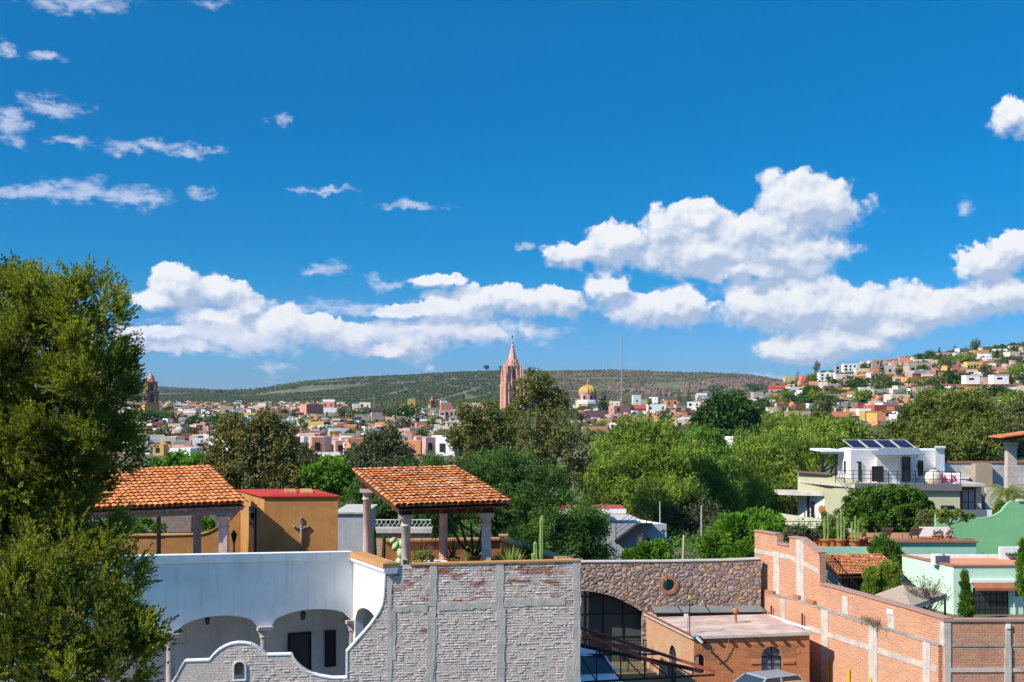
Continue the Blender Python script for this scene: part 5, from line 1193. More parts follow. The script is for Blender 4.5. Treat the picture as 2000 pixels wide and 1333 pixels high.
p = W3(1153, 1310, 50.6); car('parked_car', (p.x-.05, p.y+1.2, .4), math.radians(14), paint_w, 'white sport utility car parked under the steel trusses beside the brick wall', 'car')
p = W3(1490, 1320, 48.2); car('parked_car', (p.x, p.y+.3, .4), math.radians(-62), paint_s, 'silver car parked in front of the arched window of the brick outbuilding', 'car', False)
def covered_car():
    p = W3(1530, 1345, 46.6); e = empty('covered_car', (p.x+.1, p.y, .4), math.radians(-66), 'car completely hidden under a tan cloth cover, at the bottom edge', 'car')
    prof = [(-2.3,.5),(-2.2,.85),(-1.5,1.02),(-.95,1.12),(-.5,1.45),(0,1.56),(.7,1.56),(1.3,1.38),(1.8,1.12),(2.2,.95),(2.3,.5)]
    mb = MB(); vs = []; n = 13
    for y, h in prof:
        for j in range(n):
            t = math.pi*j/(n-1); x = -math.cos(t)*.98*(1-.0*h); z = .15+(h-.15)*min(1, math.sin(t)**.45); wr = .012*math.sin(y*19+j*2.3)+.01*math.sin(y*7+j)
            x *= 1-.22*max(0, (z-.9))/.7; vs.append((x+wr, y+wr, z+wr*.8))
    mb.add(vs, [(i*n+j, i*n+j+1, (i+1)*n+j+1, (i+1)*n+j) for i in range(len(prof)-1) for j in range(n-1)]+[tuple(range(n)), tuple(range(len(vs)-1, len(vs)-n-1, -1))], 0, True); mb.build('cloth_cover', mat('tan_cloth', (.40,.24,.095), (.30,.18,.07), scale=3, bump=.15), e)
covered_car()
# ================================================================ GREY HOUSE WITH THE OUTSIDE STAIR (centre)
def grey_house():
    Y = 82; o = W3(1205, 1110, Y); o.z = 0; H = empty('grey_house', o, 0, 'grey house with a red roofed box, an outside steel stair and a bare roof terrace', 'house'); og = o
    def q(px, py, Y): return W3(px, py, Y)-og
    m = mat('blue_grey_plaster', (.40,.41,.44), (.33,.34,.37), scale=1, streak=.2)
    def wall(pl, pr, Yl, Yr, tl, tr, nm, mm, zb=0, t=.25):
        a, b = q(pl, tl, Yl), q(pr, tr, Yr); n = Vector((-(b-a).y, (b-a).x, 0)).normalized()*t; mb = MB()
        mb.hexa([(a.x,a.y,zb),(b.x,b.y,zb),(b.x+n.x,b.y+n.y,zb),(a.x+n.x,a.y+n.y,zb)], [a, b, b+n, a+n]); mb.build(nm, mm, H)
    wall(1192, 1302, 80, 80, 1024, 1024, 'front_wall', m)
    wall(1302, 1220, 80.1, 93, 1024, 1010, 'side_wall', m_white)
    a = [q(1192, 1026, 80.4), q(1300, 1026, 80.4), q(1228, 1011, 92.5), q(1150, 1011, 92.5)]; mb = MB(); z = a[0].z-.3
    mb.hexa([(p.x, p.y, z-.2) for p in a], [(p.x, p.y, z) for p in a]); mb.build('roof_terrace', m_conc_l, H)
    # red-roofed box
    a, b = q(1080, 1003, 84), q(1191, 1003, 84); mb = MB(); zt = a.z; mb.box(a.x, a.y, 0, b.x, a.y+6, zt); mb.build('upper_box', m, H)
    mb = MB(); e_ = .35; z2 = q(1100, 994, 84).z; mb.box(a.x-.2, a.y-e_, zt+.003, b.x+1.0, a.y+3.1, z2); mb.build('white_band', m_white, H)
    mb = MB(); mb.box(a.x-.15, a.y-e_+.1, z2+.003, b.x+.95, a.y+3.0, z2+.04); mb.build('red_roof', mat('faded_red_paint', (.42,.08,.05), bump=.05), H)
    # stair
    s = empty('steel_stair', q(1205, 1110, 79)+og, 0, 'black steel stair with thin handrails climbing the front of the grey house', 'stair'); so = Vector(s.location)
    b0, b1 = W3(1203, 1062, 79.2)-so, W3(1250, 1027, 79.2)-so
    for dy in (0, .8): mb = MB(); mb.bar(b0+Vector((0, dy, 0)), b1+Vector((0, dy, 0)), .06, .2); mb.build('stringer', m_iron, s)
    mb = MB()
    for i in range(9): p = b0.lerp(b1, i/9); mb.box(p.x, p.y, p.z+.1, p.x+.28, p.y+.8, p.z+.14)
    mb.build('treads', m_iron, s)
    mb = MB(); mb.box(b1.x, b1.y, b1.z+.02, b1.x+.75, b1.y+.9, b1.z+.09); mb.build('landing', m_iron, s)
    mb = MB()
    for i in range(4):
        up = Vector((0, 0, .3+.28*i)); mb.bar(b0+up, b1+up, .03)
    for p in (b0, b1, b1+Vector((.4, 0, 0)), b1+Vector((.72, 0, 0))): mb.bar(p, p+Vector((0, 0, 1.15)), .045)
    mb.bar(b1+Vector((0,0,1.1)), b1+Vector((.72,0,1.1)), .03); mb.bar(b1+Vector((0,0,-3)), b1, .07); mb.build('railing', m_iron, s)
    t = W3(1256, 1062, 78.6); e = empty('water_tank', (t.x, t.y, t.z-.5), 0, 'black plastic water tank on a stand at the foot of the stair', 'water tank'); mb = MB(); mb.lathe([(.4,0),(.42,.05),(.42,.35),(.44,.38),(.42,.42),(.42,.8),(.25,1.0),(.12,1.02),(.12,1.08),(.01,1.09)], n=18); mb.build('tank', m_dark, e)
    mb = MB(); mb.box(-.4,-.4,-t.z+.5,.4,.4,-.01); mb.build('stand', m_iron, e)
grey_house()
def pole(px, pyt, pyb, Y, r, label, m=m_conc_l, name='pole', tilt=0, cat='pole', zb=None):
    a = W3(px, pyb, Y); zb = a.z if zb is None else zb; h = Z(pyt, Y)-zb; e = empty(name, (a.x, a.y, zb), 0, label, cat)
    mb = MB(); mb.tube([(0,0,0),(tilt*.5,0,h*.5),(tilt,0,h)], [r,r*.9,r*.8], 7); mb.build('shaft', m, e); return e
pole(1370, 988, 1110, 74, .05, 'tall thin pale pole among the dark shrubs beyond the stone wall', zb=.4)
pole(1330, 1046, 1100, 66, .08, 'leaning pale wooden post just above the stone wall', mat('pale_wood', (.48,.40,.22)), 'wooden_post', .15, 'post', zb=.4)
pole(1289, 980, 1060, 81, .04, 'thin grey rod on the roof corner of the grey house', zb=2)
# ================================================================ MODERN SAGE AND WHITE HOUSE (right)
def modern_house():
    Y = 112; o = W3(1700, 1060, Y); o.z = .2; H = empty('modern_house', o, 0, 'modern sage green house with white upper storey, railing and glass canopy', 'house'); og = o
    def q(px, py, Y): return W3(px, py, Y)-og
    def wl(pl, pr, Yl, Yr, tl, tr, bl=None, br=None, nm='wall', m=m_olive, t=.3):
        a, b = q(pl, tl, Yl), q(pr, tr, Yr); n = Vector((-(b-a).y, (b-a).x, 0)).normalized()*t
        za = 0 if bl is None else q(pl, bl, Yl).z; zb = 0 if br is None else q(pr, br, Yr).z; mb = MB()
        mb.hexa([(a.x,a.y,za),(b.x,b.y,zb),(b.x+n.x,b.y+n.y,zb),(a.x+n.x,a.y+n.y,za)], [a, b, b+n, a+n]); return mb.build(nm, m, H)
    # sage volume: lit left part with raised parapet, then front to the right
    wl(1558, 1626, 122, 117, 922, 927, 962, 966, 'left_wall'); wl(1610, 1673, 118.2, 113, 926, 940, 1062, 1062, 'left_wall'); wl(1626, 1673, 116.7, 112.6, 940, 944, 1062, 1062, 'left_wall')
    wl(1672, 1875, 112.4, 111, 944, 946, nm='front_wall', m=m_olive)
    wl(1558, 1612, 122.2, 118.4, 962, 966, 1015, 1019, 'porch_wall', m_white, .2)
    mb = MB(); a, b, c, d = q(1558, 924, 122), q(1672, 945, 112.6), q(1874, 947, 111.3), q(1895, 925, 126); z = b.z-.15
    e5 = q(1600, 924, 131); mb.slab([(a.x,a.y),(b.x,b.y),(c.x,c.y),(d.x,d.y),(e5.x,e5.y)], z-.25, z); mb.build('terrace_slab', m_conc_l, H)
    mb = MB(); z1 = q(1680, 945, 112.4).z; a, b = q(1670, 945, 112.2), q(1877, 946, 110.8); mb.hexa([(a.x,a.y-.2,z1-.5),(b.x,b.y-.2,z1-.5),(b.x,b.y+.1,z1-.5),(a.x,a.y+.1,z1-.5)], [(a.x,a.y-.2,z1+.05),(b.x,b.y-.2,z1+.05),(b.x,b.y+.1,z1+.05),(a.x,a.y+.1,z1+.05)]); mb.build('grey_fascia', mat('dark_grey_band', (.14,.14,.145), bump=0), H)
    mb = MB(); a, b = q(1556, 921.5, 121.8), q(1627, 926.5, 116.8); mb.bar(a, b, .5, .14); mb.build('parapet_cap', mat('brown_cap', (.16,.11,.085), bump=0), H)
    # porch roof plate on the left, terrace wall below
    a, b = q(1521, 964, 121), q(1612, 966, 118.2); mb = MB(); mb.hexa([(a.x,a.y,a.z-.15),(b.x,b.y,b.z-.15),(b.x+.4,b.y+4,b.z-.15),(a.x+.4,a.y+4,a.z-.15)], [(a.x,a.y,a.z+.12),(b.x,b.y,b.z+.12),(b.x+.4,b.y+4,b.z+.12),(a.x+.4,a.y+4,a.z+.12)]); mb.build('porch_roof', m_grey, H)
    for px in (1547, 1578): p = q(px, 1010, 120.5); mb = MB(); mb.box(p.x-.08, p.y-.08, 0, p.x+.08, p.y+.08, a.z-.15); mb.build('porch_post', m_iron, H)
    wl(1521, 1610, 118, 114.5, 1003, 1017, nm='garden_wall', m=mat('pale_sage', (.52,.51,.38), bump=.05))
    # white storey
    zt = q(1650, 880, 118).z
    def vol(pts, zt_, m, nm, zb=None):
        mb = MB(); mb.slab([(p.x, p.y) for p in pts], z-.01 if zb is None else zb, zt_); return mb.build(nm, m, H)
    vol([q(1637, 0, 120.5), q(1662, 0, 117.5), q(1716, 0, 118.2), q(1716, 0, 124), q(1650, 0, 125)], q(1662, 879, 117.5).z, m_white, 'upper_storey')
    vol([q(1713, 0, 117.0), q(1790, 0, 117.8), q(1790, 0, 124), q(1713, 0, 124)], q(1713, 884, 117).z, m_white, 'upper_bay')
    vol([q(1792, 0, 120.2), q(1828, 0, 121), q(1828, 0, 126), q(1792, 0, 126)], q(1800, 880, 120.2).z, m_white, 'upper_storey')
    vol([q(1827, 0, 119.6), q(1845, 0, 119.8), q(1845, 0, 121.4), q(1827, 0, 121.2)], q(1830, 876, 119.6).z, m_white, 'chimney')
    vol([q(1825, 0, 119.4), q(1847, 0, 119.6), q(1847, 0, 121.6), q(1825, 0, 121.4)], q(1830, 873, 119.6).z, m_white, 'chimney_cap', q(1830, 876, 119.6).z+.003)
    wl(1845, 1876, 119.5, 119, 924, 925, 943, 944, 'parapet_wall', m_white)
    vol([q(1673, 0, 122), q(1690, 0, 122), q(1690, 0, 123.5), q(1673, 0, 123.5)], q(1680, 872, 122).z, m_cream, 'roof_box')
    # porch plate on the left of the white storey
    a, b = q(1601, 880, 120), q(1640, 880, 120); mb = MB(); mb.box(a.x, a.y-1, a.z-.1, b.x, a.y+4, a.z+.08); mb.build('side_canopy', m_white, H)
    mb = MB(); mb.box(a.x, a.y-1.05, a.z-.28, b.x, a.y-.98, a.z-.11); mb.build('canopy_beam', mat('blue_grey_steel', (.12,.15,.19), bump=0), H)
    for px in (1607, 1632): p = q(px, 930, 119.2); mb = MB(); mb.box(p.x-.09, p.y-.09, z, p.x+.09, p.y+.09, a.z-.3); mb.build('canopy_post', m_iron, H)
    # doors and windows
    def opening(pl, pr, pt, pb, Y, nm='window', fr=m_dark, gl=m_glass):
        a, b = q(pl, pt, Y), q(pr, pb, Y); mb = MB(); w = .09
        mb.box(a.x, a.y-.06, b.z, a.x+w, a.y+.1, a.z); mb.box(b.x-w, a.y-.06, b.z, b.x, a.y+.1, a.z); mb.box(a.x+w, a.y-.06, a.z-w, b.x-w, a.y+.1, a.z); mb.box(a.x+w, a.y-.06, b.z, b.x-w, a.y+.1, b.z+w)
        d = mb.build(nm, fr, H); mb = MB(); mb.box(a.x+w, a.y-.02, b.z+w, b.x-w, a.y+.05, a.z-w); mb.build('pane', gl, d)
    opening(1648.5, 1657, 901, 923, 118.7); opening(1666.5, 1682, 902, 941, 117.7, 'door'); opening(1703, 1725.5, 911, 941, 116.9, 'door', m_dark, m_dark); opening(1762, 1778, 893, 940, 117.3, 'door', m_dark)
    opening(1793.5, 1803, 900, 930, 120.1); opening(1584, 1592, 980, 1011, 119.9); opening(1838, 1863, 988, 995, 111.0, 'vent', m_dark, m_dark)
    # glass canopy and its frame
    g = mat('canopy_glass', (.30,.38,.42), (.22,.30,.34), rough=.12, bump=0, spec=.8, alpha=.75); a, b, c, d = q(1692, 872, 123), q(1788, 872, 123), q(1806, 888, 113.5), q(1712, 890, 113.8); mb = MB(); slabbox(mb, d, c, b, a, .04); k = mb.build('glass_canopy', g, H)
    mb = MB()
    for i in range(8): t = i/7; mb.bar(d.lerp(c, t)+Vector((0,0,.03)), a.lerp(b, t)+Vector((0,0,.03)), .05)
    for t in (0, .33, .66, 1): mb.bar(d.lerp(a, t)+Vector((0,0,.04)), c.lerp(b, t)+Vector((0,0,.04)), .05)
    mb.build('canopy_frame', mat('steel_grey', (.25,.27,.29), bump=0), k)
    # railing
    mb = MB(); zr = z1+.07; a, b = q(1632, 934, 113.2), q(1876, 938, 111); a0 = q(1630, 940, 118)
    for h in (.35, .7, 1.0): mb.bar((a.x,a.y,zr+h), (b.x,b.y,zr+h), .04); mb.bar((a0.x,a0.y,zr+h), (a.x,a.y,zr+h), .04)
    for i in range(15): t = i/14; mb.bar((a.x+(b.x-a.x)*t, a.y+(b.y-a.y)*t, zr-.05), (a.x+(b.x-a.x)*t, a.y+(b.y-a.y)*t, zr+1.0), .05)
    mb.build('railing', m_iron, H)
    # right hand low wing with a wooden door frame and window
    a, b = q(1875, 948, 113), q(1929, 950, 112.6); mb = MB(); mb.box(a.x, a.y, a.z-.12, b.x, a.y+6, a.z+.1); mb.build('wing_roof', m_grey, H)
    mb = MB(); mb.box(a.x+.05, a.y+.8, 0, b.x-.1, a.y+1.0, a.z-.125); mb.build('wing_wall', m_grey, H)
    mb = MB(); x0, x1, zt_, zb_ = q(1881, 954, 113).x, q(1912, 954, 113).x, q(1890, 954, 113).z, q(1890, 998, 113).z
    mb.box(x0, a.y+.70, zb_, x0+.22, a.y+.795, zt_); mb.box(x0+.22, a.y+.70, zt_-.2, x1, a.y+.795, zt_); mb.box(x1-.12, a.y+.70, zb_, x1, a.y+.795, zt_-.2); w = mb.build('window', mat('red_wood', (.24,.085,.035), bump=.05), H)
    mb = MB(); mb.box(x0+.22, a.y+.76, zb_, x1-.12, a.y+.79, zt_-.2); mb.build('pane', mat('curtain_glass', (.28,.29,.30), rough=.3, bump=0, spec=.5), w)
    mb = MB(); xm = (x0+x1)/2+.05; mb.box(xm-.03, a.y+.74, zb_, xm+.03, a.y+.758, zt_-.2); mb.box(x0+.22, a.y+.741, (zb_+zt_)/2-.3, x1-.12, a.y+.759, (zb_+zt_)/2-.24); mb.build('mullion', m_iron, w)
    for px, py, nm, m, r in ((1823, 934, 'clay_urn', m_cream, .75),):
        p = W3(px, 943, 114.5); e = empty(nm, (p.x, p.y, z+og.z), 0, 'big round pale clay urn on the upper terrace of the modern house', 'urn'); mb = MB(); mb.lathe([(r*.5,0),(r*.9,.25),(r,.6),(r*.9,.95),(r*.6,1.15),(r*.65,1.25),(r*.5,1.25)], n=20); mb.build('urn', m, e)
    p = W3(1854, 943, 113.6); e = empty('bougainvillea', (p.x, p.y, z+og.z), 0, 'small magenta flowering plant beside the clay urn', 'plant'); _f, _ = foliage('flowers', [(p.x, p.y, z+og.z+.45, .8, .4, .3)], 30, 14, .16, .12, .08, mat('magenta', (.5,.03,.12), bump=0), e, origin=(p.x, p.y, z+og.z)); tag(_f, kind='stuff')
    # solar panels: four on the roof
    ps = mat('solar_cell', (.012,.018,.05), (.02,.03,.07), rough=.6, bump=0, spec=.08, scale=1)
    for i, ab in enumerate(('leftmost', 'second from the left', 'third from the left', 'rightmost')):
        x0, x1 = 1646+i*31, 1675+i*31; a, b = W3(x0+20, 876, 120.5), W3(x1+20, 876, 120.5); c, d = W3(x1, 860, 125.5), W3(x0, 860, 125.5); e = empty('solar_panel', a, 0, '%s of four dark blue solar panels tilted on the white house roof' % ab, 'solar panel', 'solar panels on the roof')
        mb = MB(); slabbox(mb, Vector((0,0,0)), b-a, c-a, d-a, .06); mb.build('cells', ps, e); mb = MB()
        for p0, p1 in ((Vector((0,0,.01)), b-a), (b-a, c-a), (c-a, d-a), (d-a, Vector((0,0,.01)))): mb.bar(p0+Vector((0,0,.02)), p1+Vector((0,0,.02)), .07, .06)
        mb.build('frame', m_conc_l, e); mb = MB(); mb.bar((.1,0,-.05), (.1,.2,-1.0), .06); mb.bar(d-a+Vector((.3,0,-.06)), d-a+Vector((.3,0,-1.2)), .06); mb.build('support', m_iron, e)
    # sun ornament
    p = W3(1605, 996, 118.1); e = empty('sun_ornament', p, 0, 'orange metal sun ornament hanging on the white porch wall', 'ornament'); pts = []
    for i in range(24): a = 2*math.pi*i/24; r = .42 if i % 2 else .24; pts.append((r*math.cos(a), r*math.sin(a)*1.25))
    mb = MB(); mb.prism(pts, -.05, 0); mb.build('sun', mat('orange_metal', (.6,.2,.05), bump=0), e)
modern_house()
def grey_wall():
    a, b = W3(1845, 905, 126), W3(2350, 906, 121); o = Vector((a.x, a.y, .3)); H = empty('garden_wall', o, 0, 'high stained grey wall with one tan panel, right of the white house', 'wall')
    zt = a.z-.3; w = b.x-a.x; mb = MB(); mb.box(0, 0, 0, w, .4, zt); mb.build('wall', m_grey, H)
    x0, x1 = X(1904, 125)-o.x, X(1937, 125)-o.x; mb = MB(); mb.box(x0, -1.2, 0, x1, -.003, zt-.02); mb.build('tan_pier', m_tan, H)
    mb = MB(); mb.box(-.05, -.1, zt+.003, w, .5, zt+.18); mb.build('capping', mat('rusty_capping', (.30,.15,.10), bump=.1), H)
    b2 = W3(1925, 955, 122); mb = MB(); zz = Z(953, 122)-.3; mb.box(b2.x-o.x, -4.0, 0, w, -3.7, zz); mb.build('pale_wall', mat('pale_wall', (.60,.55,.49), (.48,.44,.40), bump=.05, streak=.3), H)
    # corner pavilion at the right edge
    p = W3(1974, 905, 112); e = empty('corner_pavilion', (p.x, p.y, .4), 0, 'stone pillar carrying the corner of a tiled roof at the right edge', 'pavilion'); z = Z(910, 112)-.4; zt = Z(864, 112)-.4
    mb = MB(); mb.box(-.42,-.42,0,.42,.42,z); mb.box(-.38,-.38,z,.38,.38,zt-.5); mb.box(-.45,-.45,zt-.5,.45,.45,zt-.35); mb.box(-.40,-.40,zt-.35,.40,.40,zt-.2); mb.box(-.5,-.5,zt-.2,.5,.5,zt-.002); mb.build('pillar', m_cantera, e)
    og = Vector((p.x, p.y, .4)); a = W3(1955, 853, 110)-og; b = W3(2080, 836, 110)-og; c = b+Vector((0, 3, .0)); d = a+Vector((0, 3, .0))
    mb = MB(); slabbox(mb, a, b, c, d, .12); mb.build('tiled_roof', m_tile, e); mb = MB(); dn = Vector((.4, .5, -.125)); slabbox(mb, a+dn, b+dn, c+dn, d+dn, .25); mb.build('timber', m_wood, e)
grey_wall()
# ================================================================ GREEN HOUSES BEHIND THE LONG WALL
def green_houses():
    # tall green wall with the swooping top
    Y = 90; o = Vector((X(1828, Y), Y, .2)); H = empty('green_wall', o, 0, 'tall bright green plastered wall with a top that swoops up to the right', 'wall')
    pts = [(1828,1002),(1850,1008),(1880,1013),(1905,1013),(1925,1011),(1940,1008),(1955,1000),(1963,990),(1970,982),(1977,979),(2000,980),(2350,980)]
    q = [(X(a, Y)-o.x, Z(b, Y)-.2) for a, b in pts]; mb = MB(); mb.prism([(q[0][0], 0), (q[-1][0], 0)]+q[::-1], 0, .35); mb.build('wall', m_green, H)
    mb = MB(); mb.box(X(1988, Y)-o.x, -.1, q[-1][1]+.003, q[-1][0], .45, q[-1][1]+.14); mb.build('cap', m_conc_l, H)
    a = W3(1855, 997, 98); e = empty('grey_parapet', (a.x, a.y, 1), 0, 'dark blue grey parapet seen between the small tree and the palm', 'parapet'); b = W3(1928, 1012, 98); mb = MB(); mb.box(0, 0, 0, b.x-a.x, .3, a.z-1); mb.build('wall', mat('slate_plaster', (.16,.17,.21), bump=.05), e); mb = MB(); mb.box(b.x-a.x+.003, -.02, 0, b.x-a.x+.35, .3, a.z-1.0); mb.build('white_post', m_white, e)
    # terrace house: lower terrace wall, upper terrace wall
    Y = 86; o = Vector((X(1600, Y), Y, .2)); H = empty('terrace_house', o, 0, 'sea green two level terrace building with clay pots along its edge', 'house')
    def z(py, Y=86): return Z(py, Y)-.2
    def x(px, Y=86): return X(px, Y)-o.x
    mb = MB(); mb.box(x(1595), 0, 0, x(1706), .25, z(1069)); mb.build('lower_wall', m_teal, H)
    mb = MB(); mb.box(x(1585), .252, z(1069)-.25, x(1760), 9, z(1069)-.1); mb.build('lower_deck', m_terra, H)
    mb = MB(); mb.box(x(1706)+.01, -1.2, 0, x(1894), .24, z(1057)); mb.build('upper_wall', m_teal, H)
    mb = MB(); mb.box(x(1700), -1.35, z(1057)+.003, x(1896), .45, z(1053.5)); mb.build('brown_edge', m_wood if False else mat('dusty_edge', (.26,.13,.08), bump=.1), H)
    mb = MB(); mb.box(x(1706), .242, z(1057)-.2, x(1894), 6, z(1057)-.02); mb.build('upper_deck', m_terra, H)
    mb = MB(); mb.box(x(1825), 3.0, z(1057), x(1893), 3.2, z(1038)); mb.build('white_parapet', m_white, H)
    mb = MB()
    for i in range(13): mb.box(x(1540)+i*.4, 8.0, z(1069)-.1, x(1540)+i*.4+.03, 8.03, z(1040))
    mb.box(x(1540), 8.0, z(1040), x(1540)+5, 8.04, z(1040)+.05); mb.box(x(1540), 8.0, z(1050), x(1540)+5, 8.03, z(1050)+.04); mb.build('railing', m_iron, H)
    # small tiled roof with dark room below and steel stair
    Y = 74; H = empty('tiled_room', (X(1612, Y), Y, .2), 0, 'low dark room under a weathered clay tile roof beside the black steel stair', 'building'); og = Vector((X(1612, Y), Y, .2))
    fl, fr_, br, bl = W3(1641, 1124, 73.5), W3(1764, 1121, 73.8), W3(1732, 1086, 80), W3(1606, 1086, 80)
    tile_field(fl, fr_-fl, bl-fl, 26, 13, 0, 0, 0, 'roof_tiles', m_tile2, H, og)
    mb = MB(); dn = Vector((0, 0, -.1)); slabbox(mb, fl+dn-og, fr_+dn-og, br+dn-og, bl+dn-og, .08); mb.build('roof_deck', m_wood, H)
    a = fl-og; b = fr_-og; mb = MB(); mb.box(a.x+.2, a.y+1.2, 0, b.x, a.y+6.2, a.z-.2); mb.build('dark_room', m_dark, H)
    mb = MB()
    for i in range(7): mb.box(a.x+.3+i*.55, a.y+1.1, 0, a.x+.36+i*.55, a.y+1.195, a.z-.2)
    mb.build('mullions', m_iron, H)
    mb = MB(); c = W3(1603, 1085, 66)-og; d = W3(1602, 1150, 66)-og; mb.box(c.x-.08, c.y, 0, c.x+.08, c.y+.2, c.z); mb.build('green_post', m_teal, H)
    s0, s1 = W3(1655, 1160, 66.5), W3(1610, 1118, 66.5); s = empty('steel_stair', (s0.x, s0.y, .3), 0, 'black steel stair with a slanting handrail next to the small tiled roof', 'stair'); so = Vector(s.location); b0, b1 = s0-so, s1-so
    for dy in (0, .9): mb = MB(); mb.bar(b0+Vector((0,dy,0)), b1+Vector((0,dy,0)), .05, .22); mb.build('stringer', mat('slate_steel', (.22,.28,.31), bump=0), s)
    mb = MB()
    for i in range(9): p = b0.lerp(b1, (i+.5)/9); mb.box(p.x-.14, p.y, p.z+.06, p.x+.14, p.y+.9, p.z+.1)
    mb.build('treads', MATS['slate_steel'], s); mb = MB(); ra, rb = W3(1679, 1151, 66)-so, W3(1625, 1084, 66)-so; mb.bar(ra, rb, .05); mb.bar(ra-Vector((.3,0,.5)), rb-Vector((.3,0,.5)), .04)
    for i in range(11): p = ra.lerp(rb, i/10); mb.bar(p, p-Vector((.15,0,1.0)), .025)
    mb.build('railing', m_iron, s); mb = MB()
    for i in range(12): p = W3(1608+i*3, 1110, 67)-so; mb.bar(p, p+Vector((0,0,.55)), .02)
    mb.bar(W3(1608,1098,67)-so, W3(1642,1098,67)-so, .03); mb.build('landing_railing', m_iron, s)
    # mint house
    Y = 72; FM = Fr(X(1862, Y), Y, math.radians(1.5)); H = empty('mint_house', FM.w(0, 0, .2), FM.th, 'pale mint house with a flat terracotta roof and a dark glazed door under an awning', 'house')
    g = lambda px, py, v=0: (FM.u(px, v), Z(py, FM.Y(FM.u(px, v), v))-.2)
    uR, zt = FM.u(2080), g(1862, 1107)[1]; b = W3(1762, 1086, 77.3); bl = ((b.x-FM.x)*FM.c+(b.y-FM.y)*FM.s, -(b.x-FM.x)*FM.s+(b.y-FM.y)*FM.c)
    mb = MB(); mb.slab([(0, 0), (uR, 0), (uR, .25), (.25, .25), (bl[0]+.25, bl[1]), (bl[0], bl[1])], 0, zt); mb.build('wall', m_mint_all, H)
    mb = MB(); mb.slab([(.25, .26), (uR, .26), (uR, 5.2), (bl[0]+.3, bl[1])], zt-.35, zt-.12); mb.build('roof', m_terra_l, H)
    mb = MB(); mb.slab([(-.06, -.06), (uR, -.06), (uR, .33), (.30, .33), (bl[0]+.33, bl[1]+.1), (bl[0]-.06, bl[1]+.1)], zt+.003, zt+.07); mb.build('coping', mat('brown_coping', (.38,.17,.10), bump=.1), H)
    mb = MB(); zb = Z(1084, FM.Y(0, 5.2))-.2; mb.box(FM.u(1775, 5.2), 5.21, zt-.3, uR, 5.4, zb); mb.build('rear_parapet', m_white, H)
    # roof-light box at the right
    x0, x1 = FM.u(1953, 4.4), FM.u(2080, 4.4); zb = Z(1069, FM.Y(0, 4.4))-.2; mb = MB(); mb.box(x0, 4.4, zt-.4, x1, 4.6, zb); mb.build('roof_box', m_white, H); mb = MB(); mb.box(x0+.3, 3.9, zb-.45, x1, 4.39, zb-.33); mb.build('roof_glass', m_glass, H)
    # door, awning
    d0, d1 = FM.u(1900), FM.u(1969); z1 = g(1900, 1148)[1]; mb = MB(); mb.box(d0, -.05, 0, d0+.07, .0-.001, z1); mb.box(d1-.07, -.05, 0, d1, -.001, z1); mb.box(d0, -.052, z1-.07, d1, -.003, z1)
    for i in range(1, 6): xx = d0+(d1-d0)*i/6; mb.box(xx-.015, -.04, 0, xx+.015, -.002, z1)
    for i in range(1, 6): mb.box(d0, -.045, z1-.4*i, d1, -.0025, z1-.4*i+.025)
    d = mb.build('glazed_door', m_iron, H); mb = MB(); mb.box(d0, -.03, 0, d1, -.004, z1); mb.build('panes', m_glass, d)
    w0, w1 = FM.u(1981), FM.u(1997); mb = MB(); mb.box(w0, -.04, g(0+1981, 1165)[1], w1, -.003, g(1981, 1143)[1]); mb.build('window', m_glass, H)
    a0, a1 = FM.u(1895), FM.u(1980); zA = g(1895, 1132)[1]; zB = g(1895, 1147)[1]
    mb = MB(); mb.box(a0, -.16, zA-.16, a1, -.004, zA); mb.build('awning_box', m_white, H); mb = MB(); mb.hexa([(a0+.1,-.5,zB),(a1-.1,-.5,zB),(a1-.1,-.45,zB),(a0+.1,-.45,zB)], [(a0+.1,-.15,zA-.17),(a1-.1,-.15,zA-.17),(a1-.1,-.10,zA-.17),(a0+.1,-.10,zA-.17)]); mb.box(a0+.1, -.5, zB-.14, a1-.1, -.47, zB); mb.build('awning_cloth', mat('awning_cloth', (.30,.11,.05), (.38,.16,.08), bump=.1, scale=3), H)
    mb = MB(); mb.tube([(a1-.02, -.1, 0), (a1-.02, -.1, zA-.2)], .03, 6); mb.build('drain_pipe', m_white, H)
    # air conditioners
    for px, w, dep, lab in ((1834.5, .34, .75, 'white air conditioner fan unit, the left one of two on the terracotta roof'), (1847, .22, .45, 'smaller white air conditioner unit, the right one of two on the terracotta roof')):
        u = FM.u(px, 1.4); e = empty('air_conditioner', FM.w(u, 1.4, zt+.2-.12+.002), FM.th, lab, 'air conditioner', 'air conditioners on the mint roof'); mb = MB(); mb.box(-w, -.1, .04, w, dep*.5, .62); mb.build('case', m_white, e, .01)
        mb = MB(); mb.box(-w*.7, -.13, .12, w*.75, -.101, .55); mb.build('grille', mat('fan_grille', (.10,.11,.15), bump=0), e)
        for s_ in (-1, 1): mb = MB(); mb.box(s_*w*.7-.03, -.1, 0, s_*w*.7+.03, dep*.5, .039); mb.build('foot', m_iron, e)
m_mint_all = m_mint; m_terra_l = mat('terracotta_roof', (.62,.27,.14), (.52,.22,.11), scale=1, bump=.05)
green_houses()
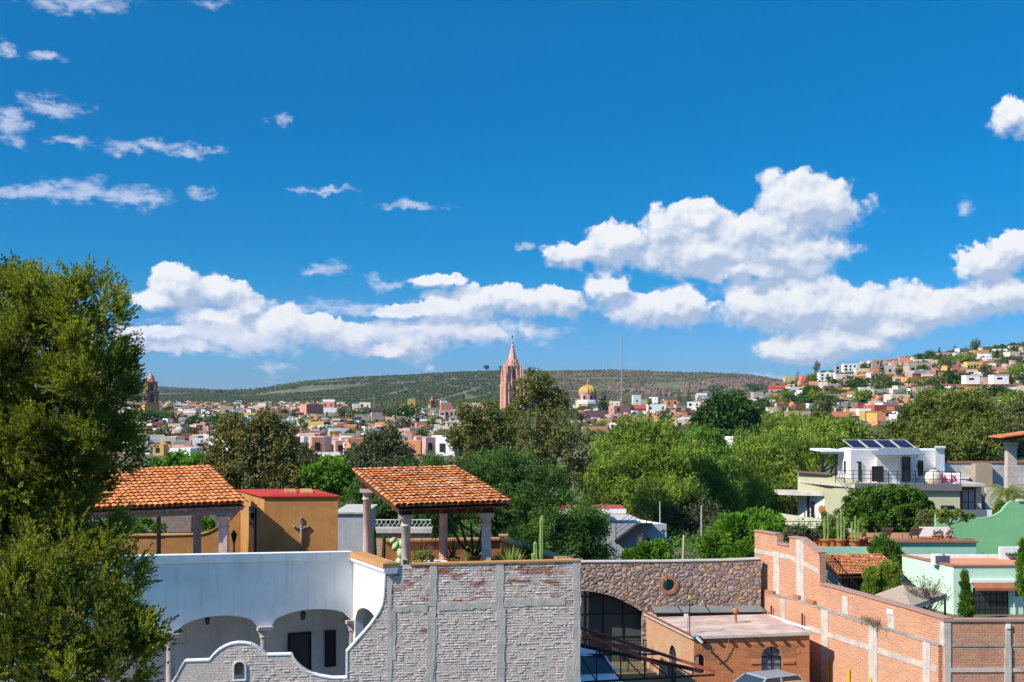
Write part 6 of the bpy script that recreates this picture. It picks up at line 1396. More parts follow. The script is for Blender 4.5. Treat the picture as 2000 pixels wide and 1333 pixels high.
def canopy():
    p = W3(1775, 1205, 62); o = Vector((p.x, p.y, .3)); e = empty('square_canopy', o, 0, 'big square tan canvas canopy with a pale hem on the patio beside the mint house', 'canopy'); q = lambda a, b, Y: W3(a, b, Y)-o
    A, B, C, D, T = q(1707, 1162, 60.5), q(1779, 1185, 57.5), q(1850, 1160, 62), q(1782, 1150, 65), q(1764, 1142, 61.5)
    mb = MB(); mb.add([A, B, C, D, T, A-Vector((0,0,.03)), B-Vector((0,0,.03)), C-Vector((0,0,.03)), D-Vector((0,0,.03))], [(0,1,4),(1,2,4),(2,3,4),(3,0,4),(8,7,6,5)]); mb.build('canvas', mat('tan_canvas', (.42,.33,.235), (.36,.28,.20), bump=.08, scale=2), e)
    mb = MB()
    for a, b in ((A, B), (B, C), (C, D), (D, A)): mb.hexa([a-Vector((0,0,.22)), b-Vector((0,0,.22)), b-Vector((0,-.03,.22)), a-Vector((0,-.03,.22))], [a-Vector((0,0,.035)), b-Vector((0,0,.035)), b-Vector((0,-.03,.035)), a-Vector((0,-.03,.035))])
    mb.build('hem', mat('pale_hem', (.62,.55,.44), bump=0), e)
    for c in (A, B, C, D): c = c.lerp(T, .05); mb = MB(); mb.box(c.x-.04, c.y-.04, 0, c.x+.04, c.y+.04, c.z-.08); mb.build('leg', m_iron, e)
canopy()
def loungers():
    for px, w in ((1729, 'left'), (1785, 'right')):
        p = W3(px, 1055, 86.5); z0 = Z(1057, 86)-.02; e = empty('deck_chair', (p.x, p.y, z0), math.radians(8), 'brown slatted wooden deck chair, the %s one of two on the upper green terrace' % w, 'deck chair', 'deck chairs on the green terrace')
        mb = MB(); mb.box(-.35, 0, .32, .35, 1.1, .37); mb.build('seat', m_greywood, e); mb = MB()
        for i in range(7): x = -.33+i*.11; mb.bar((x, -.02, .36), (x, -.5, .85), .085, .03)
        mb.build('backrest', m_greywood, e)
        for sx_ in (-.32, .32):
            for sy in (.05, 1.05): mb = MB(); mb.box(sx_-.03, sy-.03, 0, sx_+.03, sy+.03, .319); mb.build('leg', m_greywood, e)
loungers()
def right_pots():
    zt = Z(1069, 86)-.02+.0; zu = Z(1057, 86)
    spec = [(1614, [(-.12,2.3,.10,0),(.10,2.75,.10,.02)], 'leftmost tall pair of column cacti in a clay pot on the lower green terrace'), (1641, [(-.14,2.5,.10,-.02),(.06,2.9,.11,.02),(.24,2.1,.08,.05)], 'tallest middle cluster of three column cacti in a clay pot'), (1670, [(-.18,1.9,.09,-.03),(.02,2.45,.11,0),(.2,2.1,.09,.03)], 'right cluster of column cacti in a wide clay pot before the ficus hedge')]
    for px, st, lab in spec:
        p = W3(px, 1069, 87); cactus_col(p.x, p.y, zt-.1, [(a, b*.66, c*.78, d) for a, b, c, d in st], lab, .34)
    for px, rx, rz, m, lab in ((1592,.30,.30,'darkagave','small dark plant in the leftmost clay pot of the lower green terrace'),(1601,.3,.55,'darkagave','spiky grey green plant in a clay pot left of the column cacti'),(1627,.35,.35,'hedge','yellowish leafy plant in a clay pot between two cactus clusters'),(1652,.3,.35,'dry','dry leafy plant in a clay pot between the middle and right cactus clusters'),(1684,.5,.7,'pepper','round yellow green shrub in a clay pot right of the cacti')):
        p = W3(px, 1065, 88); leafy(p.x, p.y, zt-.1, rx, rz, 260, L[m], lab, .30, ll=.22, lw=.08)
    for i, (px, m) in enumerate(((1826,'dry'),(1838,'greydark'),(1853,'dry'))):
        p = W3(px, 1052, 86.3); leafy(p.x, p.y, zu+.02, .28, .2, 120, L[m], ('first', 'second', 'third')[i]+' from the left of three small potted plants along the white parapet', .2, ll=.14, lw=.05, group='small pots along the white parapet')
    p = W3(1818, 1055, 86.3); e = empty('long_planter', (p.x-.3, p.y-.5, zu+.02), 0, 'long low orange clay trough on the edge of the upper green terrace', 'planter'); mb = MB(); mb.hexa([(-.5,-.15,0),(.5,-.15,0),(.5,.15,0),(-.5,.15,0)], [(-.58,-.19,.22),(.58,-.19,.22),(.58,.19,.22),(-.58,.19,.22)]); mb.build('trough', m_pot, e)
    # person-free roof corner: pale statue-like jar with a blue lid seen over the brick wall notch
    p = W3(1521, 1060, 60); e = empty('jar', (p.x, p.y, Z(1068, 60)), 0, 'pale grey jar with a blue lid in the notch of the brick wall', 'jar'); mb = MB(); mb.lathe([(.12,0),(.22,.1),(.26,.25),(.2,.42),(.1,.48)], n=14); mb.build('body', m_conc_l, e); mb = MB(); mb.lathe([(.01,.66),(.14,.60),(.17,.52),(.11,.485)], n=12); mb.build('lid', mat('blue_lid', (.05,.16,.42), bump=0), e)
    mb = MB(); mb.box(-.35, -.3, -3, .35, .3, -.004); mb.build('stand', m_concrete, e)
right_pots()
# houses half hidden right behind the terrace: pale block, brick strip, curly white railing
def back_blocks():
    p = W3(700, 1090, 66); o = Vector((X(655, 62), 62, .4)); H = empty('grey_block', o, 0, 'plain pale grey block with a flat roof behind the ochre room', 'building'); w = X(712, 62)-o.x; zt = Z(1004, 62)-.4
    mb = MB(); mb.box(0, 0, 0, w, 5, zt); mb.build('wall', mat('pale_grey_wall', (.42,.42,.44), bump=.05, streak=.2), H); mb = MB(); mb.box(-.1, -.1, zt+.003, w+.1, 5.1, zt+.08); mb.build('roof', m_conc_l, H)
    o = Vector((X(700, 70), 70, .4)); H = empty('balcony_house', o, 0, 'roof with curly white balcony railing over dull red brick, behind the right pavilion', 'building'); w = X(842, 70)-o.x; z1 = Z(1032, 70)-.4
    mb = MB(); mb.box(0, 0, 0, w, .8, z1-.25); mb.build('wall', MATS['lower_brick'], H); mb = MB(); mb.box(-.05, -.15, z1-.247, w+.05, .85, z1); mb.build('slab', m_conc_l, H)
    mb = MB(); h = Z(1015, 70)-.4-z1
    mb.box(0, 0, z1+h-.04, w, .04, z1+h)
    n = 34
    for i in range(n):
        x = w*i/(n-1); a = .09*(1 if i % 2 else -1); mb.tube([(x,.02,z1),(x+a,.02,z1+h*.3),(x-a,.02,z1+h*.65),(x,.02,z1+h)], .014, 5)
    mb.build('railing', m_white, H)
    o = Vector((X(240, 68), 68, .4)); H = empty('grey_shed', o, 0, 'grey plank sided roof building seen through the left pavilion', 'building'); w = X(372, 68)-o.x; zt = Z(1010, 68)-.4
    mb = MB(); mb.box(0, 0, 0, w, 4, Z(1042, 68)-.4); mb.build('base', m_yellow_w, H); mb = MB()
    for i in range(5): z0 = Z(1040, 68)-.4+i*(zt-(Z(1040, 68)-.4))/5; mb.box(-.05, .1+.02*i, z0, w, .2+.02*i, z0+.16)
    mb.box(-.02, .24, Z(1041, 68)-.4, w-.02, 4, zt); mb.build('planks', m_greywood, H)
back_blocks()
# ================================================================ THE TOWN
WALLC = {'white': (.78,.77,.74), 'cream': (.66,.56,.42), 'beige': (.50,.40,.30), 'tan': (.40,.30,.22), 'ochre': (.62,.36,.08), 'yellow': (.70,.50,.10), 'orange': (.62,.27,.10), 'salmon': (.66,.25,.17), 'pink': (.62,.36,.30), 'red': (.48,.085,.06), 'brick': (.34,.12,.07), 'grey': (.38,.37,.36), 'brown': (.17,.10,.075), 'lilac': (.42,.36,.42), 'rose': (.60,.24,.22), 'mustard': (.55,.34,.06)}
WALLC = {k: tuple(.92*q+.08*(.3*c[0]+.5*c[1]+.2*c[2])+.005 for q in c) for k, c in WALLC.items()}
WM = {k: mat('wall_'+k, c, tuple(q*.8 for q in c), scale=.25, mix=.6, bump=0, streak=.15) for k, c in WALLC.items()}
ROOFC = {'terracotta': (.46,.17,.08), 'red': (.42,.06,.04), 'grey': (.30,.28,.26), 'pale': (.52,.48,.43), 'brown': (.16,.09,.07), 'orange': (.58,.24,.10)}
RM = {k: mat('roof_'+k, c, tuple(q*.7 for q in c), scale=.6, mix=.7, bump=0) for k, c in ROOFC.items()}
def unit(name, m, b=(-.5, -.06, 0, .5, .04, 1)):
    mb = MB(); mb.box(*b); o = mb.build(name, m); me = o.data; bpy.data.objects.remove(o); return me
ME_WIN = unit('window', m_dark); ME_TANK = None
_mb = MB(); _mb.lathe([(.5,0),(.5,.8),(.2,1.0),(.01,1.02)], n=10); _o = _mb.build('water_tank', m_dark); ME_TANK = _o.data; bpy.data.objects.remove(_o)
HOUSES = []; BOXES = []
def house(pl, pr, pt, pb, col='white', roof='grey', label=None, Y=None, rot=None, nx=None, ny=None, side=None, kind='flat', name='house', group='houses of the town', up=None, tank=False, arch=0):
    px = (pl+pr)/2
    if Y is None: Y = hit(px, pb+1)
    if Y is None: Y = 700
    rot = R.uniform(-.35, .35) if rot is None else rot
    wpx = (pr-pl)/F*Y; c, s = abs(math.cos(rot)), abs(math.sin(rot)); dep = .75*wpx if wpx > 12 else R.uniform(.8, 1.2)*wpx
    w = wpx/(c+.75*s); dep = w*.75; h = (pb-pt)/F*Y; x = X(px, Y); y = Y+dep*.5*c; z0 = Z(pb, Y)
    e = empty(name, (x, y, z0), rot, label, 'house', group)
    small = (pr-pl) < 13
    zb = -min(6, 1.5+abs(z0-gz(x, y))+ (2 if Y > 250 else 0)); W2, D2 = w/2, dep/2
    mb = MB(); par = .35 if kind == 'flat' else 0; top = h
    if kind == 'flat':
        mb.box(-W2, -D2, zb, W2, D2, top-.45)
        t = .22; zz = top-.447
        mb.box(-W2, -D2, zz, W2, -D2+t, top); mb.box(-W2, D2-t, zz, W2, D2, top); mb.box(-W2, -D2+t, zz, -W2+t, D2-t, top); mb.box(W2-t, -D2+t, zz, W2, D2-t, top)
    else:
        eave = top*.62; mb.box(-W2, -D2, zb, W2, D2, eave)
    if up:
        u0, u1, uh, uc = up
    mb.build('wall', WM[col], e)
    if side: mb = MB(); mb.box(W2+.003, -D2+.02, zb, W2+.06, D2-.02, top-.02); mb.build('side_wall', WM[side], e)
    mb = MB()
    if kind == 'flat': mb.box(-W2+.23, -D2+.23, top-.44, W2-.23, D2-.23, top-.30)
    elif kind == 'tile':
        a = .3; mb.hexa([(-W2-a,-D2-a,eave),(W2+a,-D2-a,eave),(W2+a,D2+a,eave),(-W2-a,D2+a,eave)], [(-W2-a,D2*.3,top),(W2+a,D2*.3,top),(W2+a,D2*.35,top),(-W2-a,D2*.35,top)])
    elif kind == 'hip':
        a = .4; mb.hexa([(-W2-a,-D2-a,eave),(W2+a,-D2-a,eave),(W2+a,D2+a,eave),(-W2-a,D2+a,eave)], [(-W2*.5,-.1,top),(W2*.5,-.1,top),(W2*.5,.1,top),(-W2*.5,.1,top)])
    elif kind == 'gable': mb.T = lambda a, b, c: (b, a, c); mb.prism([(-D2-.3, eave), (D2+.3, eave), (0, top)], -W2-.3, W2+.3); mb.T = None
    mb.build('roof', RM[roof], e)
    if kind == 'gable': pass
    he = (top-.5) if kind == 'flat' else eave
    nx = nx if nx is not None else max(1, int(w/3.4)); ny = ny if ny is not None else max(1, int(he/2.9+.25))
    fh = he/ny
    if small:
        mb = MB()
        for i in range(min(nx, 3)): cx = -W2+w*(i+.5)/min(nx, 3); mb.box(cx-.5, -D2-.05, fh*.3, cx+.5, -D2+.02, fh*.75)
        mb.build('windows' if min(nx, 3) > 1 else 'window', m_dark, e).name = 'window'
    else:
        for j in range(ny):
            for i in range(nx):
                if R.random() < .12: continue
                cx = -W2+w*(i+.5)/nx; ww = R.choice((.9, 1.1, 1.5)); hh = min(fh*.6, R.choice((1.2, 1.5, 2.0)))
                o = link('window', ME_WIN, e); o.location = (cx, -D2, j*fh+fh*.22); o.scale = (min(ww, w/nx*.6), 1, hh)
        if rot != 0 and dep > 4:
            sx_ = -1 if rot > 0 else 1
            sx_ = -1
            for j in range(ny):
                for i in range(max(1, int(dep/4))):
                    if R.random() < .3: continue
                    o = link('window', ME_WIN, e); o.rotation_euler = (0, 0, math.pi/2); o.location = (sx_*W2, -D2+dep*(i+.5)/max(1, int(dep/4)), j*fh+fh*.25); o.scale = (.9, 1, min(1.2, fh*.5))
    if up:
        mb = MB(); mb.box(-W2+w*u0, -D2*.6, top-.44, -W2+w*u1, D2*.8, top+uh*Y/F); mb.build('upper_room', WM[uc], e)
        mb = MB(); mb.box(-W2+w*u0-.15, -D2*.6-.15, top+uh*Y/F+.003, -W2+w*u1+.15, D2*.8+.15, top+uh*Y/F+.2); mb.build('upper_roof', RM['pale'], e)
    if tank and kind == 'flat': o = link('water_tank', ME_TANK, e); o.location = (R.uniform(-.3, .3)*w, R.uniform(-.2, .3)*dep, top-.30); o.scale = (1.1, 1.1, 1.3)
    HOUSES.append((px, (pt+pb)/2, e, col, roof, kind, ny, w, up, tank, label)); BOXES.append((pl, pt, pr, pb))
    return e
# --- houses one can pick out in the photograph: left, right, top, bottom in photo pixels
EXPL = [
 (584,630,790,820,'salmon','pale','tall salmon block with a pale grey right side, largest in the left town',dict(rot=.62,side='grey',nx=0,ny=1)),
 (630,658,797,816,'white','pale','white arcaded building just right of the salmon block',dict(rot=0,nx=5,ny=1)),
 (659,686,798,815,'brown','brown','plain brown walled building right of the white arcade',dict(nx=0,rot=0)),
 (687,706,789,808,'white','grey','white stepped building under the long ridge, left of the dark terrace',dict(rot=.2)),
 (704,764,797,822,'brown','grey','long dark brown building with a dark roof terrace and mast',dict(rot=.15,nx=6)),
 (690,722,810,830,'cream','pale','cream stepped house below the long dark brown building',{}),
 (722,746,806,830,'beige','pale','beige block with a white corner below the dark brown building',{}),
 (640,668,806,824,'tan','terracotta','tan house below the white arcade',{}),
 (601,642,824,848,'mustard','brown','mustard yellow house with a dark brown side, near the two palms',dict(rot=-.35,side='brown')),
 (641,676,828,842,'yellow','terracotta','small yellow house right of the mustard one',dict(nx=3)),
 (572,602,872,892,'red','red','dark red house with a bright orange sloping roof',dict(kind='tile',roof='orange')),
 (620,646,855,872,'white','grey','white house with a blue shaded front right of the dark red one',{}),
 (646,664,858,884,'lilac','pale','pale lilac house with an upper pergola',{}),
 (746,787,838,853,'yellow','terracotta','bright yellow wall house beneath the dark clipped laurel',dict(nx=0)),
 (754,760,829,840,'white','pale','slim white chimney tower on the left of the yellow wall',dict(nx=0)),
 (760,800,830,846,'brown','grey','low dark glazed house behind the yellow wall',{}),
 (798,860,862,888,'white','pale','white frame-fronted house above the green mesquite',dict(nx=5,ny=2)),
 (784,830,846,862,'cream','pale','long cream flat house above the white frame-fronted one',{}),
 (856,904,801,826,'pink','pale','pink building with arched windows left of the pink church',dict(rot=.1,nx=5,ny=2)),
 (828,872,820,833,'mustard','terracotta','mustard building in front of the pink arched one',{}),
 (820,856,797,812,'grey','grey','grey walled hall at the foot of the small red tower',dict(nx=0)),
 (903,952,787,818,'beige','pale','beige old building with arched belfry openings left of the church',dict(nx=4,ny=2)),
 (660,705,822,838,'orange','brown','orange house among dark roofs right of the small yellow one',{}),
 (612,662,884,904,'pink','pale','pale pink roofed row low in the town, left of the grey green tree',dict(kind='tile')),
 (524,548,820,836,'red','red','house with two small red roofs left of the salmon block',dict(kind='hip')),
 (528,576,808,822,'brown','grey','long dark brown building with a white edge left of the salmon block',{}),
 (322,346,811,834,'brick','brown','brick brown building just right of the dark trees below the left tower',{}),
 (346,366,816,834,'white','pale','white building with pink windows beside the brick brown one',{}),
 (306,322,833,849,'orange','terracotta','orange fronted house at the left of the town near the big tree',{}),
 (288,316,846,860,'red','red','dark red roofed house at the left edge of the town',dict(kind='tile')),
 (315,336,850,872,'salmon','orange','salmon house with an orange lean-to roof near the left edge',dict(kind='tile')),
 (334,358,859,876,'cream','terracotta','cream house with two windows near the left edge',dict(rot=.1)),
 (355,384,860,878,'grey','grey','slate grey walled house next to the cream one',dict(nx=0)),
 (330,384,876,892,'white','pale','long white wall house above the green palms',{}),
 (322,386,833,850,'brown','brown','long brown roofed building behind the orange fronted house',dict(kind='tile')),
 (1131,1182,802,826,'rose','red','rose pink building below the yellow dome',dict(rot=.4,nx=3,ny=1)),
 (1190,1232,793,818,'rose','orange','rose pink house with an orange roof right of the cypress',dict(rot=.35)),
 (1239,1266,792,810,'brown','red','dark brown house with a pink roof line',dict(kind='tile')),
 (1264,1302,790,812,'white','grey','white and grey house right of the dark brown one',{}),
 (1235,1252,772,794,'white','pale','slim white tower house left of the palm',dict(nx=1)),
 (1268,1288,776,790,'white','pale','small white house high behind the rose pink house',{}),
 (1262,1300,806,820,'salmon','red','salmon house with a red parapet above the yellow one',{}),
 (1218,1266,816,836,'yellow','terracotta','long bright yellow house left of the pepper trees',dict(nx=2)),
 (1138,1188,834,852,'orange','terracotta','orange beige house partly behind the tall thin tree',{}),
 (1300,1324,782,802,'orange','orange','orange roofed house left of the big round ficus',{}),
 (1336,1364,806,824,'brick','brown','brick red low house left of the big round ficus',{}),
 (1342,1370,785,804,'white','pale','white house with dark strip windows left of the round ficus',dict(ny=2,nx=2)),
 (1360,1384,768,782,'white','pale','white house with sloping white roofs above the round ficus',dict(kind='gable',roof='pale')),
 (1434,1480,778,796,'salmon','orange','house with a bright orange roof behind the round ficus',dict(kind='tile',rot=0)),
 (1474,1506,783,800,'white','orange','white walled house with two windows right of the orange roof',dict(rot=0,nx=2,ny=1)),
 (1502,1548,752,770,'rose','red','big house with a bright red roof above the orange roofed one',dict(kind='tile')),
 (1534,1568,736,750,'yellow','terracotta','yellow crenellated house at the foot of the hillside skyline',{}),
 (1567,1586,740,758,'red','red','dark red gabled house on the hillside',dict(kind='gable')),
 (1580,1600,745,764,'orange','terracotta','orange house right of the dark red gable',{}),
 (1601,1632,728,750,'white','grey','modern white house with long strip windows on the hillside skyline',dict(rot=0,nx=3,ny=3)),
 (1632,1648,714,730,'lilac','grey','lilac block on the hillside skyline beside the big white house',dict(rot=0,nx=2,ny=2)),
 (1648,1674,711,732,'white','grey','big white three storey house on the hillside skyline',dict(rot=0,nx=3,ny=3)),
 (1672,1700,720,736,'cream','terracotta','cream terraced house right of the big white three storey one',{}),
 (1630,1670,731,744,'white','pale','long white retaining wall house under the lilac block',dict(nx=0)),
 (1543,1590,777,793,'cream','pale','cream and white row right of the palms on the lower slope',dict(nx=4)),
 (1548,1580,790,814,'brick','terracotta','reddish house with a pergola on the lower slope',dict(rot=.25)),
 (1576,1592,788,814,'white','pale','narrow white house right of the reddish one',dict(nx=1,ny=2)),
 (1600,1650,770,788,'beige','grey','modern beige flat house on the middle slope',{}),
 (1672,1702,792,818,'red','grey','house with a bright red frame on the lower slope',dict(nx=1,ny=1)),
 (1655,1690,772,790,'white','grey','white and grey cube house on the middle slope',{}),
 (1640,1676,786,812,'grey','grey','dark grey house between green columns on the lower slope',{}),
 (1680,1706,757,780,'white','pale','white house with slanted canopy left of the beige concrete block',{}),
 (1704,1737,760,786,'beige','pale','plain beige concrete block with a red door',dict(nx=0,rot=.1)),
 (1788,1824,756,786,'tan','brown','tall tan house with one square window behind a palm trunk',dict(nx=1,ny=1,rot=0)),
 (1756,1778,717,731,'orange','terracotta','bright orange house high on the hillside',dict(nx=3,ny=1)),
 (1889,1919,707,722,'yellow','terracotta','yellow house with many white framed windows high on the hillside',dict(nx=5,ny=1,rot=0)),
 (1888,1918,721,733,'red','red','red roofed house directly below the yellow one',dict(kind='tile')),
 (1862,1890,720,733,'pink','terracotta','pink house left of the red roofed one',dict(nx=4)),
 (1924,1942,702,715,'yellow','terracotta','square yellow house near the top right of the hillside',{}),
 (1941,1957,700,710,'mustard','brown','mustard house touching the square yellow one',{}),
 (1969,1990,701,712,'yellow','terracotta','low yellow house at the far right of the hillside',{}),
 (1698,1732,705,722,'white','terracotta','white house with red upper terrace on the skyline',dict(rot=.2)),
 (1723,1742,704,716,'red','red','red house right of the white skyline house',dict(kind='tile')),
 (1704,1726,703,712,'tan','brown','tan house with dark strip windows on the skyline',{}),
 (1780,1802,697,706,'white','pale','small white house on the skyline left of the cypress',{}),
 (1838,1880,689,698,'pink','terracotta','long pink house on the skyline between the pines',{}),
 (1940,1972,682,692,'white','pale','white house on the skyline at the top right',{}),
 (1972,1990,676,686,'white','grey','farthest white house at the top right of the skyline',{}),
 (1842,1866,720,731,'white','pale','white flat roofed house left of the pink one',{}),
 (1850,1876,730,742,'orange','terracotta','orange patterned house left of the twin white towers',{}),
 (1800,1822,702,711,'cream','terracotta','cream house with awning on the skyline',{}),
 (1920,1946,728,738,'orange','red','house with an orange red roof between the twin white towers',dict(kind='tile')),
 (1976,2004,736,756,'orange','brown','orange brown timber house right of the twin white towers',{}),
 (1964,2010,756,772,'brown','brown','low house with a wide dark brown roof at the right edge',dict(kind='tile')),
 (1966,1990,774,794,'pink','terracotta','pink house with tall windows at the right edge',dict(rot=.1,nx=2,ny=1)),
 (1988,2012,765,788,'pink','grey','pink stepped house cut by the right edge',{}),
 (1734,1752,814,842,'grey','grey','tall dark grey tower house on the lower slope',dict(nx=1,ny=3)),
 (1716,1752,838,852,'white','pale','low white house above the solar panels',{}),
 (1750,1778,832,850,'salmon','terracotta','small salmon house with a tiled roof above the solar panels',dict(kind='hip')),
 (1418,1460,853,880,'white','grey','plain white and grey box house among the pepper trees',dict(Y=170,rot=.5,nx=1,ny=1)),
 (1700,1732,784,800,'grey','grey','long grey flat roofed house below the beige concrete block',{}),
 (1750,1790,802,820,'red','red','dark red porch house on the lower slope left of the tall olive trees',{}),
 (1500,1536,796,812,'cream','pale','cream house low on the slope behind the pepper trees',{}),
]
for a in EXPL:
    k = dict(a[7]); rf = k.pop('roof', a[5]); house(a[0], a[1], a[2], a[3], a[4], rf, a[6], **k)
# --- twin towered white house
def twin_house():
    Y = hit(1915, 772) or 330; Y = min(Y, 420); o = Vector((X(1857, Y), Y, Z(774, Y))); e = empty('twin_tower_house', o, 0, 'long white house with two square white towers on the middle hillside', 'house', 'houses of the town'); k = Y/F
    def b(l, r, t, bt, d0, d1, nm, m, ex=0): mb = MB(); mb.box((l-1857)*k-ex, d0-ex, (774-bt)*k, (r-1857)*k+ex, d1+ex, (774-t)*k); return mb.build(nm, m, e)
    b(1857, 1982, 752, 790, 0, 9, 'wall', m_white); b(1857, 1982, 750.5, 751.9, 0, 9, 'roof', RM['terracotta'], .4)
    b(1875, 1893, 754, 790, -3, -.01, 'wing', m_white); b(1926, 1940, 754, 790, -3, -.01, 'wing', m_white); b(1875, 1893, 752.6, 753.9, -3, -.02, 'wing_roof', RM['terracotta'], .2)
    for l, r, t in ((1891,1918,734),(1945,1975,733)):
        b(l, r, t, 750.4, 2, 2+(r-l)*k, 'tower', m_white); b(l-.5, r+.5, t-1.2, t-.1, 1.9, 2.1+(r-l)*k, 'tower_cap', m_white)
        mb = MB(); c = ((l+r)/2-1857-3)*k; mb.box(c-.8, 1.93, (774-t-8)*k, c+.8, 1.999, (774-t-4.5)*k); mb.build('window', m_dark, e)
    for px in (1863, 1880, 1887, 1900, 1907, 1929, 1935, 1950, 1958, 1966):
        v = -3 if px in (1880, 1887, 1929, 1935) else 0; c = (px-1857)*k; mb = MB(); r = .42
        pts = [(c-r, (774-768)*k), (c+r, (774-768)*k), (c+r, (774-760)*k)]+[(c+r*math.cos(a), (774-760)*k+r*math.sin(a)) for a in (.5, 1.0, 1.57, 2.1, 2.6)]+[(c-r, (774-760)*k)]; mb.prism(pts, v-.06, v-.011); mb.build('window', m_dark, e)
    BOXES.append((1855, 730, 1985, 775))
twin_house()
# --- the rest, filled in at random where the photograph shows dense housing
def fill(n, xr, yr, wr, seed, dens, hr=(2.6, 5.2), Ymax=1500):
    r = random.Random(seed); k = 0; tries = 0
    cols = ['white']*8+['cream']*7+['beige']*6+['tan']*4+['ochre']*2+['orange']*3+['brick']*2+['salmon']+['salmon']*2+['pink']*3+['brick']*2+['grey']*3+['brown']*2+['yellow','rose','red','mustard','lilac']
    while k < n and tries < n*30:
        tries += 1; px = r.uniform(*xr); py = r.uniform(*yr)
        if not dens(px, py): continue
        Y = hit(px, py)
        if Y is None or Y > Ymax or Y < 160: continue
        w = r.uniform(*wr); h = r.uniform(*hr)*(2 if r.random() < .22 and py > 765 else 1); wp = w/Y*F; hp = h/Y*F
        box = (px-wp/2, py-hp, px+wp/2, py)
        if any(min(box[2], b[2])-max(box[0], b[0]) > .35*min(wp, b[2]-b[0]) and min(box[3], b[3])-max(box[1], b[1]) > .55*min(hp, b[3]-b[1]) for b in BOXES): continue
        kind = r.choice(['flat']*6+['tile', 'hip']); c = r.choice(cols)
        roof = r.choice(['terracotta', 'orange', 'red', 'terracotta']) if kind != 'flat' else r.choice(['pale', 'grey', 'terracotta', 'pale', 'red'])
        house(box[0], box[2], box[1], box[3], c, roof, None, Y, kind=kind, up=((r.choice((0, .4)), r.choice((.6, 1)), r.uniform(4, 7), r.choice(['white', 'cream', c]))) if (kind == 'flat' and r.random() < .3 and wp > 12) else None, tank=(r.random() < .3 and wp > 13)); k += 1
def sky_row(px): return float(np.interp(px, [1480,1530,1600,1700,1800,1900,2000], [775,755,735,712,700,687,680]))
fill(112, (285, 950), (806, 892), (4.5, 10), 3, lambda x, y: True, hr=(2.4, 4.2))
fill(34, (1120, 1500), (786, 842), (5, 10), 5, lambda x, y: True, hr=(2.4, 4))
fill(64, (1495, 2010), (688, 850), (6, 11), 9, lambda x, y: y > sky_row(x)+6, hr=(2.8, 4.5), Ymax=950)
print('houses', len(HOUSES))
# --- labels for the filled-in houses
LMK = [(288, 'the left bell tower'), (365, 'the white wall above the palms'), (490, 'the olive brown tree'), (607, 'the salmon block'), (680, 'the brown hall'), (740, 'the grey green tree'), (796, 'the clipped laurel'), (843, 'the small red tower'), (925, 'the beige belfry building'), (1000, 'the pink church'), (1150, 'the yellow dome'), (1214, 'the tall mast'), (1300, 'the orange roof'), (1425, 'the round ficus'), (1525, 'the bright red roof'), (1617, 'the strip-window house'), (1720, 'the beige concrete block'), (1768, 'the bright orange house'), (1806, 'the tall tan house'), (1904, 'the yellow hillside house'), (1958, 'the twin white towers')]
HROW = {'low': 'low in view', 'mid': 'half way up', 'high': 'high up'}
def auto_labels(items, fmt):
    groups = {}
    for px, py, e, d in items:
        lx, ln = min(LMK, key=lambda q: abs(q[0]-px)); rel = 'left of' if px < lx-8 else ('right of' if px > lx+8 else 'in line with')
        groups.setdefault((d, rel, ln), []).append((px, py, e))
    W_ = ['first', 'second', 'third', 'fourth', 'fifth', 'sixth', 'seventh', 'eighth', 'ninth', 'tenth', 'eleventh', 'twelfth', 'thirteenth', 'fourteenth', 'fifteenth']
    for (d, rel, ln), g in groups.items():
        if len(g) == 1: g[0][2]['label'] = '%s %s %s' % (d, rel, ln)
        elif len(g) == 2:
            for w, q in zip(('upper', 'lower'), sorted(g, key=lambda q: q[1])): q[2]['label'] = '%s of two %ss %s %s' % (w, d, rel, ln)
        else:
            for i, q in enumerate(sorted(g)): q[2]['label'] = '%s from left among %ss %s %s' % (W_[min(i, 14)], d, rel, ln)
it = []
for px, py, e, col, roof, kind, ny, w, up, tank, lab in HOUSES:
    if lab: continue
    rn = {'flat': 'flat', 'tile': '%s tiled' % roof if roof != 'terracotta' else 'tiled', 'hip': 'hipped'}[kind]
    d = '%s %s%s house' % ({'brick': 'brick red'}.get(col, col), rn if kind == 'flat' else rn+' roof', '-roofed' if kind == 'flat' else '')
    if up: d += ' with rooftop room'.replace(' with rooftop room', '')
    it.append((px, py, e, d))
auto_labels(it, None)
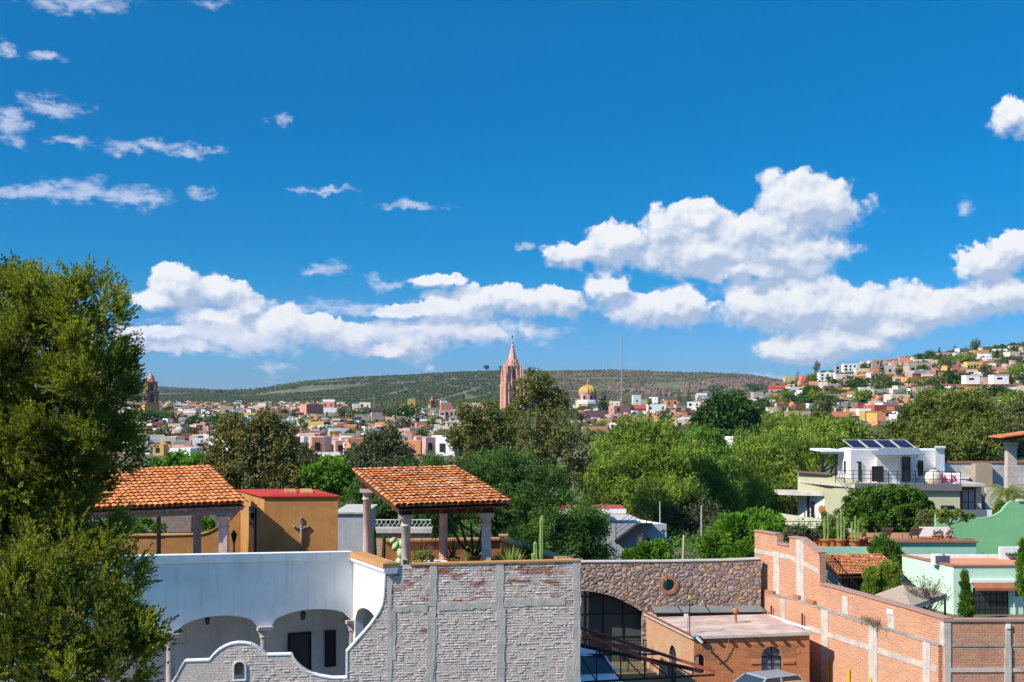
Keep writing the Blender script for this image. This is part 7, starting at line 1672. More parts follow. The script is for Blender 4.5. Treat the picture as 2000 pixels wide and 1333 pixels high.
# --- countless tiny houses far away at the foot of the ridges
def specks():
    pts = [(a, b, 1) for a, b in zip(-60+NR.uniform(0, 1, 1700)*740, NR.uniform(784, 813, 1700)) if b > 787+abs(a-470)*.012]
    pts += [(a, b, 0) for a, b in zip(NR.uniform(-60, 960, 1150), NR.uniform(806, 890, 1150))]+[(a, b, 0) for a, b in zip(NR.uniform(1130, 1500, 260), NR.uniform(786, 842, 260))]
    pts += [(a, b, 0) for a, b in zip(NR.uniform(1500, 2010, 420), NR.uniform(690, 850, 420)) if b > sky_row(a)+4]
    P, S = [], []
    for a, b, far in pts:
        Y = hit(a, b, 250, 3400)
        if not Y: continue
        k = 1 if far else .8
        P.append((X(a, Y), Y, Z(b, Y))); S.append((R.uniform(2.6, 6)*k, R.uniform(2.5, 6)*k, R.uniform(1.8, 4.2)))
    P = np.array(P); S = np.array(S); n = len(P); B = np.array([(-.5,-.5,-.5),(.5,-.5,-.5),(.5,.5,-.5),(-.5,.5,-.5),(-.5,-.5,1),(.5,-.5,1),(.5,.5,1),(-.5,.5,1)], float)
    a = NR.uniform(-.5, .5, n); V = B[None]*S[:, None, :]; V = np.stack([V[..., 0]*np.cos(a)[:, None]-V[..., 1]*np.sin(a)[:, None], V[..., 0]*np.sin(a)[:, None]+V[..., 1]*np.cos(a)[:, None], V[..., 2]], -1)+P[:, None, :]
    Q = np.array([(4,5,6,7),(0,1,5,4),(1,2,6,5),(2,3,7,6),(3,0,4,7)]); Q = (Q[None]+np.arange(n)[:, None, None]*8).reshape(-1, 4)
    mi = np.repeat(NR.integers(0, 12, n), 5); cols = ['white','tan','cream','beige','salmon','white','ochre','orange','pink','brick','cream','brown']
    # a dark opening on the front of each
    w = np.repeat(np.array([[-.28,-.52,.25],[.12,-.52,.25],[.12,-.52,.7],[-.28,-.52,.7]])[None], n, 0)*S[:, None, :]; w = np.stack([w[..., 0]*np.cos(a)[:, None]-w[..., 1]*np.sin(a)[:, None], w[..., 0]*np.sin(a)[:, None]+w[..., 1]*np.cos(a)[:, None], w[..., 2]], -1)+P[:, None, :]
    V = np.concatenate([V.reshape(-1, 3), w.reshape(-1, 3)]); Q = np.concatenate([Q, np.arange(n*4).reshape(-1, 4)+n*8]); mi = np.concatenate([mi, np.full(n, 12)])
    o = npmesh('distant_houses', V, Q, [WM[c] for c in cols]+[m_dark], mi=mi)
    tag(o, 'countless tiny pale and orange houses at the foot of the far ridges', 'houses', kind='stuff')
specks()
# ================================================================ CHURCHES AND TOWERS
m_pinkstone = mat('pink_sandstone', (.74,.40,.29), (.52,.25,.18), scale=.35, mix=.9, bump=0, streak=.4)
m_pinkdark = mat('shaded_opening', (.10,.045,.04), bump=0)
def pink_church():
    Y = 980; k = Y/F; b = 792; o = Vector((X(1001, Y), Y+8, Z(b, Y))); e = empty('pink_church', o, math.radians(14), 'tall pink neo-gothic church tower with pinnacles and a pointed spire with a cross', 'church')
    g = lambda py: (b-py)*k
    def spike(x, y, r, z0, z1, zt, nm='pinnacle', n=8):
        mb = MB(); mb.lathe([(r, z0), (r*.95, z1)], x, y, n, smooth=False); mb.lathe([(r*1.25, z1), (r*1.2, z1+r*.5), (r*.8, z1+r*.6), (r*.35, z1+(zt-z1)*.6), (.02, zt)], x, y, n, smooth=False); mb.build(nm, m_pinkstone, e)
    W1 = 16.5*k
    for sx_ in (-1, 1):
        for sy in (-1, 1): spike(sx_*W1*1.13, sy*W1*1.13, 2.2*k, -6, g(757), g(738), 'outer_turret'); spike(sx_*W1*.72, sy*W1*1.16, 1.7*k, -6, g(759), g(743), 'outer_turret'); spike(sx_*W1*1.16, sy*W1*.72, 1.7*k, -6, g(759), g(743), 'outer_turret')
    mb = MB(); mb.box(-W1, -W1, -8, W1, W1, g(748)); mb.box(-W1*1.06, -W1*1.06, g(748)+.01, W1*1.06, W1*1.06, g(746)); mb.box(-W1*.80, -W1*.80, g(746)+.01, W1*.80, W1*.80, g(716)); mb.box(-W1*.88, -W1*.88, g(716)+.01, W1*.88, W1*.88, g(714)); mb.build('tower_body', m_pinkstone, e)
    # buttress shafts on every corner and in between, each ending in a pinnacle
    for sx_ in (-1, 1):
        for sy in (-1, 1): spike(sx_*W1*1.05, sy*W1*1.05, 2.4*k, -6, g(735), g(706)); spike(sx_*W1*.82, sy*W1*.82, 1.9*k, g(748), g(718), g(703))
    for t in (-.36, .36):
        for a in (0, 1, 2, 3):
            x, y = (t*W1, -W1*1.05); x, y = [(x, y), (-y, x), (-x, -y), (y, -x)][a]; spike(x, y, 1.5*k, -6, g(742), g(724))
            x, y = (t*W1*.9, -W1*.84); x, y = [(x, y), (-y, x), (-x, -y), (y, -x)][a]; spike(x, y, 1.0*k, g(746), g(716), g(706))
    for a in range(4):
        c, s = [(1, 0), (0, 1), (-1, 0), (0, -1)][a]; T = lambda x, y, z, c=c, s=s: (x*c-y*s, x*s+y*c, z)
        for cx, w, z0, z1, yy in ((0, 2.6*k, g(775), g(754), -W1), (0, 2.4*k, g(742), g(722), -W1*.8), (-.62*W1, 1.3*k, g(770), g(755), -W1), (.62*W1, 1.3*k, g(770), g(755), -W1)):
            mb = MB(T); mb.prism([(cx-w, z0), (cx+w, z0), (cx+w, z1-w), (cx+w*.6, z1), (cx, z1+w*1.3), (cx-w*.6, z1), (cx-w, z1-w)], yy-.12, yy-.02); mb.build('pointed_window', m_pinkdark, e)
    mb = MB(); mb.lathe([(11.5*k, g(714)), (11*k, g(706)), (8.4*k, g(700)), (2.6*k, g(676))], n=8, smooth=False); mb.build('spire', m_pinkstone, e)
    for i in range(8): a = (i+.5)*math.pi/4; spike(10.5*k*math.cos(a), 10.5*k*math.sin(a), .9*k, g(716), g(706), g(695), 'spire_pinnacle', 6)
    mb = MB(); mb.lathe([(2.6*k, g(676)), (3.8*k, g(675.5)), (3.8*k, g(674.5)), (2.0*k, g(674)), (1.9*k, g(669)), (2.6*k, g(668.6)), (.6*k, g(664)), (.3*k, g(661))], n=8); mb.build('lantern', mat('pale_pink_stone', (.62,.45,.38), bump=0), e)
    mb = MB(); mb.box(-.18, -.18, g(661), .18, .18, g(654)); mb.box(-.9, -.15, g(657.5), -.19, .15, g(656.6)); mb.box(.19, -.15, g(657.5), .9, .15, g(656.6)); mb.build('cross', m_iron, e)
    # nave behind to the right, pale lower storey
    mb = MB(); mb.box(W1*.6, W1*1.2, -6, W1*5.2, W1*3.4, g(776)); mb.build('nave', WM['cream'], e); mb = MB(); mb.box(W1*.5, W1*1.1, g(776)+.01, W1*5.3, W1*3.5, g(774)); mb.build('nave_roof', RM['pale'], e)
    mb = MB(); x = W1*4.4; mb.box(x-6*k, W1*1.5, g(774), x+6*k, W1*2.4, g(768)); mb.lathe([(6.5*k, g(768)), (6.2*k, g(762)), (4.4*k, g(757)), (1.6*k, g(754)), (1.6*k, g(750)), (2*k, g(749.6)), (.2, g(745))], x, W1*2, 12); mb.build('small_red_dome', WM['rose'], e)
    BOXES.append((978, 650, 1022, 792))
pink_church()
def domed_church():
    Y = 900; k = Y/F; b = 806; o = Vector((X(1149, Y), Y+9, Z(b, Y))); e = empty('domed_church', o, .35, 'pale octagonal church with a striped yellow dome and red trimmed arched windows', 'church'); g = lambda py: (b-py)*k
    mb = MB(); mb.lathe([(23.5*k, -4), (23.5*k, g(790)), (24.5*k, g(789.6)), (24.5*k, g(788.6)), (22.5*k, g(788.4)), (22*k, g(785)), (18.5*k, g(781))], n=8, smooth=False, ph=.5); mb.build('octagon', mat('aged_white', (.60,.55,.48), (.42,.37,.32), scale=.3, bump=0, streak=.4), e)
    mb = MB()
    for i in range(8): a = (i+.5)*math.pi/4*1.0+math.pi/8*0; a = 2*math.pi*(i+.5)/8; r = 23.7*k; c = Vector((r*math.cos(a), r*math.sin(a), 0)); mb.bar(c+Vector((0,0,-4)), c+Vector((0,0,g(789))), 1.6*k)
    mb.build('red_corner', WM['rose'], e)
    mb = MB(); mb.lathe([(16.5*k, g(782)), (16.5*k, g(769)), (17.6*k, g(768.8)), (17.6*k, g(767.4))], n=16, smooth=False); mb.build('drum', WM['pink'], e)
    mb = MB(); mb.lathe([(17.7*k, g(767.3)), (17.7*k, g(766.6))], n=16); mb.build('red_ring', WM['rose'], e)
    for i in range(8):
        a = 2*math.pi*i/8; T = lambda x, y, z, a=a: (x*math.cos(a)-y*math.sin(a), x*math.sin(a)+y*math.cos(a), z)
        # frames and dark openings around the drum
        TT = lambda x, y, z, a=a: ((16.55*k+y)*math.cos(a)-x*math.sin(a), (16.55*k+y)*math.sin(a)+x*math.cos(a), z)
        w = 3.0*k; mb = MB(TT); mb.prism([(-w, g(780)), (w, g(780)), (w, g(774))]+[(w*math.cos(t), g(774)+w*math.sin(t)) for t in (.5, 1.05, 1.57, 2.1, 2.6)]+[(-w, g(774))], -.9, .30); f = mb.build('window_frame', WM['rose'], e)
        w = 1.9*k; mb = MB(TT); mb.prism([(-w, g(779.5)), (w, g(779.5)), (w, g(774))]+[(w*math.cos(t), g(774)+w*math.sin(t)) for t in (.5, 1.05, 1.57, 2.1, 2.6)]+[(-w, g(774))], .31, .42); mb.build('pane', m_dark, f)
    mb = MB(); n = 32; prof = [(math.cos(t)*16.2*k, g(766.6)+math.sin(t)*13.2*k) for t in [i*math.pi/2/9 for i in range(9)]]+[(2.6*k, g(753.6))]
    mb.lathe(prof, n=n); mb.build('dome', mat('yellow_dome', (.58,.36,.07), (.46,.26,.05), scale=.5, bump=0), e)
    for i in range(8):
        a = 2*math.pi*(i+.5)/8; mb = MB(); mb.tube([(r*1.01*math.cos(a), r*1.01*math.sin(a), z+.05) for r, z in prof], .45, 5); mb.build('dome_rib', WM['ochre'], e)
    mb = MB(); mb.lathe([(2.8*k, g(753.6)), (2.8*k, g(752.8)), (1.9*k, g(752.6)), (1.9*k, g(748)), (2.6*k, g(747.8)), (1.6*k, g(745.5)), (.3*k, g(744)), (.2*k, g(742))], n=8); mb.build('lantern', WM['ochre'], e)
    for sx_ in (-1, 1): mb = MB(); mb.box(sx_*24*k-4*k, -8, -4, sx_*24*k+4*k, 0, g(794)); mb.lathe([(4*k, g(794)), (3.4*k, g(791)), (1.6*k, g(789)), (.1, g(787))], sx_*24*k, -4, 10); mb.build('side_chapel', WM['yellow'], e)
domed_church()
def bell_tower(px, b, Y, spec, label, m1, m2, m3, name='bell_tower'):
    k = Y/F; o = Vector((X(px, Y), Y+6, Z(b, Y))); e = empty(name, o, .45, label, 'tower'); g = lambda py: (b-py)*k
    for nm, w, z0, z1, m, op in spec:
        W_ = w*k/2*.8; mb = MB(); mb.box(-W_, -W_, g(z0), W_, W_, g(z1)-.25); mb.box(-W_*1.1, -W_*1.1, g(z1)-.245, W_*1.1, W_*1.1, g(z1)); mb.build(nm, m, e)
        if op:
            for a in range(4):
                c, s = [(1, 0), (0, 1), (-1, 0), (0, -1)][a]; T = lambda x, y, z, c=c, s=s: (x*c-y*s, x*s+y*c, z); q = W_*.28; h0, h1 = g(z0)+(g(z1)-g(z0))*.15, g(z0)+(g(z1)-g(z0))*.72
                mb = MB(T); mb.prism([(-q, h0), (q, h0), (q, h1), (q*.7, h1+q*.7), (0, h1+q), (-q*.7, h1+q*.7), (-q, h1)], -W_-.05, -W_-.01); mb.build('belfry_opening', m_pinkdark, e)
                for t in (-.8, -.5, .5, .8): mb = MB(T); mb.lathe([(W_*.10, g(z0)), (W_*.09, g(z1)-.3)], t*W_, -W_*1.02, 8); mb.build('pilaster', m, e)
    return e, g, k
e, g, k = bell_tower(288, 806, 640, [('base', 36, 815, 789, WM['ochre'], False), ('lower_belfry', 30, 789, 766, mat('brown_stone', (.27,.17,.14), (.17,.11,.09), scale=.5, mix=.9, bump=0), True), ('upper_belfry', 26, 766, 746, mat('ochre_stone', (.42,.24,.12), (.25,.14,.10), scale=.5, mix=.9, bump=0), True)], 'old bell tower with ochre base and rose red dome beside the big left tree', None, None, None)
mb = MB(); mb.lathe([(9*k, g(746)), (9.5*k, g(744.5)), (7.6*k, g(743.5)), (7.2*k, g(739)), (5*k, g(733.5)), (2*k, g(731)), (1.8*k, g(728.6)), (.5*k, g(727)), (.2, g(724.5))], n=12); mb.build('dome', WM['rose'], e)
for sx_ in (-1, 1):
    for sy in (-1, 1): mb = MB(); mb.lathe([(1.2*k, g(746)), (1.0*k, g(742.5)), (.1, g(740))], sx_*10*k, sy*10*k, 6); mb.build('finial', WM['rose'], e)
e, g, k = bell_tower(843, 799, 820, [('base', 15, 815, 791, WM['orange'], False), ('belfry', 12, 791, 783.5, WM['brick'], True)], 'small red orange bell tower with a stepped cupola in front of the green ridge', None, None, None)
mb = MB(); mb.lathe([(5*k, g(783.5)), (4.2*k, g(780)), (2.6*k, g(778.5)), (2.2*k, g(776)), (1.2*k, g(774.4)), (.1, g(772.5))], n=10); mb.build('cupola', WM['red'], e)
# ================================================================ MASTS
def mast(px, pt, pb, Y, w, label, step=10):
    z0 = Z(pb, Y)-4; h = Z(pt, Y)-z0; e = empty('radio_mast', (X(px, Y), Y, z0), 0, label, 'mast'); mb = MB(); c = [(w*math.cos(a), w*math.sin(a)) for a in (0, 2.09, 4.19)]
    for x, y in c: mb.bar((x, y, 0), (x*.8, y*.8, h), w*.30)
    n = int(h/step)
    for i in range(n):
        z = h*i/n; zz = h*(i+1)/n
        for a in range(3): mb.bar((c[a][0], c[a][1], z), (c[(a+1) % 3][0]*.95, c[(a+1) % 3][1]*.95, zz), w*.2)
    mb.build('lattice', mat('mast_paint', (.55,.45,.42), bump=0), e)
mast(1214, 657, 786, 1000, .55, 'very tall thin pale lattice mast rising over the town right of the yellow dome', 1.6)
mast(1186, 703, 724, 3300, 1.3, 'short radio mast on the flat hilltop left of the tallest mast', 4)
mast(1357, 717, 729, 3400, 1.1, 'smallest radio mast on the flat hilltop, above the brown cliff', 4)
mast(731, 770, 796, 900, .35, 'thin white mast on the dark brown building in the left town', 1.5)
# ================================================================ FAR TREES
FT = []
def proto_round(nm, m, r, h, nsub, nl, leaf):
    bl = [(0, 0, h*.62, r*.75, r*.75, h*.30)]+[(r*.5*math.cos(a), r*.5*math.sin(a), h*R.uniform(.45, .75), r*.55, r*.55, h*.24) for a in (0.3, 1.7, 2.9, 4.1, 5.3)]
    e = empty(nm, (0, 0, 0)); foliage('crown', bl, nsub, nl, r*.24, leaf, leaf*.7, m, e, 'rand', .6); mb = MB(); mb.tube([(0,0,-2),(0,0,h*.3),(.2,0,h*.6)], [r*.09,r*.07,r*.03], 6); mb.tube([(0,0,h*.25),(r*.4,0,h*.55)], [r*.05,r*.02], 5); mb.tube([(0,0,h*.3),(-r*.35,.2*r,h*.6)], [r*.05,r*.02], 5); mb.build('trunk', m_bark, e); return e
P_A = proto_round('broadleaf_tree', L['far'], 4, 7, 70, 14, .62); P_B = proto_round('broadleaf_tree', L['faro'], 4, 8, 64, 14, .62); P_C = proto_round('broadleaf_tree', L['ficus'], 4, 7, 80, 14, .58); P_D = proto_round('broadleaf_tree', L['pepper'], 4, 7.5, 70, 14, .62)
def proto_cypress():
    e = empty('cypress_tree', (0, 0, 0)); bl = [(0, 0, z, .9*math.sin(math.pi*(.12+.8*(z/10)))*1.0+.15, .9*math.sin(math.pi*(.12+.8*(z/10)))+.15, 1.2) for z in (1, 2.5, 4, 5.5, 7, 8.4, 9.3)]
    foliage('crown', bl, 90, 12, .35, .42, .25, L['cypress'], e, 'up', .6); mb = MB(); mb.tube([(0,0,-2),(0,0,9)], [.18,.04], 6); mb.build('trunk', m_bark, e); return e
def proto_pine():
    e = empty('conifer_tree', (0, 0, 0)); bl = [(0, 0, 2+i*1.3, 3.1-.42*i, 3.1-.42*i, .55) for i in range(7)]
    foliage('crown', bl, 90, 12, .5, .5, .25, L['cypress'], e, 'out', .5, .5); mb = MB(); mb.tube([(0,0,-2),(0,0,11)], [.25,.04], 6); mb.build('trunk', m_bark, e); return e
def palm_head(mb_f, z, n, ln, fan=True):
    for i in range(n):
        a = i*2.399; el = 1.2-2.0*(i/n); d = Vector((math.cos(a), math.sin(a), 0)); p = Vector((0, 0, z)); pts = [p]
        for j in range(5): p = p+(d*math.cos(el)+Vector((0, 0, math.sin(el))))*ln/5; pts.append(p); el -= .28
        s = Vector((-d.y, d.x, 0)); w = [0.05, .28, .42, .38, .22, .02] if fan else [.03, .5, .65, .6, .4, .05]
        vs = []
        for q, ww in zip(pts, w): vs += [q-s*ww*ln*.45-Vector((0,0,ww*.35*ln)), q, q+s*ww*ln*.45-Vector((0,0,ww*.35*ln))]
        mb_f.add(vs, [(j*3+t, j*3+t+1, j*3+t+4, j*3+t+3) for j in range(5) for t in (0, 1)])
def proto_palm():
    e = empty('palm_tree', (0, 0, 0)); mb = MB(); palm_head(mb, 9, 34, 1.9); mb.build('crown', L['palm'], e)
    mb = MB(); mb.lathe([(.35, 7.0), (.75, 7.6), (.8, 8.4), (.3, 9.0)], n=10); mb.build('dead_fronds', L['dry'], e)
    mb = MB(); mb.tube([(0,0,-2),(.05,0,4),(0,0,9)], [.32,.24,.22], 8); mb.build('trunk', m_bark, e); return e
P_Y, P_N, P_P = proto_cypress(), proto_pine(), proto_palm()
USED = {}
def plant(P, px, pb, pt, Y=None, lab=None, wide=1.0, hh=None):
    if Y is None: Y = hit(px, pb)
    if Y is None: return
    first = P not in USED; o = P if first else copy_tree(P); USED[P] = 1
    H0 = hh or {P_Y: 10, P_N: 11, P_P: 10.6}.get(P, 7.2); s = (pb-pt)/F*Y/H0
    x, y = X(px, Y), Y; o.location = (x, y, Z(pb, Y) if abs(Z(pb, Y)-gz(x, y)) > 1 else gz(x, y)); o.scale = (s*wide, s*wide, s); o.rotation_euler = (0, 0, R.uniform(0, 6.28))
    kind = {P_A: 'dark green tree', P_B: 'olive green tree', P_C: 'deep green leafy tree', P_D: 'light green tree', P_Y: 'slim dark cypress', P_N: 'dark pointed conifer', P_P: 'tall fan palm'}[P]
    o['category'] = 'tree'; o['group'] = {'slim dark cypress': 'cypresses in the town', 'dark pointed conifer': 'conifers on the hillside', 'tall fan palm': 'fan palms in the town'}.get(kind, 'trees among the far houses')
    if lab: o['label'] = lab
    FT.append((px, (pt+pb)/2, o, kind, lab)); return o
# named ones
plant(P_Y, 1178, 818, 769, lab='tall dark cypress right of the yellow dome', wide=1.5)
plant(P_Y, 1618, 830, 775, lab='tall dark cypress in front of the beige flat house', wide=1.3)
for px, pt, pb, lab in ((1658,785,815,'leftmost slim green column between the grey houses'),(1640,785,815,'slim green column beside the dark grey house'),(1635,713,730,'cypress against the sky left of the lilac block')): plant(P_Y, px, pb, pt, lab=lab)
plant(P_N, 1825, 696, 679, lab='lone pointed conifer standing above the skyline houses')
plant(P_N, 1865, 694, 672, lab='wide conifer on the skyline left of the tall eucalyptus', wide=1.8)
plant(P_N, 1886, 692, 673, lab='narrow conifer on the skyline touching the tall eucalyptus')
plant(P_B, 1905, 694, 664, lab='tall airy eucalyptus, highest tree on the skyline', wide=.75)
plant(P_B, 1596, 738, 708, lab='tall airy tree at the foot of the skyline', wide=.45)
plant(P_N, 1558, 752, 722, lab='first dark conifer at the left end of the hillside skyline', wide=.8)
plant(P_N, 1700, 712, 697, lab='small dark conifer beside the skyline houses')
plant(P_N, 1734, 702, 694, wide=.8); plant(P_N, 1742, 702, 694, wide=.6)
plant(P_C, 1958, 684, 672, wide=1.0, lab='dark round tree on the skyline at the top right'); plant(P_C, 1978, 680, 669, lab='dark round tree nearest the right end of the skyline')
for px, pt, pb in ((1775,738,775),(1806,737,788),(1715,742,772),(1493,760,790),(1775,762,790),(1268,776,822),(1725,800,830)): plant(P_P, px, pb, pt)
plant(P_P, 845, 866, 812, wide=1.0, lab='tall fan palm in front of the mustard building'); plant(P_P, 825, 862, 830); plant(P_P, 588, 858, 826, wide=1.5, hh=8, lab='left one of two bushy palms before the mustard yellow house'); plant(P_P, 596, 862, 832, wide=1.4, hh=8, lab='right one of two bushy palms before the mustard yellow house')
for px, pt, pb, w, P, lab in ((1420,772,862,1.9,P_C,None),(795,791,830,1.9,P_C,'rounded dark clipped laurel beside the yellow wall house'),(285,800,836,2.4,P_C,'dark round trees under the left bell tower'),(380,810,845,1.1,P_C,'dark green tree right of the white house with pink windows'),(430,808,850,1.2,P_C,'dark green tree behind the olive brown tree'),(706,826,846,1.6,P_C,'dark low tree below the cream stepped house'),(1327,755,790,.7,P_N,'dark pointed tree in front of the brown cliff'),(1345,754,800,.55,P_N,'second dark pointed tree in front of the brown cliff'),(950,713,726,.9,P_C,'small round tree alone on the hilltop left of the pink church'),(979,714,727,.7,P_C,'small tree on the hilltop touching the pink church pinnacles'),(1670,735,768,1.7,P_A,'big dark green tree below the big white skyline house'),(1745,745,772,1.8,P_C,'deep green tree right of the beige concrete block'),(1950,752,796,1.6,P_C,'deep green tree in front of the twin white towers'),(1780,758,792,.8,P_Y,'thick dark column tree left of the tall tan house'),(1830,735,766,1.4,P_B,'pale branching tree left of the twin white towers'),(1690,800,822,1.2,P_C,'dark green bush tree under the red framed house'),(1740,795,815,1.5,P_B,'olive green tree under the beige concrete block'),(1475,745,772,1.6,P_A,'dark green trees left of the bright red roof'),(1440,758,778,2.0,P_A,'wide green tree behind the orange roof'),(1400,752,775,1.7,P_B,'olive tree below the brown cliff'),(1535,790,822,.9,P_P,'dense palms left of the reddish pergola house')):
    if px == 1420: continue
    Yt = 3050 if px in (950, 979) else None
    plant(P, px, pb, pt, Yt, lab, w)
# scattered ones
def scatter(n, xr, yr, seed, ok, sc, Ps, Ymax=1500):
    r = random.Random(seed); k = t = 0
    while k < n and t < n*20:
        t += 1; px, py = r.uniform(*xr), r.uniform(*yr)
        if not ok(px, py): continue
        Y = hit(px, py)
        if Y is None or Y > Ymax or Y < 170: continue
        h = r.uniform(*sc)/Y*F; plant(r.choice(Ps), px, py, py-h, Y, None, r.uniform(.8, 1.5)); k += 1
scatter(96, (1500, 2010), (690, 850), 21, lambda x, y: y > sky_row(x)+3, (3.5, 7), [P_A, P_A, P_B, P_C, P_D], 950)
scatter(44, (285, 960), (812, 885), 22, lambda x, y: True, (3.5, 7), [P_A, P_A, P_B, P_C])
scatter(14, (1110, 1500), (790, 845), 23, lambda x, y: True, (4, 8), [P_A, P_B, P_C, P_D])
scatter(10, (1500, 2000), (700, 840), 24, lambda x, y: y > sky_row(x)+3, (6, 9), [P_Y, P_N], 950)
auto_labels([(a, b, o, kd) for a, b, o, kd, lab in FT if not lab], None)
# ================================================================ NEAR AND MIDDLE TREES
def T(name, label, blobs, base_px, base_Y, nsub, nleaf, rs, ll, lw, m, mode='rand', shell=.5, r0=.3, nl=16, zb=.4, flat=1.0, top=None, forks=.3, cat='tree', group='trees in the middle distance'):
    bx = X(base_px, base_Y); bl = [PB(*b) for b in blobs]; t = max(bl, key=lambda q: q[2]+q[5]*.5) if top is None else None
    tp = (t[0], t[1], t[2]) if top is None else tuple(W3(*top))
    return tree(name, label, cat, group, (bx, base_Y, zb), tp, r0, bl, nsub, nleaf, rs, ll, lw, L[m], mode, shell, flat, nl, forks)
# far left: the big feathery tree close to the camera
def big_left_tree():
    Y = 21; e = empty('big_tree', (X(20, Y), Y+.4, .4), 0, 'huge feathery dark green conifer filling the left edge of the view', 'tree'); og = (X(20, Y), Y+.4, .4)
    B_ = [(20,600,100,85,21.2),(110,590,85,60,20.8),(185,585,62,42,20.6),(215,640,45,60,20.6),(60,700,130,90,20.4),(170,690,70,60,20.2),(205,740,55,40,20.0),(120,790,130,60,20.0),(215,800,52,40,19.9),(245,790,26,20,19.9),(50,860,130,90,20.2),(160,850,90,55,20.2),(215,845,50,45,20.4),
          (50,960,120,80,20.6),(100,960,60,50,20.6),(70,1010,70,60,19.9),(170,890,60,30,20.4),(140,1060,50,30,20.0),(40,1050,110,80,20.2),(110,1090,90,70,19.6),(190,1110,65,45,19.6),(232,1120,45,40,19.4),(265,1160,55,35,19.2),(305,1195,36,30,19.0),(250,1225,60,50,19.0),(290,1245,32,40,19.0),
          (60,1180,120,90,18.8),(150,1230,110,70,18.6),(230,1290,75,60,18.4),(60,1300,130,80,18.2),(160,1330,110,50,18.0),(-60,800,120,220,21),(-60,1150,120,200,20),(40,930,90,60,20.2),(165,950,46,42,20.5),(215,930,34,26,20.4),(190,1020,50,38,20.2),(120,1000,60,50,20.2),(225,1060,34,24,19.9)]
    bl = np.array([PB(a-12, b+14, c*.80, d*.80, y, .75) for a, b, c, d, y in B_])
    # sprays: each a short curved twig with many little pointed leaves, aimed outward and upward
    nc = 640; vol = (bl[:, 3]*bl[:, 5]); i = NR.choice(len(bl), nc, p=vol/vol.sum()); dc = rnd_dir(nc); r = NR.uniform(.3, 1.0, nc)**.5
    CC = bl[i, :3]+dc*bl[i, 3:]*r[:, None]; per = 27; ns = nc*per; i = np.repeat(i, per); q = np.repeat(np.arange(nc), per); d = rnd_dir(ns)*.8+dc[q]*.9; d /= np.linalg.norm(d, axis=1)[:, None]
    C = CC[q]+d*(NR.uniform(.10, .30, nc)[q]*NR.uniform(.3, 1.1, ns)**.6)[:, None]*np.array([1, 1, 1.25])
    A = d*np.array([1, 1, .6])+np.array([0, 0, .55])+rnd_dir(ns)*.35; A /= np.linalg.norm(A, axis=1)[:, None]
    Ls = NR.uniform(.16, .36, ns); nlf = 18; j = np.repeat(np.arange(ns), nlf); t = np.tile(np.linspace(0, 1, nlf), ns)
    P = C[j]+A[j]*(Ls[j]*t)[:, None]; side = rnd_dir(len(j)); dr = A[j]*.75+side*(.62-.32*t)[:, None]
    P = P+side*.012; V = leafquads(P-np.array(og)+dr*.03, dr, .085*(1.15-.5*t), .026)
    tip = (NR.uniform(size=nc) < .34) & (dc[:, 2] > -.3); mi = np.repeat((tip[q] & (NR.uniform(size=ns) < .85)).astype(np.int32), nlf)
    npmesh('foliage', V, np.arange(len(V)).reshape(-1, 4), [L['juniper'], L['juniper_tips']], e, mi=mi)
    mb = MB(); sel = NR.choice(ns, 900, replace=False)
    for q in sel: p = Vector(C[q]-np.array(og)); a = Vector(A[q]); mb.tube([p-a*.35+Vector((0,0,-.08)), p, p+a*.15], [.009,.007,.002], 4, cap=False)
    mb.build('twigs', mat('pale_twig', (.20,.16,.11), bump=0), e)
    mb = MB(); limbs(mb, og, (X(60, 21), 21.3, Z(560, 21)), .22, [tuple(q[:3]) for q in bl if q[0] < X(150, 20)], .42, 9, og); mb.build('trunk', m_bark, e)
big_left_tree()
T('casuarina_tree', 'bushy olive brown tree between the left tiled roof and the town', [(490,870,62,50,95),(440,880,40,50,95),(425,925,45,35,95),(470,840,45,32,95),(530,845,35,30,95),(545,890,48,48,95),(575,920,36,36,94),(490,930,75,35,94),(410,955,30,25,94),(590,945,30,28,94),(455,818,22,14,95),(517,820,20,14,95)], 490, 95, 420, 58, .62, .30, .14, 'casuarina', 'rand', .45, .3, 26)
T('grey_green_tree', 'dark grey green bushy tree left of the right pavilion roof', [(740,880,48,32,100),(700,900,38,30,100),(775,895,32,30,100),(735,915,60,25,99),(745,855,30,22,100),(690,925,30,18,99),(795,915,18,20,99)], 740, 100, 260, 55, .6, .28, .14, 'greydark', 'rand', .45, .3, 18)
T('bright_tree', 'bright yellow green round tree behind the red roofed room', [(645,925,40,28,78),(615,930,22,22,78),(680,945,32,22,78),(650,955,45,20,78),(640,905,22,12,78)], 645, 78, 170, 52, .42, .24, .13, 'bright', 'rand', .4, .15, 12)
T('bright_tree', 'bright green leafy treetops above the left tiled roof', [(345,905,32,16,80),(315,912,26,14,80),(370,900,18,12,80),(330,925,40,14,80)], 345, 80, 90, 50, .4, .26, .12, 'bright', 'rand', .4, .15, 10)
T('shrub', 'dark creeper and shrubs behind the left pavilion, under its beam', [(280,1030,40,22,60),(250,1050,25,16,60),(405,1030,14,22,60),(230,1015,40,18,62),(420,1040,10,14,60)], 300, 60, 110, 45, .25, .16, .08, 'bright', 'rand', .3, .08, 8, cat='shrub', group='shrubs behind the terrace')
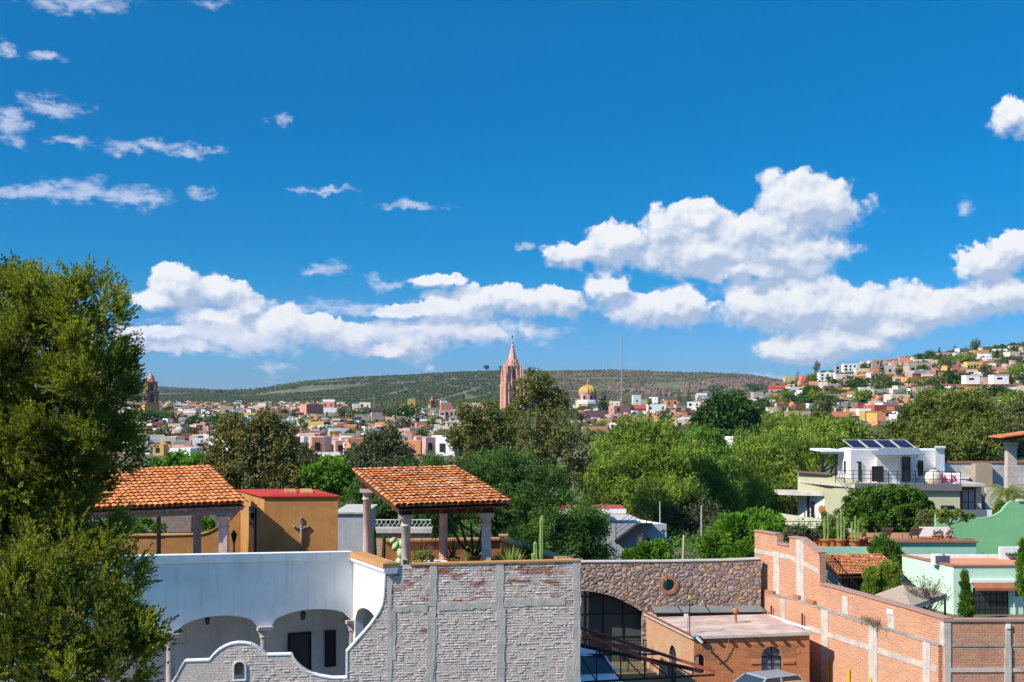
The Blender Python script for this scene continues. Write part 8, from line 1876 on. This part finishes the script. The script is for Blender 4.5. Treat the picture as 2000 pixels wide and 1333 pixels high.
T('silky_oak_tree', 'tall thin leafed tree with a dark trunk, overlapping the pink church', [(1048,745,24,30,105),(1030,765,30,26,105),(1068,765,26,28,105),(1045,795,40,24,105),(1085,800,26,24,105),(1012,800,22,22,105),(1095,775,16,18,105),(1040,835,36,26,104),(1090,845,34,30,104),(1055,880,50,30,104),(1110,885,30,34,104),(1120,930,30,34,104),(1085,925,46,30,104),(1130,870,18,22,104),(1030,870,24,26,104),(1140,905,14,20,104)], 1060, 105, 330, 34, .5, .28, .12, 'grevillea', 'rand', .35, .32, 40, top=(1050, 735, 105), forks=.25)
T('silky_oak_tree', 'pair of airy dark olive treetops left of the tall thin leafed tree', [(915,820,22,30,108),(945,815,26,28,108),(925,855,38,30,108),(965,850,30,30,108),(895,860,26,22,108),(990,835,22,26,108),(940,890,48,22,108),(985,880,34,24,108),(905,800,12,14,108),(960,800,14,14,108),(880,838,14,14,108)], 945, 108, 290, 36, .5, .28, .12, 'grevillea', 'rand', .35, .25, 26, top=(935, 800, 108))
T('mesquite_tree', 'broad dark green feathery mesquite tree behind the right pavilion', [(880,930,75,32,74),(960,925,75,40,74),(1040,960,75,50,73),(1100,1010,70,45,72),(1060,1050,80,42,72),(1130,1060,60,38,72),(1150,1020,40,34,72),(980,990,70,50,73),(930,975,60,40,73),(830,915,45,22,75),(1160,1080,40,24,72),(1000,900,50,20,74),(780,925,22,16,75),(1070,930,40,24,73),(860,1000,50,30,74)], 1010, 74, 950, 78, .48, .19, .065, 'mesquite', 'rand', .45, .35, 34)
T('mesquite_tree', 'smaller dark mesquite behind the white columns of the right pavilion', [(740,990,40,30,76),(790,1000,50,30,76),(850,1020,50,26,76),(700,960,22,18,76)], 780, 76, 200, 60, .42, .2, .08, 'mesquite', 'rand', .4, .2, 14)
m_ = 'pepper'
T('pepper_tree', 'large light green drooping pepper tree behind the grey house', [(1215,880,58,46,118),(1275,870,55,48,118),(1245,920,70,50,116),(1310,905,55,46,116),(1190,930,48,44,115),(1175,975,45,30,114),(1255,975,70,38,113),(1320,965,48,40,113),(1300,860,30,26,118),(1225,848,26,18,118),(1350,900,26,36,117)], 1245, 117, 656, 62, 0.84, .42, .11, m_, 'droop', .5, .4, 30)
T('pepper_tree', 'light green drooping pepper tree in the centre, right of the largest one', [(1375,875,46,36,124),(1400,915,52,44,122),(1360,945,46,42,121),(1410,965,40,44,121),(1375,850,28,18,124),(1345,985,34,30,120),(1400,1000,34,26,120)], 1385, 123, 448, 58, 0.84, .42, .11, 'pepperb', 'droop', .5, .4, 22)
T('pepper_tree', 'drooping green pepper tree just left of the modern sage house', [(1470,880,48,36,132),(1510,915,52,46,130),(1465,940,48,46,129),(1540,960,36,40,128),(1490,985,52,36,127),(1520,875,42,30,132),(1560,900,36,36,131),(1585,880,26,24,131),(1440,905,24,30,131)], 1500, 130, 544, 58, 0.89, .44, .11, m_, 'droop', .5, .4, 26)
T('pepper_tree', 'pale green pepper tree behind the left end of the solar panels', [(1630,845,42,26,165),(1595,850,34,30,165),(1665,850,34,26,165),(1620,875,52,26,162),(1680,865,26,22,164),(1540,850,26,26,168),(1560,825,20,16,170),(1510,830,24,18,172)], 1620, 165, 336, 48, 1.05, .5, .16, 'pepperc', 'droop', .5, .4, 16)
T('dark_shrubbery', 'dark shaded shrubs with reddish twigs between the two pepper trees', [(1370,1010,40,36,112),(1330,1020,36,34,112),(1400,1040,36,30,110),(1300,1010,26,28,112)], 1360, 112, 260, 40, .6, .28, .12, 'greydark', 'rand', .3, .1, 24)
T('olive_tree', 'tall olive green tree behind the grey garden wall, the right one of two', [(1880,815,48,42,175),(1850,845,40,34,173),(1905,855,48,42,172),(1925,820,30,34,175),(1865,785,30,22,176),(1905,785,26,20,176),(1870,880,60,26,170),(1925,890,34,26,170),(1840,880,34,26,170)], 1885, 174, 560, 52, 1.1, .5, .22, 'pepper2', 'rand', .45, .5, 26)
T('olive_tree', 'tall olive green tree behind the chimney of the white house, the left one of two', [(1815,790,32,24,180),(1790,815,34,28,179),(1830,820,34,28,179),(1785,850,38,28,177),(1815,862,36,26,175),(1765,870,26,18,175),(1750,845,18,18,178)], 1805, 179, 400, 50, 1.1, .5, .22, 'pepper2', 'rand', .45, .4, 20)
T('olive_tree', 'yellowish tree clump at the right edge above the grey garden wall', [(1960,830,24,20,190),(1985,850,36,34,186),(1960,880,30,26,180),(2010,810,40,40,190),(2000,885,40,26,178),(1965,808,20,14,195)], 1985, 186, 300, 46, 1.1, .5, .22, 'faro' , 'rand', .45, .4, 12)
T('ficus_tree', 'big round deep green ficus in the town below the brown cliff', [(1425,815,46,36,290),(1395,825,36,30,290),(1455,825,42,32,290),(1420,790,30,16,292),(1480,840,26,24,290),(1380,845,22,22,290),(1440,850,50,22,288)], 1425, 290, 380, 60, 1.9, .9, .6, 'ficus', 'rand', .55, .8, 12, zb=0)
T('low_trees', 'light green low treetops in front of the left town, above the tiled pavilion', [(560,905,30,20,110),(590,890,24,18,112),(612,905,22,18,110)], 585, 110, 90, 46, .5, .3, .14, 'greydark', 'rand', .4, .2, 8)
# bushes nearer
T('bush', 'bright green leafy bush left of the tall orange wall', [(1440,1045,55,38,68),(1400,1070,36,26,67),(1490,1040,38,30,69),(1460,1080,50,20,66),(1480,1015,30,16,70),(1420,1020,26,16,69),(1510,1020,20,12,70)], 1450, 68, 420, 58, .34, .19, .09, 'bright', 'out', .45, .1, 14, cat='bush', group='bushes behind the stone wall')
T('bush', 'bright green bush just above the left half of the stone wall', [(1262,1085,36,20,66),(1240,1090,24,16,66),(1290,1082,20,22,66),(1275,1070,12,10,66)], 1262, 66, 170, 52, .3, .18, .085, 'bright', 'out', .4, .06, 10, cat='bush', group='bushes behind the stone wall')
T('hedge_tree', 'massive round clipped ficus in front of the modern sage house', [(1700,985,52,34,96),(1755,985,52,36,96),(1790,1000,34,34,96),(1740,1015,70,34,95.5),(1680,1005,34,32,95.5),(1725,970,40,20,96),(1800,1025,24,24,95)], 1735, 96, 700, 60, .34, .20, .11, 'hedge', 'rand', .7, .2, 14, zb=2, group='hedges of the green terrace', cat='hedge')
T('shrub', 'grey green upright shrub at the right end of the massive ficus', [(1812,1020,20,26,93),(1805,1040,20,14,92),(1820,1005,14,12,93)], 1812, 93, 110, 45, .3, .18, .09, 'faro', 'rand', .4, .08, 8, zb=2.6, cat='shrub', group='hedges of the green terrace')
T('shrub', 'yellow green leafy shrub standing behind the left cactus pot', [(1618,1020,16,20,92),(1640,1015,14,22,92),(1612,1040,12,12,91),(1632,1040,12,12,91)], 1622, 92, 90, 42, .3, .18, .08, 'palm', 'rand', .4, .08, 8, zb=2.4, cat='shrub', group='hedges of the green terrace')
T('ivy', 'green ivy hanging over the corner of the sea green terrace wall', [(1718,1072,20,14,83),(1735,1082,26,22,82.4),(1748,1100,14,22,82),(1722,1058,14,10,84)], 1735, 82, 260, 46, .26, .16, .09, 'hedge', 'droop', .5, .05, 8, zb=.4, cat='ivy', group='hedges of the green terrace')
T('conifer_shrub', 'left one of two pointed green conifers beside the tiled room', [(1700,1150,15,24,66),(1703,1125,12,20,66),(1698,1170,16,14,66)], 1700, 66, 190, 40, .20, .16, .05, 'pepper', 'up', .4, .05, 6, cat='shrub', group='conifers in the patio')
T('conifer_shrub', 'right, larger one of two pointed green conifers beside the tiled room', [(1738,1140,18,22,66),(1732,1115,14,18,66),(1745,1160,18,18,66),(1725,1160,12,16,66),(1750,1120,10,18,66)], 1738, 66, 240, 40, .20, .16, .05, 'pepper', 'up', .4, .05, 6, cat='shrub', group='conifers in the patio')
T('cypress_shrub', 'narrow pointed cypress against the mint house left of its dark door', [(1888,1190,14,18,70),(1887,1165,10,18,70),(1885,1140,7,16,70),(1884,1126,4,9,70)], 1887, 70, 230, 42, .16, .14, .05, 'hedge', 'up', .4, .04, 5, cat='shrub', group='conifers in the patio')
T('cypress_shrub', 'bright green columnar shrub cut by the right edge of the view', [(1999,1100,9,30,66),(2002,1140,11,26,66),(2000,1070,7,18,66)], 2002, 66, 190, 44, .2, .15, .06, 'bright', 'up', .4, .05, 5, cat='shrub', group='conifers in the patio')
T('bush', 'low green bush on the mint roof line under the tall green wall', [(1880,1080,18,6,86),(1893,1065,4,14,86)], 1882, 86, 70, 40, .22, .16, .08, 'hedge', 'rand', .4, .04, 5, zb=2, cat='bush', group='hedges of the green terrace')
T('low_shrubs', 'row of dark green low shrubs along the railing left of the cactus pots', [(1560,1040,22,10,84),(1582,1046,14,9,84),(1543,1046,12,8,84)], 1560, 84, 110, 40, .25, .16, .08, 'greydark', 'rand', .3, .04, 6, zb=2.4, cat='shrub', group='hedges of the green terrace')
def small_tree():
    Y = 88; p = W3(1857, 1055, Y); e = empty('small_tree', p, 0, 'small tree with a forked trunk and sparse leaves in front of the tall green wall', 'tree'); og = Vector(p)
    q = lambda a, b: W3(a, b, Y)-og
    mb = MB(); mb.tube([q(1857,1055), q(1858,1038), q(1854,1025)], [.09,.08,.07], 7)
    tips = [(1835,1003),(1846,998),(1870,1000),(1885,1012),(1895,1008),(1862,1010),(1840,1015)]
    for t in tips: mb.tube([q(1854,1025), q((1854+t[0])/2, (1025+t[1])/2+2), q(*t)], [.06,.04,.015], 6)
    mb.build('trunk', mat('pale_bark', (.30,.25,.19), bump=.1), e)
    bl = [PB(a, b, 11, 6, Y, .35) for a, b in tips]+[PB(1868, 1004, 14, 6, Y, .4), PB(1842, 1008, 12, 6, Y, .4)]
    foliage('leaves', bl, 90, 16, .16, .19, .10, L['pepper'], e, 'rand', .2, 1, tuple(og))
small_tree()
def bare_shrub():
    Y = 60; p = W3(1812, 1210, Y); p.z = .4; e = empty('bare_bush', p, 0, 'leafless twiggy bush with dry seed heads in front of the mint wall', 'bush'); og = Vector(p); mb = MB(); tips = []
    for i in range(26):
        a = R.uniform(-1.05, 1.05); b = R.uniform(-.5, .5); r = R.uniform(34, 70); t = W3(1812+math.sin(a)*r*.95, 1196-math.cos(a)*r*1.05, Y)-og+Vector((0, b, 0)); s = W3(1812+R.uniform(-6, 6), 1205, Y)-og; m1 = s.lerp(t, .4)+Vector((R.uniform(-.1, .1), 0, .08)); mb.tube([s, m1, t], [.03,.018,.007], 5, cap=False)
        for _ in range(5): t2 = m1.lerp(t, R.uniform(.2, 1))+Vector((R.uniform(-.3, .3), R.uniform(-.3, .3), R.uniform(0, .3))); mb.tube([m1.lerp(t, R.uniform(0, .6)), t2], [.011,.004], 4, cap=False); tips.append(t2)
    mb.build('branches', mat('grey_brown_twig', (.20,.13,.10), bump=0), e)
    P = np.array([tuple(t) for t in tips for _ in range(5)])+NR.normal(size=(len(tips)*5, 3))*.04; V = leafquads(P, rnd_dir(len(P)), .07, .05); tag(npmesh('seed_heads', V, np.arange(len(V)).reshape(-1, 4), L['dry'], e), kind='stuff')
bare_shrub()
def feather_palm(px, py, Y, n, ln, label, tr=1.2):
    p = W3(px, py, Y); e = empty('feather_palm', (p.x, p.y, 1), 0, label, 'palm'); mb = MB(); mb2 = MB(); h = p.z-1
    for i in range(n):
        a = i*2.399; el = 1.25-1.3*(i/n); d = Vector((math.cos(a), math.sin(a), 0)); q = Vector((0, 0, h)); k = 12; s = Vector((-d.y, d.x, 0))
        for j in range(k):
            q2 = q+(d*math.cos(el)+Vector((0, 0, math.sin(el))))*ln/k; w = ln*.24*math.sin(math.pi*(j+1)/(k+1))
            for sg in (-1, 1):
                for t in (0, .5):
                    b = q.lerp(q2, t); tip = b+s*sg*w+(q2-q)*1.2-Vector((0, 0, w*.55)); mb.add([b, b+(q2-q)*.35, tip], [(0, 1, 2)])
            q = q2; el -= .16
    mb.build('fronds', L['palm'], e); mb2.tube([(0,0,0),(0,0,h)], [.16,.12], 8); mb2.build('trunk', m_bark, e)
feather_palm(1968, 965, 101, 30, 1.9, 'yellow green feather palm arching over the swoop of the green wall')
feather_palm(1998, 975, 100, 20, 1.4, 'smaller feather palm at the right edge beside the arching one')
T('bush', 'small yellow green bush under the arching feather palm', [(1955,990,12,12,99),(1948,1000,10,8,99)], 1955, 99, 60, 36, .28, .16, .08, 'palm', 'rand', .3, .04, 5, zb=1, cat='bush', group='hedges of the green terrace')
def ledge_weeds():
    for px, py, lab in ((1705, 1218, 'tuft of dry grass growing on the ledge of the long orange wall'),):
        u = FR.u(px); q = FR.w(u, -.1, Z(py, FR.Y(u))); e = empty('dry_grass', q, 0, lab, 'grass'); P = np.tile(np.array([[0, 0, .1]]), (260, 1))+NR.normal(size=(260, 3))*np.array([.15, .7, .05]); A = NR.normal(size=(260, 3))*.5+np.array([0, 0, 1]); V = leafquads(P, A, .34, .02); npmesh('blades', V, np.arange(len(V)).reshape(-1, 4), L['dry'], e)
ledge_weeds()
# ground cover of the middle distance and a mass of undergrowth
def undergrowth():
    n = 2600; px = NR.uniform(560, 1620, n); Y = NR.uniform(60, 150, n); x = (px-1000)/F*Y; keep = ~((px > 1100) & (px < 1330) & (Y > 72) & (Y < 98)); keep &= ~((px < 1130) & (Y < 66)); x, Y = x[keep], Y[keep]; n = len(x)
    C = np.stack([x, Y, np.full(n, .8)+NR.uniform(0, 1.0, n)], 1); j = np.repeat(np.arange(n), 34); P = C[j]+rnd_dir(len(j))*NR.uniform(.3, 1.0, (len(j), 1))*np.array([.9, .9, .8]); V = leafquads(P, rnd_dir(len(j)), .26, .13)
    tag(npmesh('undergrowth', V, np.arange(len(V)).reshape(-1, 4), L['mesquite']), 'dark green undergrowth filling the gardens between the trees', 'undergrowth', kind='stuff')
undergrowth()
